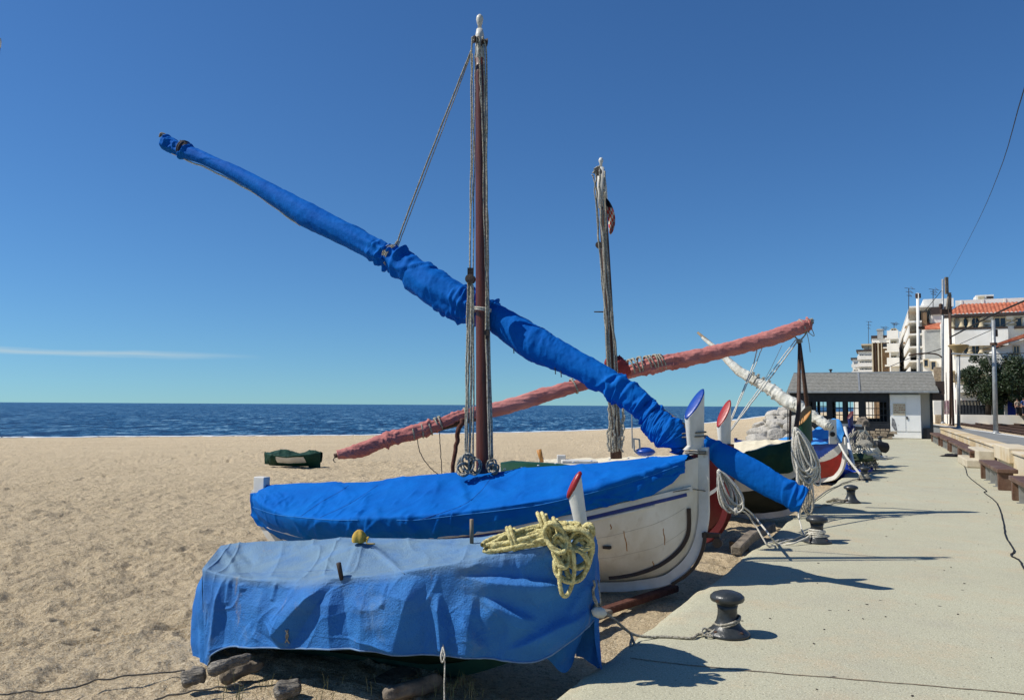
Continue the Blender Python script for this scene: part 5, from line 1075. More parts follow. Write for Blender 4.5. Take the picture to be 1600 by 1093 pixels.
# ================= bollards =================
PROF = [(.150, 0), (.155, .010), (.150, .022), (.125, .038), (.098, .062), (.078, .10), (.068, .14), (.067, .18), (.074, .212), (.084, .228), (.112, .236), (.119, .250), (.117, .268), (.098, .286), (.060, .300), (.020, .306), (.0, .307)]
def bollard(u, v, lab, sc=1.0, rot=0, tilt=(0, 0, 1), rusty=False):
    g = gnd(u, v, 0); t = thing('bollard', g, lab, 'bollard', 'cast iron mooring bollards along the promenade edge')
    P = [(a * sc, b * sc) for a, b in PROF]
    q = MB(); q.lathe(g, P[:9], 36, tilt); q.build('base', K['iron'], t, smooth=True)
    q = MB(); q.lathe(g, P[8:], 36, tilt); q.build('cap', K['iron'], t, smooth=True)
    q = MB()
    for k in range(4):
        a = k * math.pi / 2 + .6 + rot; q.lathe(g + Vector((.122 * sc * math.cos(a), .122 * sc * math.sin(a), .030 * sc)), [(.014, 0), (.014, .012), (.004, .016)], 6)
    q.build('anchor_bolts', K['rust'], t); return t, g
b1, g1 = bollard(1137, 991, 'nearest black iron bollard with a single grey rope looped round its waist', 1.0)
b2, g2 = bollard(1277, 847, 'second black bollard, wound with several white lines and rusty at its foot', 1.05)
b3, g3 = bollard(1330, 785, 'small black bollard standing clear behind the rope-wound one, with no rope', .98)
b4, g4 = bollard(1351, 750, 'bollard with pale ropes wrapped low beside the end of the bow line', 1.0)
b5, g5 = bollard(1365, 731, 'small dark bollard just behind the pale-roped one', .95)
b6, g6 = bollard(1374, 714, 'bollard carrying the tilted black rubber drum', 1.0)
b7, g7 = bollard(1375, 692, 'farthest bollard, standing before the stone heap of the shed', 1.05)
q = MB(); c = g6 + Vector((.05, -.05, .36)); q.lathe(c - Vector((.24, 0, -.03)), [(.02, 0), (.13, .0), (.17, .03), (.17, .42), (.13, .46), (.02, .46)], 20, (1, .1, -.22)); tag(q.build('rubber_drum', K['black'], smooth=False), 'tilted black rubber drum resting on the distant bollard', 'drum')
q = MB()
for k, (z, tl) in enumerate(((.085, .35), (.10, .30))): wrapring(q, g1 + Vector((0, 0, z)), (-tl, 0, 1), .090, .009, 1.0, .01)
P = [g1 + Vector((-.06, -.03, .07)), g1 + Vector((-.14, -.05, .02)), g1 + Vector((-.22, -.06, .02))] + [gnd(u, v, z) for u, v, z in ((1080, 996, .012), (1040, 994, .01), (1010, 994, .012))] + [at(985, 988, 5.6), at(955, 963, 5.25), at(935, 953, 4.98)]
q.tube(jit(spline(P, 420), .0012, 6), .0095, 9, twist=.5)
q.tube(spline([at(985, 988, 5.6), at(990, 1002, 5.55), at(995, 1014, 5.5), at(989, 1018, 5.5), at(985, 1008, 5.53), at(988, 994, 5.58)], 24), .009, 7)
q.tube(spline([g1 + Vector((-.10, -.05, .03)), g1 + Vector((-.17, -.02, .05)), g1 + Vector((-.20, -.09, .03)), g1 + Vector((-.13, -.10, .012)), g1 + Vector((-.16, -.03, .02)), g1 + Vector((-.24, -.07, .012))], 30), .008, 7)
for k in range(3): wrapring(q, at(934, 952 + k * 2, 4.95), (1, .3, .3 * k), .032, .009, 1.2, .015)
tag(q.build('mooring_rope', K['rope'], smooth=True), 'grey mooring rope from the bow of the tarpaulin-covered boat to the nearest bollard', 'rope')
q = MB(); blob_c = at(936, 956, 4.93); q.lathe(blob_c, [(.005, -.05), (.03, -.03), (.035, 0), (.028, .03), (.005, .05)], 10, (1, .2, -.3)); q.build
tag(q.build('rag', K['whitefab'], smooth=True), 'white rag knotted on the bow line of the tarpaulin-covered boat', 'rag')
q = MB()
for k, z in enumerate((.07, .09, .11, .125, .14)): wrapring(q, g2 + Vector((0, 0, z)), (.12 * math.sin(k * 2), .1, 1), .095 - .1 * (z - .07), .010, 1.0, .008)
q.tube(jit(spline([g2 + Vector((-.08, -.04, .10)), gnd(1240, 848, .03), gnd(1215, 849, .02), gnd(1205, 838, .25), at(1180, 808, 9.4), at(1160, 790, 9.1)], 50), .006, 5), .011, 6)
q.tube(jit(spline([g2 + Vector((-.08, 0, .12)), gnd(1250, 838, .05), gnd(1225, 845, .02), gnd(1200, 852, .02), at(1175, 812, 9.4), at(1158, 795, 9.1)], 50), .008, 5, 7), .010, 6)
q.tube(jit(spline([g2 + Vector((-.05, .05, .13)), at(1255, 832, 9.9), at(1248, 805, 10.6), at(1250, 780, 11.4)], 40), .006, 5, 3), .009, 6)
q.tube(jit(spline([g2 + Vector((.09, .0, .09)), g2 + Vector((.13, -.03, .08)), g2 + Vector((.09, -.07, .07))], 12), .003, 5, 3), .009, 6)
q.tube(jit(spline([gnd(1200, 848, .015), gnd(1225, 842, .015), gnd(1255, 839, .02), g2 + Vector((-.08, .05, .09))], 30), .004, 5, 9), .009, 6)
tag(q.build('mooring_rope', K['whiterope'], smooth=True), 'white mooring lines wound round the second bollard and leading to the boats', 'rope')
q = MB()
for k, z in enumerate((.05, .08, .11)): wrapring(q, g4 + Vector((0, 0, z)), (.2 * math.sin(k * 2), .1, 1), .11 - .3 * (z - .05), .018, 1.0, .01)
q.tube(jit(spline([g4 + Vector((-.1, 0, .06)), gnd(1325, 752, .02), gnd(1300, 762, .02), gnd(1270, 782, .01)], 30), .01, 5), .014, 6)
q.tube(jit(spline([gnd(1326, 782, .015), gnd(1305, 786, .02), gnd(1280, 790, .02), gnd(1268, 792, .1)], 30), .01, 5, 3), .012, 6)
tag(q.build('mooring_rope', K['rope'], smooth=True), 'pale ropes round the foot of the fourth bollard trailing along the promenade edge', 'rope')
q = MB(); b_ = gnd(1320, 783, .02)
for k in range(6): wrapring(q, b_ + Vector((-.05 * k, .03 * math.sin(k * 2.2), .02)), (.2 * math.sin(k), .3 * math.cos(k * 1.3), 1), .07, .011, 1.2, .01)
tag(q.build('rope_coil', K['rope'], smooth=True), 'small untidy coil of rope on the paving just left of the unroped small bollard', 'rope')

# black cable on the paving
q = MB(); CB = [(1505, 715), (1502, 721), (1508, 730), (1512, 742), (1524, 753), (1541, 766), (1538, 769), (1555, 782), (1563, 797), (1568, 818), (1572, 838), (1584, 858), (1580, 867), (1592, 874), (1601, 889), (1612, 912), (1640, 950), (1655, 1010), (1700, 1090), (1730, 1200), (1850, 1400), (1900, 1700)]
q.tube(jit([tuple(gnd(*p, .010)) for p in spline(CB, 220)], .004, 9), .009, 6); o = q.build('cable', K['cable'], smooth=True); tag(o, 'thin black cable snaking over the pale promenade towards the benches', 'cable')
c = gnd(1492, 713); blob((c.x, c.y, .02), .42, .16, .06, 3, K['cloth_dark'], 'dropped_jacket', 'dark crumpled cloth lying flat on the paving at the end of the cable', 'cloth', .5, 3.2)
# ================= benches =================
BN = [(13.6, 16.6, 2.10, 2.46, 'nearest thick dark wooden bench, cut off by the right edge of the photo'), (18.2, 21.3, 2.12, 2.47, 'dark wooden bench between the nearest bench and the pale concrete block'), (25.5, 29.2, 2.33, 2.66, 'brown wooden bench just beyond the pale concrete block'),
      (29.6, 33.2, 2.36, 2.70, 'weathered bench second beyond the pale concrete block'), (33.8, 37.5, 2.36, 2.72, 'weathered bench third beyond the pale concrete block'), (38.0, 43.0, 2.30, 2.70, 'farthest bench beside the corner of the shed')]
for i, (s0, s1, t0, t1, lab) in enumerate(BN):
    t = thing('bench', W((s0 + s1) / 2, (t0 + t1) / 2, 0), lab, 'bench', 'low wooden benches along the parapet'); tc_ = (t0 + t1) / 2
    q = MB(); q.bx(s0, s1, t0, t1, .335, .415); mods(q.build('seat', K['wood'], t), .012, 2)
    for k in range(3):
        s = s0 + (s1 - s0) * (.28 + .25 * k); q = MB(); q.bx(s - .05, s + .05, t0 + .02, tc_ + .12, .0, .012); q.bx(s - .012, s + .012, t0 + .06, tc_ + .10, .012, .333); q.bx(s - .05, s + .05, t0 + .04, t1 - .04, .322, .334); q.build('steel_leg', K['galv'], t)
    for s in (s0 + .10 + (0 if i else 0), s1 - .2):
        q = MB(); q.bx(s - .05, s + .07, tc_ - .16, tc_ + .10, 0, .334); mods(q.build('end_support', K['wood'], t), .008)
q = MB(); q.bx(24.6, 27.0, 2.15, 2.52, 0, .22); q.bx(24.75, 27.3, 2.45, 2.84, 0, .46)
tag(mods(q.build('concrete_block', K['block']), .03, 2).id_data, 'pale stepped concrete block with a rusty patch between the benches', 'block')
# ================= shed =================
SH = thing('shed', W(48, -.6, 0), 'long black shed with grey roof and white double door at the end of the promenade', 'shed')
S0 = 46.0
tl, tr, tdoor = onS(1237, 650, S0)[0], onS(1458, 650, S0)[0], onS(1390, 650, S0)[0]
q = MB(); zt = 2.42
wins = [((1262, 1270), (627, 650)), ((1275, 1292), (627, 650)), ((1300, 1317), (627, 658)), ((1322, 1342), (627, 658)), ((1352, 1386), (627, 658))]
xs_ = []
def wallwin(s0, s1, name, m):
    q = MB(); cur = tl
    for (ua, ub), (va, vb) in wins:
        ta, tb = onS(ua, 640, S0)[0], onS(ub, 640, S0)[0]; za, zb = onS(1300, vb, S0)[1], onS(1300, va, S0)[1]
        q.bx(s0, s1, cur, ta, .0, zt); q.bx(s0, s1, ta, tb, 0, za); q.bx(s0, s1, ta, tb, zb, zt); cur = tb
    q.bx(s0, s1, cur, tdoor, 0, zt); return q.build(name, m, SH)
wallwin(S0, S0 + .10, 'front_wall', K['shedblack']); wallwin(S0 + 3.6, S0 + 3.7, 'rear_wall', K['shedblack'])
for (ua, ub), (va, vb) in wins:
    ta, tb = onS(ua, 640, S0)[0], onS(ub, 640, S0)[0]; za, zb = onS(1300, vb, S0)[1], onS(1300, va, S0)[1]; q = MB()
    n = max(2, int((tb - ta) / .17)); nz = 3
    for k in range(0, n + 1): t_ = ta + (tb - ta) * k / n; q.bx(S0 - .01, S0 + .05, t_ - .018, t_ + .018, za, zb)
    for k in range(nz + 1): z_ = za + (zb - za) * k / nz; q.bx(S0 - .016, S0 + .04, ta, tb, z_ - .02, z_ + .02)
    f = q.build('window', K['shedblack'], SH)
q = MB(); q.bx(S0, S0 + 3.7, tl - .1, tl, 0, zt); q.bx(S0, S0 + 3.7, tr - .1, tr, 0, zt); q.build('side_wall', K['shedblack'], SH)
q = MB(); q.bx(S0 + .55, S0 + 3.7, tdoor, tr - .11, 0, zt); q.build('recessed_wall', K['plaster'], SH)
q = MB(); dt0, dt1 = onS(1391, 650, S0)[0], onS(1439, 650, S0)[0]; zd = onS(1410, 616, S0)[1]; q.bx(S0 - .12, S0 + .5, dt0, dt1, .02, zd); mods(q.build('door_cabinet', K['shedwhite'], SH), .01)
for k in (0, 1):
    q = MB(); w_ = (dt1 - dt0) / 2; q.bx(S0 - .145, S0 - .125, dt0 + .03 + k * w_, dt0 + (k + 1) * w_ - .015, .38, zd - .05); dr = q.build('door', K['shedwhite'], SH)
    if k: q = MB(); q.bx(S0 - .19, S0 - .147, dt0 + w_ + .03, dt0 + w_ + .09, 1.0, 1.14); q.build('handle', K['irondark'], dr)
q = MB(); q.bx(S0 + 1.6, S0 + 1.7, onS(1375, 640, S0)[0], tdoor, 0, zt); q.bx(S0 + 1.6, S0 + 1.7, onS(1350, 640, S0)[0], onS(1375, 640, S0)[0], 0, 1.0); q.build('window_dark_backing', K['shedblack'], SH)  # black boards added behind the right window to darken part of its view
# notice on the door: a weathered hand-written sheet
na, nb = onS(1395, 630, S0)[0], onS(1414, 630, S0)[0]; nz0, nz1 = onS(1400, 648, S0)[1], onS(1400, 630, S0)[1]
q = MB(); q.bx(S0 - .165, S0 - .147, na, nb, nz0, nz1); nt_o = q.build('notice', mat('notice_paper', (.66, .58, .42), (.55, .45, .3), 9, .8), SH)
q = MB(); rr = random.Random(3)
for r_ in range(4):
    z_ = nz1 - .10 - r_ * .12; t_ = na + .06
    while t_ < nb - .08:
        l = rr.uniform(.03, .10); q.bx(S0 - .170, S0 - .166, t_, t_ + l, z_ - .012, z_ + rr.uniform(.0, .03)); t_ += l + .03
q.build('notice_scrawl', mat('notice_ink', (.30, .10, .05)), nt_o)
q = MB(); P = [(1393.5, 652), (1397, 654), (1400, 662), (1402, 673), (1398, 672), (1393, 664)]; v = [W(S0 - .150, *onS(a, b, S0)) for a, b in P]; v2 = [p + Vector((PX * .004, PY * .004, 0)) for p in v]; q.add(v + v2, [tuple(range(6)), tuple(range(6, 12))[::-1]] + [(i, (i + 1) % 6, 6 + (i + 1) % 6, 6 + i) for i in range(6)]); q.build('peeled_poster', mat('torn_poster', (.34, .34, .33), (.08, .08, .09), 14), SH)
q = MB(); q.bx(S0 + .0, S0 + .3, dt1 + .1, dt1 + .45, .0, .55); q.build('vent_box', K['shedblack'], SH)
# roof
ea, eb = onS(1229, 612, 45.5)[0], onS(1467, 612, 45.5)[0]; ra, rb = onS(1240, 582, 47.85)[0], onS(1456, 582, 47.85)[0]; ze, zr_ = 2.42, onS(1350, 582.5, 47.85)[1]; ze = onS(1350, 612, 45.5)[1]
q = MB(); nc = 13
for k in range(nc):
    f0, f1 = k / nc, (k + 1) / nc; 
    for (sa, sb) in ((45.5, 47.85), (50.2, 47.85)):
        s0_, s1_ = sa + (sb - sa) * f0, sa + (sb - sa) * f1; z0_, z1_ = ze + (zr_ - ze) * f0, ze + (zr_ - ze) * f1; a0, a1 = ea + (ra - ea) * f0, ea + (ra - ea) * f1; b0_, b1_ = eb + (rb - eb) * f0, eb + (rb - eb) * f1
        q.add([W(s0_, a0, z0_ + .035), W(s0_, b0_, z0_ + .035), W(s1_, b1_, z1_), W(s1_, a1, z1_), W(s0_, a0, z0_ - .02), W(s0_, b0_, z0_ - .02), W(s1_, b1_, z1_ - .05), W(s1_, a1, z1_ - .05)], [(0, 1, 2, 3), (7, 6, 5, 4), (0, 4, 5, 1), (1, 5, 6, 2), (3, 7, 4, 0)])
roof = q.build('roof', K['slate'], SH)
q = MB(); q.add([W(45.5, ea, ze - .03), W(50.2, ea, ze - .03), W(47.85, ra, zr_ - .06), W(45.5, eb, ze - .03), W(50.2, eb, ze - .03), W(47.85, rb, zr_ - .06)], [(0, 1, 2), (5, 4, 3)]); q.build('gable', K['shedblack'], SH)
q = MB(); q.bx(47.80, 47.92, ra, rb, zr_ - .01, zr_ + .06); jt = onS(1343, 600, 46)[0]; q.sweep([W(45.46, jt, ze + .05), W(47.85, onS(1341, 582, 47.85)[0], zr_ + .03)], (PY, -PX, 0), .09, .03); q.bx(45.40, 45.49, ea, eb, ze - .05, ze + .05); q.build('roof_trim', K['galv'], SH)
q = MB(); q.bx(45.6, 46.6, tr, eb + .25, ze - .42, ze - .06); q.bx(46.1, 46.3, eb - .1, eb + .3, ze - .1, ze + .55); q.build('gutter_box', K['irondark'], SH)
q = MB(); q.lathe(W(47.85, onS(1298, 582, 47.85)[0], zr_), [(.05, 0), (.05, .16), (.10, .18), (.10, .22), (.02, .24)], 10); q.build('roof_vent', K['irondark'], SH)
# rubble heap wall at its foot
RW = thing('rubble_wall', W(44.5, -.6, 0), 'low rubble stone wall running along the foot of the black shed', 'wall'); q = MB(); rr = random.Random(8)
t_ = onS(1346, 680, 44.8)[0]; te = onS(1390, 680, 44.8)[0]
for row in range(4):
    tt_ = t_ + .1 * row
    while tt_ < te:
        l = rr.uniform(.15, .4); h = .13 if row < 3 else .1; mxh = .22 + (tt_ - t_) / (te - t_) * .35
        if row * .13 < mxh: q.box(W(44.75 + rr.uniform(-.05, .05), tt_ + l / 2, .065 + row * .13), (l * .95, .35 * rr.uniform(.8, 1.1), h * .95), (PY, -PX, rr.uniform(-.08, .08)), (PX, PY, 0), (0, 0, 1), 0, rr.uniform(.85, .98))
        tt_ += l
mods(q.build('stonework', K['rubble'], RW), .02, 2)
# ================= poles, lamps and wires =================
PZ = .53
def pole(u, vb, vt, r0, r1, name, lab, m, cat='pole', extra=None, w=None):
    g = gnd(u, vb, PZ); t = thing(name, g, lab, cat); top = at(u if w is None else w, vt, g.y); q = MB(); q.tube([g, g.lerp(top, .5), top], [r0, (r0 + r1) / 2, r1], 14); q.build('pole_shaft', m, t, smooth=True)
    q = MB(); q.lathe(g, [(r0 * 1.9, 0), (r0 * 1.9, .02), (r0 * 1.2, .05), (r0, .12)], 14); q.build('base_flange', m, t, smooth=True); return t, g, top
l1, gl, tp = pole(1498, 668, 553, .085, .065, 'street_lamp', 'pale platform lamp with a big upturned cone head, beside the tall railway masts', K['galv'], 'street lamp')
q = MB(); K['lamp'] = mat('ochre_lamp_glass', (.42, .30, .14), (.36, .25, .11), 3, .5); q.lathe(tp, [(.09, -.1), (.13, 0), (.16, .06), (.50, .44), (.51, .47), (.44, .50), (.02, .53)], 24); q.build('lamp_head', K['lamp'], l1, smooth=True)
l2, g_, tp = pole(1556, 677, 500, .095, .075, 'catenary_mast', 'pale grey round steel mast in front of the dark trees', K['galv'], 'mast', w=1552)
q = MB(); q.lathe(at(1552.5, 537, g_.y), [(.09, -.05), (.14, -.05), (.14, .05), (.09, .05)], 12); q.box(at(1556, 520, g_.y), (.10, .12, .3)); each(q, 'clamp', K['rust'], l2)
q = MB()
for pts in ([(1552, 555, g_.y), (1500, 553, g_.y + 2), (1488, 552, g_.y + 3)], [(1548, 569, g_.y), (1543, 556, g_.y - .1), (1536, 553, g_.y)]): q.tube(pp(pts, 12), .035, 6)
each(q, 'bracket_arm', K['galv'], l2, True)
l3, g3_, tp3 = pole(1485, 665, 460, .06, .06, 'railway_mast', 'brown square steel railway mast, right one of the tall pair by the shed', K['rust'], 'mast')
q = MB(); q.box(g3_.lerp(tp3, .5) + Vector((.10, .1, 0)), (.10, .12, (tp3 - g3_).length), (1, 0, 0), (0, 1, 0)); q.build('second_channel', K['rust'], l3)
q = MB(); q.box(at(1479, 446, g3_.y), (.16, .16, 1.0)); q.box(at(1482, 470, g3_.y), (.14, .16, 1.0), (1, 0, .0), (0, 1, 0), (.15, 0, 1)); each(q, 'head_frame', K['timber'], l3)
l4, g4_, tp4 = pole(1473, 661, 436, .085, .07, 'railway_mast', 'slim grey railway mast, left one of the tall pair by the shed', K['galv'], 'mast')
q = MB(); q.tube(pp([(1473, 559, g4_.y), (1463, 553, g4_.y), (1440, 552, g4_.y), (1420, 555, g4_.y)], 12), .05, 6); q.box(at(1478, 487, g4_.y), (.7, .25, .35)); q.lathe(at(1470, 482, g4_.y), [(.05, 0), (.12, .05), (.12, .3), (.05, .35)], 12); each(q, 'insulator_arm', K['rust'], l4)
q = MB(); q.tube([gnd(1436, 640, .5) * 0 + at(1436, 640, 62), at(1434, 458, 62)], [.14, .11], 10); pz = thing('railway_mast', at(1436, 640, 62), 'pale mast rising above the shed roof in front of the balconies', 'mast'); q.build('pole_shaft', K['plaster'], pz, smooth=True); q = MB(); q.box(at(1434.5, 462, 62), (.35, .2, .35)); q.box(at(1439, 512, 62), (.5, .25, .2)); each(q, 'mast_fitting', K['rust'], pz)
wires = [([(2900, -700, 1.2), (1700, -150, 3.5), (1600, 140, 6.5), (1560, 272, 12), (1520, 362, 22), (1481, 436, g3_.y)], .005, 'thin wire climbing from the tall railway mast out of the right edge of the sky'),
         ([(1484, 527, g3_.y), (1520, 508, g3_.y - 4), (1557, 489, g3_.y - 7), (1600, 470, g3_.y - 10)], .045, 'thick dark feeder cable slanting up from the railway mast across the tiled building'),
         ([(1500, 537, 60), (1550, 515, 52), (1610, 490, 44)], .022, 'thin contact wire crossing below the thick feeder cable'),
         ([(1486, 553, 60), (1540, 553, 54), (1600, 551.5, 50)], .030, 'level cross wire behind the grey catenary mast'),
         ([(1380, 577, 75), (1420, 560, 66), (1470, 545, 48)], .030, 'wire sagging in front of the balconies above the shed'),
         ([(1505, 551, 60), (1560, 539, 52), (1610, 525, 46)], .026, 'contact wire just above the tree tops'),
         ([(1443, 488, 62), (1458, 470, 58), (1474, 450, g4_.y)], .022, 'short stay wire between the pale mast and the grey mast head')]
for l, r_, lab in wires: q = MB(); q.tube(pp(l, 24), r_, 5); tag(q.build('overhead_wire', K['cable'], smooth=True), lab, 'wire', 'railway overhead wires')
fl_ = at(1583, 650, 92); fl_.z = .85; t = thing('street_lamp', fl_, 'small distant lamp post with cone head standing before the dark trees', 'street lamp'); q = MB(); q.tube([fl_, at(1583.5, 592, 92)], [.10, .08], 8); q.build('pole_shaft', K['galv'], t, smooth=True); q = MB(); q.lathe(at(1583.5, 592, 92), [(.10, 0), (.42, .5), (.42, .56), (.05, .6)], 16); q.build('lamp_head', K['trim'], t, smooth=True)
# ================= buildings =================
def P_(u, v, S): t, z = onS(u, v, S); return t, z
def face_box(b, name, m, S, u0, v0, u1, v1, d=-.15, th=.2, par=None):
    t0, z1 = onS(u0, v0, S); t1, z0 = onS(u1, v1, S); q = MB(); q.bx(S + d, S + d + th, t0, t1, min(z0, z1), max(z0, z1)); return q.build(name, m, par or b)
def window(b, S, u0, v0, u1, v1, fr=None, bars=1):
    t0, z1 = onS(u0, v0, S); t1, z0 = onS(u1, v1, S); q = MB(); e = .10
    q.bx(S - .14, S - .012, t0 - e, t0, z0 - e, z1 + e); q.bx(S - .14, S - .012, t1, t1 + e, z0 - e, z1 + e); q.bx(S - .13, S - .012, t0, t1, z1, z1 + e); q.bx(S - .22, S - .012, t0, t1, z0 - e, z0)
    for k in range(1, bars + 1): t_ = t0 + (t1 - t0) * k / (bars + 1); q.bx(S - .09, S - .03, t_ - .04, t_ + .04, z0, z1)
    w_ = q.build('window', fr or K['trim'], b); q = MB(); q.bx(S - .05, S - .02, t0, t1, z0, z1); q.build('pane', K['glass'], w_)
ST_ = 106.
T = thing('apartment_building', W(ST_ + 6, 12, 0), 'cream seafront building with red tiled roof, columned loggias and rounded corner', 'building')
tA, _ = onS(1484, 600, ST_); tB = tA + 34
zE = onS(1540, 489, ST_)[1]
q = MB(); q.bx(ST_, ST_ + 14, tA + 1.2, tB, -.5, zE)
for k in range(12):   # rounded left corner
    a0 = math.pi / 2 * k / 12; a1 = math.pi / 2 * (k + 1) / 12; r = 1.2; c = (ST_ + r, tA + r)
    p = [(c[0] - r * math.cos(a), c[1] - r * math.sin(a)) for a in (a0, a1)]
    q.add([W(*p[0], -.5), W(*p[1], -.5), W(*p[1], zE), W(*p[0], zE)], [(0, 1, 2, 3)])
q.add([W(ST_ + 1.2, tA, -.5), W(ST_ + 14, tA, -.5), W(ST_ + 14, tA, zE), W(ST_ + 1.2, tA, zE)], [(0, 1, 2, 3)])
q.build('wall', K['plaster'], T)
# loggia bands: recessed look through dark openings, columns, sills
for (va, vb) in ((497, 512), (538, 553), (580, 596)):
    for (ua, ub) in ((1487, 1491), (1505, 1513), (1517, 1531), (1554, 1571), (1586, 1596)):
        if va > 570 and ua > 1530: continue
        window(T, ST_, ua, va, ub, vb, K['trim'], 1 if ub - ua > 10 else 0)
    for ucol in (1487.5, 1502, 1515, 1532.5):
        t0, z0 = onS(ucol, vb, ST_); z1 = onS(ucol, va, ST_)[1]; q = MB(); q.lathe(W(ST_ - .5, t0, z0), [(.32, 0), (.32, .15), (.24, .25), (.21, z1 - z0 - .25), (.32, z1 - z0 - .12), (.32, z1 - z0)], 14); q.build('column', K['trim'], T, smooth=True)
    z0 = onS(1500, vb + 1, ST_)[1]
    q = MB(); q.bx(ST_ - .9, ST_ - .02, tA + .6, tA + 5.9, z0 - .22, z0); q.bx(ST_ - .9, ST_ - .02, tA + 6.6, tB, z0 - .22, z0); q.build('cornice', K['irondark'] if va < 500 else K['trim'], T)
    q = MB(); q.bx(ST_ - .85, ST_ - .04, tA + .6, tA + 5.9, z0 - 1.2 - (.9 if va < 570 else 0), z0 - .23); q.build('balcony_front', K['plaster'], T)
for u0_, u1_ in ((1533, 1548), (1572, 1590)):
    t0, t1 = onS(u0_, 500, ST_)[0], onS(u1_, 500, ST_)[0]
    for k in range(9):
        z_ = onS(1540, 500 + k * 6.2, ST_)[1]; q = MB(); 
        if k in (2, 3, 4, 5): continue
        q.bx(ST_ - .06, ST_ - .01, t0 + (k % 2) * .12, t0 + .5 + (k % 2) * .12, z_ - .28, z_); q.bx(ST_ - .06, ST_ - .01, t1 - .5, t1 - (k % 2) * .12, z_ - .28, z_); q.build('quoins', K['trim'], T)
# tiled roof skirt with real rolls
zr0, zr1 = onS(1540, 489.5, ST_ - .9)[1], onS(1540, 474.5, ST_ + 1.3)[1]; V = []
tts = np.arange(tA - .4, tB, .07)
for f in np.linspace(0, 1, 9):
    row = []
    for t_ in tts:
        ins = max(0, (tA + 3.2 - t_)) / 3.6; dr = ins ** 2 * .0; row.append(list(W(ST_ - .9 + 2.2 * f, max(t_, tA - .4 + 2.0 * f), zr0 + (zr1 - zr0) * f + .12 * abs(math.sin(t_ * math.pi / .40)) + (.03 if False else 0))))
    V.append(row)
q = MB(); q.grid(np.array(V)); rf = q.build('roof', K['tile'], T, smooth=True)
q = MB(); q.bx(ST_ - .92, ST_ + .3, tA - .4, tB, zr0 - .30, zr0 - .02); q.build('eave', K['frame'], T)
q = MB(); q.bx(ST_ + 1.35, ST_ + 1.7, tA + 1.0, tB, zr1 - .4, zr1 + .55)
for k in range(14): q.bx(ST_ + 1.27, ST_ + 1.34, tA + 1.5 + k * 2.2, tA + 1.7 + k * 2.2, zr1 - .1, zr1 + .56)
q.build('parapet', K['plaster'], T)
face_box(T, 'roof_house', K['plaster'], ST_ + 4, 1525, 461, 1553, 472, 0, 3); face_box(T, 'roof_vent_panel', K['frame'], ST_ + 4, 1541, 463, 1552, 466, -.12, .1); face_box(T, 'roof_vent_panel', K['trim'], ST_ + 4, 1528, 463, 1538, 467, -.12, .1)
for u in (1502, 1532): pass
face_box(T, 'vent_grille', K['frame'], ST_, 1508, 613, 1514, 617, -.05, .04)
# low building with a tiled gable at the right edge
G2 = thing('house', W(96, 17, 0), 'low house with slanting tiled roof edge at the right margin, before the cream building', 'house')
S2 = 98.
q = MB(); pts = [(1556, 545), (1600, 530), (1680, 505), (1680, 600), (1556, 600)]; v = [W(S2, *onS(a, b, S2)) for a, b in pts]; v2 = [p + W(6, 0, 0) for p in v]; n = 5; q.add(v + v2, [(4, 3, 2, 1, 0), (5, 6, 7, 8, 9)] + [(i, (i + 1) % n, n + (i + 1) % n, n + i) for i in range(n)]); q.build('wall', K['plaster'], G2)
q = MB(); q.sweep([W(S2 - .4, *onS(1552, 541, S2)), W(S2 - .4, *onS(1600, 524.5, S2)), W(S2 - .4, *onS(1680, 498, S2))], (PX, PY, 0), 1.2, .35); q.build('roof', K['tile'], G2)
window(G2, S2, 1584, 541, 1592, 551, K['trim'], 1)
# middle building with the rendered gable and stepped balconies
SM = 118.
Mb = thing('apartment_building', W(SM + 8, 6, 0), 'white apartment block with deep stepped balconies and a blank mottled grey side wall', 'building')
tM, zg = onS(1441, 515, SM); tM2 = onS(1480, 515, SM)[0]
q = MB(); q.bx(SM, SM + 60, tM, tM2 + 8, -.5, zg); q.build('wall', K['plaster'], Mb)
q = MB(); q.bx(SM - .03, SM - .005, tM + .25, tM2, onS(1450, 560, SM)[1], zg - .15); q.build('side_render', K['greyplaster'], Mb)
q = MB(); zq = zg + .02; q.bx(SM + 1.5, SM + 20, tM + 1.2, tM2 + 8, zq, onS(1455, 484, SM)[1]); q.build('upper_storey', K['plaster'], Mb)
q = MB(); q.add([W(SM - .2, tM + .2, zg + .1), W(SM - .2, tM2 + 1, zg + .1), W(SM + 1.5, tM2 + 1, zg + 1.0), W(SM + 1.5, tM + .2, zg + 1.0), W(SM - .2, tM + .2, zg + .0), W(SM - .2, tM2 + 1, zg + .0)], [(0, 1, 2, 3), (4, 5, 1, 0)]); q.build('roof', K['tile'], Mb)
for uc in (1444.5,):
    t0, z0 = onS(uc, 505, SM + 1); q = MB(); q.bx(SM + .8, SM + 1.4, t0 - .3, t0 + .3, zg, zg + 2.4); q.build('chimney', K['brownbrick'], Mb)
q = MB(); t0, z0 = onS(1466, 487, SM + 1.5); q.bx(SM + 1.2, SM + 3.2, t0 - .9, t0 + 1.6, onS(1466, 489, SM)[1], onS(1466, 478, SM)[1]); q.build('roof_box', K['frame'], Mb)
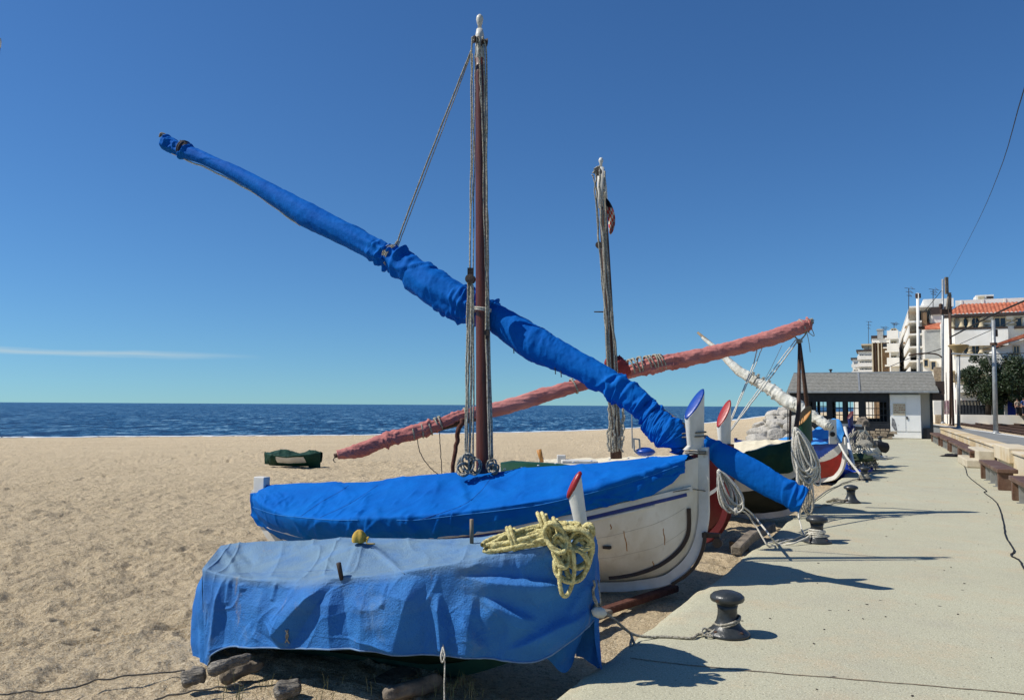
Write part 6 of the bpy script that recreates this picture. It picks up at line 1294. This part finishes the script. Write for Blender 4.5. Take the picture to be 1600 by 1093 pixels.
# balcony floors on the sea-facing side
floors = [(501, 483), (524, 506), (545, 528), (566, 549), (588, 570)]
s_a, s_b = SM + .4, onT(1401, 560, tM)[0]
nb_ = 3; H_ = onS(1441, 524, SM)[1] - onS(1441, 547, SM)[1]
for k, z_ in enumerate([onS(1441, v, SM)[1] for v in (585, 562, 540, 520, 500)]):
    se = s_b - k * 1.0; q = MB(); q.bx(s_a, se, tM - 1.6, tM - .01, z_ - .22, z_); q.bx(s_a, se, tM - 1.62, tM - 1.48, z_ + .0, z_ + 1.05); bal = q.build('balcony', K['plaster'], Mb)
    q = MB()
    for j in range(4):
        sj = s_a + (se - s_a) * (j + .15) / 4; q.bx(sj, sj + (se - s_a) * .16, tM - .06, tM - .015, z_ + .02, z_ + 2.3)
    q.build('balcony_doors', K['glass'], Mb)
    for j in range(3):
        sj = s_a + (se - s_a) * (j + 1) / 3 - .1; q = MB(); q.bx(sj, sj + .18, tM - 1.62, tM - .02, z_ + .02, z_ + 2.5); q.build('balcony_divider', K['plaster'], Mb)
for (sj, z_) in ((s_a + 6, onS(1441, 520, SM)[1]), (s_a + 14, onS(1441, 540, SM)[1])):
    q = MB(); q.add([W(sj, tM - .1, z_ + 2.4), W(sj + 4, tM - .1, z_ + 2.4), W(sj + 4, tM - 1.8, z_ + 1.6), W(sj, tM - 1.8, z_ + 1.6), W(sj, tM - .1, z_ + 2.34), W(sj + 4, tM - .1, z_ + 2.34), W(sj + 4, tM - 1.8, z_ + 1.54), W(sj, tM - 1.8, z_ + 1.54)], [(0, 1, 2, 3), (7, 6, 5, 4), (2, 6, 7, 3), (0, 3, 7, 4), (1, 5, 6, 2)]); q.build('awning', K['awning'], Mb)
z_ = onS(1441, 498, SM)[1]; q = MB(); q.bx(s_a + 1, s_b - 9, tM - 1.4, tM + 1, z_ + 1.7, z_ + 1.9); q.bx(s_a + 3, s_b - 12, tM + .4, tM + 4, z_ + 1.91, z_ + 3.0); q.build('penthouse', K['plaster'], Mb)
# ground storeys seen past the gable
for ua, ub in ((1425, 1429), (1432, 1436)): pass
for (ua, va, ub, vb) in ((1444, 562, 1450, 572), (1455, 565, 1462, 577)): window(Mb, SM - .02, ua, va, ub, vb, K['trim'], 0)
q = MB(); q.bx(SM - 8, SM - 7, onS(1460, 600, SM - 8)[0], onS(1473, 600, SM - 8)[0], -.5, onS(1465, 573, SM - 8)[1]); tag(mods(q.build('garden_wall', K['rubble']), .05).id_data, 'tall brown rubble garden wall showing above the right end of the shed roof', 'wall')
# brown block
SB_ = 150.
Bb = thing('apartment_building', W(SB_ + 6, 2, 0), 'dark brown brick block with white top band and vertical pilasters, above the shed roof', 'building')
ta, za = onS(1363, 526, SB_); tb, _ = onS(1404, 526, SB_)
q = MB(); q.bx(SB_, SB_ + 14, ta, tb, -.5, onS(1363, 530, SB_)[1]); q.build('wall', K['brownbrick'], Bb)
face_box(Bb, 'top_band', K['plaster'], SB_, 1362, 528, 1396, 535, -.35, .34); face_box(Bb, 'roof', K['frame'], SB_, 1361, 524.5, 1394, 528, -.5, 8)
for ua, ub, m in ((1362, 1365, 'plaster2'), (1367, 1369.5, 'frame'), (1371, 1374, 'plaster2'), (1376.5, 1379, 'plaster2')): face_box(Bb, 'pilaster', K[m], SB_, ua, 535, ub, 585, -.5, .48)
face_box(Bb, 'window', K['glass'], SB_, 1379.5, 537, 1392, 541, -.1, .08); face_box(Bb, 'ledge', K['plaster'], SB_, 1379.5, 542.5, 1392, 544, -.4, .38)
q = MB(); t0, z0 = onS(1375.5, 530, SB_); q.bx(SB_ - .6, SB_ + .4, t0 - .45, t0 + .45, z0, onS(1375.5, 514, SB_)[1]); q.bx(SB_ - .7, SB_ + .5, t0 - .6, t0 + .6, onS(1375.5, 516, SB_)[1], onS(1375.5, 515, SB_)[1]); q.build('chimney', K['greyplaster'], Bb)
# balcony tower between brown and white blocks
S3 = 140.
Tb = thing('apartment_building', W(S3 + 5, 3.5, 0), 'narrow white balcony tower between the brown block and the larger white block', 'building')
ta, _ = onS(1391, 540, S3); tb, _ = onS(1404, 540, S3); zt_ = onS(1395, 515, S3)[1]
q = MB(); q.bx(S3, S3 + 10, ta, tb, -.5, zt_); q.build('wall', K['plaster'], Tb)
for v in (528, 548, 570):
    t0, z0 = onS(1386, v, S3); q = MB(); q.bx(S3 - 1.2, S3 - .02, t0, tb, z0, z0 + 1.1); q.bx(S3 - 1.2, S3 - .02, t0 - .3, tb, z0 - .25, z0 - .01); q.build('balcony', K['plaster'], Tb); window(Tb, S3, 1393, v - 14, 1400, v - 2, K['trim'], 1)
# far small buildings
for i, (S4, ua, ub, vt, lab) in enumerate(((185., 1341, 1363, 549, 'grey-white flats with dark balconies left of the brown block'), (185., 1349, 1362, 540, 'small pink-roofed penthouse behind the grey-white flats'), (215., 1332, 1345, 561, 'farthest small white building at the left end of the town'))):
    b_ = thing('apartment_building' if i != 1 else 'penthouse', W(S4 + 5, onS((ua + ub) / 2, 560, S4)[0], 0), lab, 'building'); t0, z1 = onS(ua, vt, S4 + i * .5); t1, _ = onS(ub, vt, S4 + i * .5)
    q = MB(); q.bx(S4 + i * .5, S4 + 10, t0, t1, -.5 if i != 1 else onS(ua, 549, S4)[1], z1); q.build('wall', K['plaster'] if i != 1 else K['plaster2'], b_)
    q = MB(); q.bx(S4 + i * .5 - .8, S4 + 9, t0 - .4, t1 + .3, z1 + .01, z1 + .35); q.build('roof', K['trim'] if i == 1 else K['frame'], b_)
    if i != 1:
        for v in np.arange(vt + 5, 580, 11):
            window(b_, S4 + i * .5, ua + 2, v, ua + (ub - ua) * .38, v + 6, K['plaster'], 1); window(b_, S4 + i * .5, ua + (ub - ua) * .5, v, ub - 2, v + 6, K['plaster'], 2)
            z_ = onS(ua, v + 8, S4)[1]; q = MB(); q.bx(S4 - 1.4, S4 - .03, t0 - .2, t1, z_, z_ + .8); q.build('balcony', K['plaster'], b_)
# aerials
for k, (u, vb, vt, S4, lab) in enumerate(((1357, 545, 502, 185, 'tall thin television aerial on the farthest rooftops'), (1381, 527, 511, 150, 'short television aerial on the brown block'), (1397, 516, 505, 140, 'television aerial on the narrow balcony tower'), (1420, 498, 450, 118, 'television aerial left of the pale railway mast'), (1458, 484, 452, 118, 'television aerial between the pale mast and the tall railway masts'))):
    q = MB(); a, b = W(S4, *onS(u, vb, S4)), W(S4, *onS(u, vt, S4)); q.tube([a, b], .05, 5)
    for f, w_ in ((.98, 1.4), (.86, 1.0), (.74, .7)): c = a.lerp(b, f); q.tube([c + Vector((-w_ * .4, 0, .12)), c + Vector((w_ * .6, .0, -.05))], .03, 4); q.tube([c + Vector((w_ * .3, -.3, 0)), c + Vector((w_ * .3, .3, .3))], .03, 4)
    tag(q.build('television_aerial', K['frame']), lab, 'aerial', 'rooftop aerials')
# fences and panels on the far platform
SF = 100.
fc = thing('railing_fence', W(SF, 9, .85), 'dark station fence with pale upper panels below the cream building', 'fence')
zf0 = .85; t0, t1 = onS(1500, 640, SF)[0], onS(1541, 640, SF)[0]; zt_f = onS(1520, 625, SF)[1]; zm = onS(1520, 632.5, SF)[1]
q = MB(); q.bx(SF, SF + .1, t0, t1, zf0, zm); q.build('lower_panel', K['fencedark'], fc)
q = MB()
for k in range(9): t_ = t0 + (t1 - t0) * k / 8; q.bx(SF - .06, SF + .12, t_ - .06, t_ + .06, zf0, zt_f)
q.bx(SF - .04, SF + .11, t0, t1, zt_f - .1, zt_f); q.build('posts', K['fencedark'], fc)
q = MB(); q.bx(SF + .02, SF + .06, t0, t0 + (t1 - t0) * .72, zm, zt_f - .12); q.build('upper_panel', K['plaster2'], fc)
q = MB(); q.bx(SF - .2, SF + .25, t1 + .1, t1 + .5, .85, zt_f + .1); q.lathe(W(SF, t1 + .3, zt_f + .1), [(.3, 0), (.28, .12), (.05, .2)], 8); tag(q.build('gate_pillar', K['plaster']), 'white gate pillar at the right end of the dark station fence', 'pillar')
t0, t1 = onS(1545, 640, SF)[0], onS(1568, 640, SF)[0]; q = MB(); z1 = onS(1560, 625.5, SF)[1]
for k in range(16): t_ = t0 + (t1 - t0) * k / 15; q.bx(SF - .03, SF + .03, t_ - .06, t_ + .05, .85, z1 - .05 * (k % 2))
q.bx(SF + .031, SF + .08, t0, t1, 1.0, z1 - .1); tag(q.build('board_fence', K['green']), 'dark green board fence under the trees, left of the blue panel', 'fence')
t0, t1 = onS(1570, 640, SF)[0], onS(1587, 640, SF)[0]; q = MB(); q.bx(SF - .02, SF + .05, t0, t0 + .25, .85, z1, 1); q.bx(SF, SF + .1, t0 + .26, t1, .85, z1)
for k in range(5): t_ = t0 + .5 + k * .3; q.bx(SF - .03, SF - .002, t_, t_ + .05, 1.0, z1 - .15)
tag(q.build('blue_panel', [K['doorblue'], K['plaster']]), 'bright blue ribbed station panel with white edge beneath the trees', 'panel')
q = MB(); t0, t1 = onS(1477, 640, SF)[0], onS(1492, 640, SF)[0]; q.bx(SF + 3, SF + 3.1, t0, t1, .85, 2.4); 
for k in range(8): q.bx(SF + 2.9, SF + 2.98, t0 + k * .3, t0 + k * .3 + .1, .85, 2.5)
tag(q.build('flowering_fence', mat('pinkish_fence', (.5, .30, .34), (.6, .55, .5), 3, .9)), 'pale pinkish fence between the railway masts and the cone lamp', 'fence')
# railing on the far platform edge
q = MB(); pr = [p for p in spline([tuple(p) for p in fp], 60)]
for k in range(8, 52): p = Vector(pr[k]); q.tube([p + Vector((-.1, 0, -1.1)), p + Vector((-.1, 0, -.05))], .05, 4)
q.build
# parked: dark screen right of the shed (walls seen between masts)
q = MB(); t0, t1 = onS(1459, 640, 95)[0], onS(1474, 640, 95)[0]; q.bx(95, 95.2, t0, t1, .85, 2.2)
for k in range(10): q.bx(94.9, 94.98, t0 + k * (t1 - t0) / 10, t0 + k * (t1 - t0) / 10 + .07, .85, 2.9)
tag(q.build('station_railing', K['plaster']), 'white station wall with railing just right of the shed corner', 'wall')
# ================= trees =================
def tree(S4, u, vb, vt, wpx, seed, lab, nleaf=5200):
    rr = random.Random(seed); nr = np.random.RandomState(seed); t0, z0 = onS(u, vb, S4); zt = onS(u, vt, S4)[1]; base = W(S4, t0, .85); t = thing('tree', base, lab, 'tree', 'dark leafy trees on the far platform')
    H = zt - .85; Wd = wpx / F * base.y / 2; q = MB(); q.tube([base, base + Vector((.1, 0, H * .25)), base + Vector((-.05, .1, H * .5))], [.30, .24, .16], 10)
    ends = []
    for k in range(9):
        a = k * 2.4; e = base + Vector((math.cos(a) * Wd * .55, math.sin(a) * Wd * .55, H * rr.uniform(.45, .85))); s = base + Vector((0, 0, H * rr.uniform(.22, .42))); q.tube(spline([s, s.lerp(e, .5) + Vector((0, 0, .2)), e], 8), [.13 - .012 * i for i in range(8)], 6); ends.append(e)
    q.build('trunk', K['bark'], t, smooth=True)
    cl = []
    for k in range(85):
        a = rr.uniform(0, 6.28); el = rr.uniform(-.95, 1); r = rr.uniform(.5, 1) ; cz = .56 + .44 * el * r; rad = math.sqrt(max(.02, 1 - el * el)) * r
        cl.append((base + Vector((math.cos(a) * Wd * rad * .92, math.sin(a) * Wd * rad * .92, H * cz)), rr.uniform(.45, .95) * Wd * .34))
    q = MB(); v = []; f = []
    for k in range(nleaf):
        c, r = cl[k % len(cl)]; d = Vector(nr.normal(size=3)).normalized() * r * rr.uniform(.55, 1.05); p = c + d; s = rr.uniform(.07, .15); n = (d.normalized() + Vector(nr.normal(size=3)) * .6).normalized(); x = n.orthogonal().normalized(); y = n.cross(x); a = rr.uniform(0, 6.28); x, y = x * math.cos(a) + y * math.sin(a), y * math.cos(a) - x * math.sin(a)
        o = len(v); v += [p - x * s, p - y * s * .5, p + x * s, p + y * s * .5]; f.append((o, o + 1, o + 2, o + 3))
    q.add(v, f); q.build('crown', K['leafdark'], t)
tree(98.2, 1544, 645, 553, 84, 3, 'left dark leafy tree before the cream building, its crown behind the grey mast', 15000)
tree(97.6, 1592, 645, 558, 80, 5, 'right dark leafy tree over the blue station panel at the photo edge', 15000)
# ================= people =================
def person(u, v, hgt, Y, lab, top, legs, seed, facing=0):
    b = at(u, v, Y); b.z = .85; t = thing('person', b, lab, 'person'); h = hgt; c, s = math.cos(facing), math.sin(facing)
    def sk(name, verts, edges, rad, m, par):
        me = bpy.data.meshes.new(name); vv = [(x * c - y * s, x * s + y * c, z) for x, y, z in [(a * h, b_ * h, z * h) for a, b_, z in verts]]; me.from_pydata(vv, edges, []); me.materials.append(m); o = bpy.data.objects.new(name, me); scene.collection.objects.link(o); o.parent = par; LOC[o.name] = LOC[t.name]
        mo = o.modifiers.new('skin', 'SKIN'); 
        for i, r in enumerate(rad): me.skin_vertices[0].data[i].radius = (r * h, r * h) if not isinstance(r, tuple) else (r[0] * h, r[1] * h)
        me.skin_vertices[0].data[0].use_root = True
        for p in me.polygons: p.use_smooth = True
        sb = o.modifiers.new('sub', 'SUBSURF'); sb.levels = 2; sb.render_levels = 2; mo.use_smooth_shade = True; return o
    V = [(0, 0, .53), (0, 0, .62), (0, 0, .74), (0, 0, .82), (0, 0, .86), (0, .01, .91), (0, .005, .97), (.055, 0, .50), (.06, .015, .28), (.062, 0, .05), (.065, .07, .015), (-.055, 0, .50), (-.06, -.01, .28), (-.062, -.03, .05), (-.065, .04, .015), (.11, 0, .80), (.14, .0, .64), (.15, .05, .50), (.155, .07, .45), (-.11, 0, .80), (-.14, 0, .64), (-.13, .08, .52), (-.12, .11, .48)]
    E_ = [(0, 1), (1, 2), (2, 3), (3, 4), (4, 5), (5, 6), (0, 7), (7, 8), (8, 9), (9, 10), (0, 11), (11, 12), (12, 13), (13, 14), (3, 15), (15, 16), (16, 17), (17, 18), (3, 19), (19, 20), (20, 21), (21, 22)]
    R_ = [.075, .068, .08, .06, .032, .05, .048, .055, .038, .024, .02, .055, .038, .024, .02, .035, .026, .02, .018, .035, .026, .02, .018]
    sk('body', V, E_, R_, K['skin'], t)
    sk('shirt', [(0, 0, .52), (0, 0, .62), (0, 0, .74), (0, 0, .815), (.115, 0, .80), (.143, 0, .66), (-.115, 0, .80), (-.143, 0, .66)], [(0, 1), (1, 2), (2, 3), (3, 4), (4, 5), (3, 6), (6, 7)], [.088, .08, .092, .07, .045, .036, .045, .036], top, t)
    sk('trousers', [(0, 0, .55), (.055, 0, .48), (.06, .015, .28), (.062, 0, .10), (-.055, 0, .48), (-.06, -.01, .28), (-.062, -.03, .10)], [(0, 1), (1, 2), (2, 3), (0, 4), (4, 5), (5, 6)], [.085, .066, .05, .038, .066, .05, .038], legs, t)
    q = MB(); q.lathe(Vector(b) + Vector((0, -.004, .925 * h)), [(.058 * h, 0), (.062 * h, .03 * h), (.05 * h, .07 * h), (.01, .092 * h)], 14); q.build('hair', K['hair'], t, smooth=True)
person(1590, 646, 1.68, 80.0, 'person in tan top and dark trousers standing on the far platform beside the blue panel', K['cloth_tan'], K['cloth_dark'], 1, math.pi)
person(1600, 646, 1.74, 79.0, 'person in a dark blue top half cut off by the right edge of the photo', K['cloth_blue'], K['cloth_dark'], 2, math.pi)
# ================= boulders =================
def rockmesh(seed, i):
    rr = random.Random(seed); n = 12; V = []; ps = [Vector((rr.gauss(0, 1), rr.gauss(0, 1), rr.gauss(0, 1))).normalized() for _ in range(13)]; ds = [rr.uniform(.62, .95) for _ in ps]
    q = MB(); rows = []
    for a in range(n + 1):
        r = []
        for b in range(2 * n):
            t, p = math.pi * a / n, math.pi * b / n; d = Vector((math.sin(t) * math.cos(p), math.sin(t) * math.sin(p), math.cos(t))); k = 1.
            for m_, c in zip(ps, ds):
                x = d.dot(m_)
                if x > .05: k = min(k, c / x)
            r.append([d.x * k, d.y * k * .8, d.z * k * .62])
        rows.append(r)
    q.grid(np.array(rows), closed=True); return q.build('boulder', K['rock'], base=(0, 0, 0))
rocks = [rockmesh(100 + i, i) for i in range(7)]; cnt = 0; rr = random.Random(2)
spots = []
for k in range(150):
    u = rr.uniform(1178, 1262); Y = rr.uniform(36, 66); lim = np.interp(u, [1178, 1200, 1262], [0, .8, 1.0])
    if u < 1200 and rr.random() > lim + .25: continue
    x = (u - CX) / F * Y; g = bz(x, Y); hmax = np.interp(u, [1178, 1205, 1235, 1262], [.15, .9, 1.25, 1.5]) * (1 - abs(Y - 52) / 22) + .1
    spots.append((x, Y, max(g, -.6) + rr.uniform(0, 1) * max(0, hmax + .45), rr.uniform(.28, .72)))
spots.sort(key=lambda s_: s_[1])
for k, (x, y, z, sz) in enumerate(spots):
    src = rocks[k % 7]; o = src if k < 7 else src.copy()
    if k >= 7: scene.collection.objects.link(o)
    o.location = (x, y, z); o.scale = (sz * rr.uniform(.9, 1.4), sz * rr.uniform(.8, 1.2), sz * rr.uniform(.8, 1.2)); o.rotation_euler = (rr.uniform(-.5, .5), rr.uniform(-.5, .5), rr.uniform(0, 6)); tag(o, 'pale grey boulder in the breakwater heap between the beach and the shed', 'boulder', 'boulders of the breakwater heap')
q = MB(); V = []
for f in np.linspace(0, 1, 20):
    u = 1176 + 120 * f; V.append([[(u - CX) / F * Y, Y, -1.0 + (1.5 * math.sin(math.pi * g) * min(1, f * 3 + .1)) + .15 * float(vn(np.array([u * .1, Y * .3, 0]), 4))] for g, Y in zip(np.linspace(0, 1, 16), np.linspace(34, 68, 16))])
q.grid(np.array(V)); tag(q.build('rock_core', K['rock'], smooth=True), 'mass of small stones packed beneath the pale boulders of the breakwater', 'stones')['kind'] = 'stuff'
# ================= logs and timbers =================
def log(a, b, r0, r1, lab, seed, m='driftwood'):
    a, b = Vector(a), Vector(b); n = 30; ring = 26; V = []; T = (b - a).normalized(); X = T.orthogonal().normalized(); Y = T.cross(X)
    for i in range(n):
        f = i / (n - 1); r = (r0 + (r1 - r0) * f) * (min(1, .55 + 4 * min(f, 1 - f)) if 0 < f < 1 else .5); c = a.lerp(b, f); row = []
        for j in range(ring):
            t = 2 * math.pi * j / ring; k = 1 + .28 * float(vn(np.array([math.cos(t) * 2, math.sin(t) * 2, f * 3.5]), seed)) + .10 * float(vn(np.array([math.cos(t) * 9, math.sin(t) * 9, f * 3]), seed + 2)); row.append(list(c + (X * math.cos(t) + Y * math.sin(t)) * r * k))
        V.append(row)
    q = MB(); q.grid(np.array(V), closed=True); q.f += [tuple(range(ring))[::-1], tuple((n - 1) * ring + j for j in range(ring))]; q.mi += [0, 0]; return tag(q.build('log', K[m], smooth=True), lab, 'log', 'logs and timbers under the boats')
gs = -.20
log(gnd(283, 1062, gs + .05), gnd(322, 1050, gs + .08) , .055, .048, 'pale weathered log end poking out below the left corner of the tarpaulin', 1)
log(gnd(325, 1048, gs + .10), gnd(392, 1024, gs + .15), .04, .03, 'grey driftwood branch lying under the stern of the tarpaulin-covered boat', 2)
log(gnd(345, 1058, gs + .03), gnd(410, 1036, gs + .05), .05, .035, 'dark log in the shade under the stern of the tarpaulin-covered boat', 3, 'timber')
log(gnd(428, 1080, gs + .05), gnd(470, 1071, gs + .06), .052, .048, 'short grooved grey log end on the sand in front of the keel', 4)
log(gnd(600, 1087, gs + .03), gnd(690, 1062, gs + .05), .05, .05, 'half-shaded log end under the middle of the tarpaulin-covered boat', 5, 'timber')
q = MB(); q.sweep([gnd(920, 962, gs + .06), gnd(962, 948, gs + .05), gnd(1055, 918, gs + .05)], (0, 0, 1), .06, .09); tag(mods(q.build('skid_timber', K['brownrope']), .01).id_data, 'long reddish skid timber lying under the bow of the white boat', 'timber')
q = MB(); q.sweep([gnd(900, 972, gs + .12), gnd(948, 955, gs + .10)], (0, 0, 1), .05, .12); tag(mods(q.build('skid_timber', K['timber']), .01).id_data, 'short pale board under the bow line of the tarpaulin-covered boat', 'timber')
q = MB(); q.sweep([at(1150, 860, 9.0), at(1172, 838, 9.5), at(1205, 822, 10.2)], (0, 0, 1), .10, .12); tag(mods(q.build('skid_timber', K['timber']), .012).id_data, 'weathered block of timber under the bow of the green-covered boat', 'timber')
q = MB(); q.box(gnd(1155, 852, -.12), (.22, .12, .12), (1, .4, 0), (-.4, 1, 0)); tag(mods(q.build('wood_chock', K['bleached']), .01).id_data, 'pale wooden chock wedged beside the dark red bow', 'chock')
q = MB(); q.tube([at(323, 1048, 5.88), at(325, 1078, 5.86)], .045, 8); tag(q.build('short_post', K['black'], smooth=True), 'short black post below the left corner of the tarpaulin', 'post')
for k, (a, b) in enumerate((((960, 912), (985, 935)), ((1030, 905), (1050, 925)))):
    pass
# chocks under hull A
for k, (x, lab) in enumerate(((1.4, 'dark cradle block under the forward keel of the white boat'), (3.9, 'dark cradle block under the after keel of the white boat'))):
    q = MB(); q.box(hA.P(x, 0, -.19), (.20, .9, .09), hA.a, hA.n, (0, 0, 1)); tag(mods(q.build('cradle_block', K['timber']), .012).id_data, lab, 'cradle block')
for k, (h_, nm, z_) in enumerate(((hC, 'dark red boat', -.21), (hD, 'green-covered boat', -.21), (hE, 'blue and red boat', -.21), (hB, 'tarpaulin-covered boat', -.26))):
    q = MB(); q.box(h_.P(h_.L * .45, 0, z_), (.2, .8, .12), h_.a, h_.n, (0, 0, 1)); tag(mods(q.build('cradle_block', K['timber']), .012).id_data, 'cradle block under the keel of the ' + nm, 'cradle block')
# old rope half buried in sand at the left
q = MB(); q.tube(jit([tuple(gnd(*p, gs + .03)) for p in spline([(0, 1083), (40, 1080), (100, 1076), (150, 1062), (225, 1052), (290, 1047)], 60)], .008, 5), .006, 5); tag(q.build('sand_rope', K['darkrope'], smooth=True), 'thin dark rope half buried in the sand at lower left', 'rope')
q = MB(); q.tube(jit([tuple(gnd(*p, gs + .03)) for p in spline([(240, 1092), (290, 1082), (340, 1073), (380, 1068)], 40)], .008, 5, 4), .006, 5); tag(q.build('sand_rope', K['darkrope'], smooth=True), 'short dark rope on the sand before the grooved log', 'rope')
# dry grass blades by the boat
q = MB(); rr = random.Random(9)
for k in range(90):
    u = rr.choice([rr.uniform(400, 640), rr.uniform(655, 760), rr.uniform(680, 740), rr.uniform(340, 380)]); v = rr.uniform(1066, 1098); g = gnd(u, v, gs); h = rr.uniform(.03, .10); dx = rr.uniform(-.03, .03)
    q.sweep(spline([g, g + Vector((dx * .4, 0, h * .6)), g + Vector((dx, 0, h))], 5), (1, .3, 0), [.004, .0035, .003, .002, .0008], .001)
tag(q.build('dry_grass', K['grass']), 'sparse dry grass blades in the sand before the tarpaulin-covered boat', 'grass')['kind'] = 'stuff'
# scattered leaves and litter bits on the paving
q = MB(); rr = random.Random(19)
for k in range(120):
    s, t = rr.uniform(4.5, 22), rr.uniform(-1.2, 2.6); p = W(s, t, .004); a = rr.uniform(0, 6.3); l = rr.uniform(.006, .022); q.box(p, (l, l * rr.uniform(.3, .8), .004), (math.cos(a), math.sin(a), 0), (-math.sin(a), math.cos(a), 0))
tag(q.build('grit', K['frame']), 'dark grit and dry leaf scraps scattered over the promenade', 'grit')['kind'] = 'stuff'
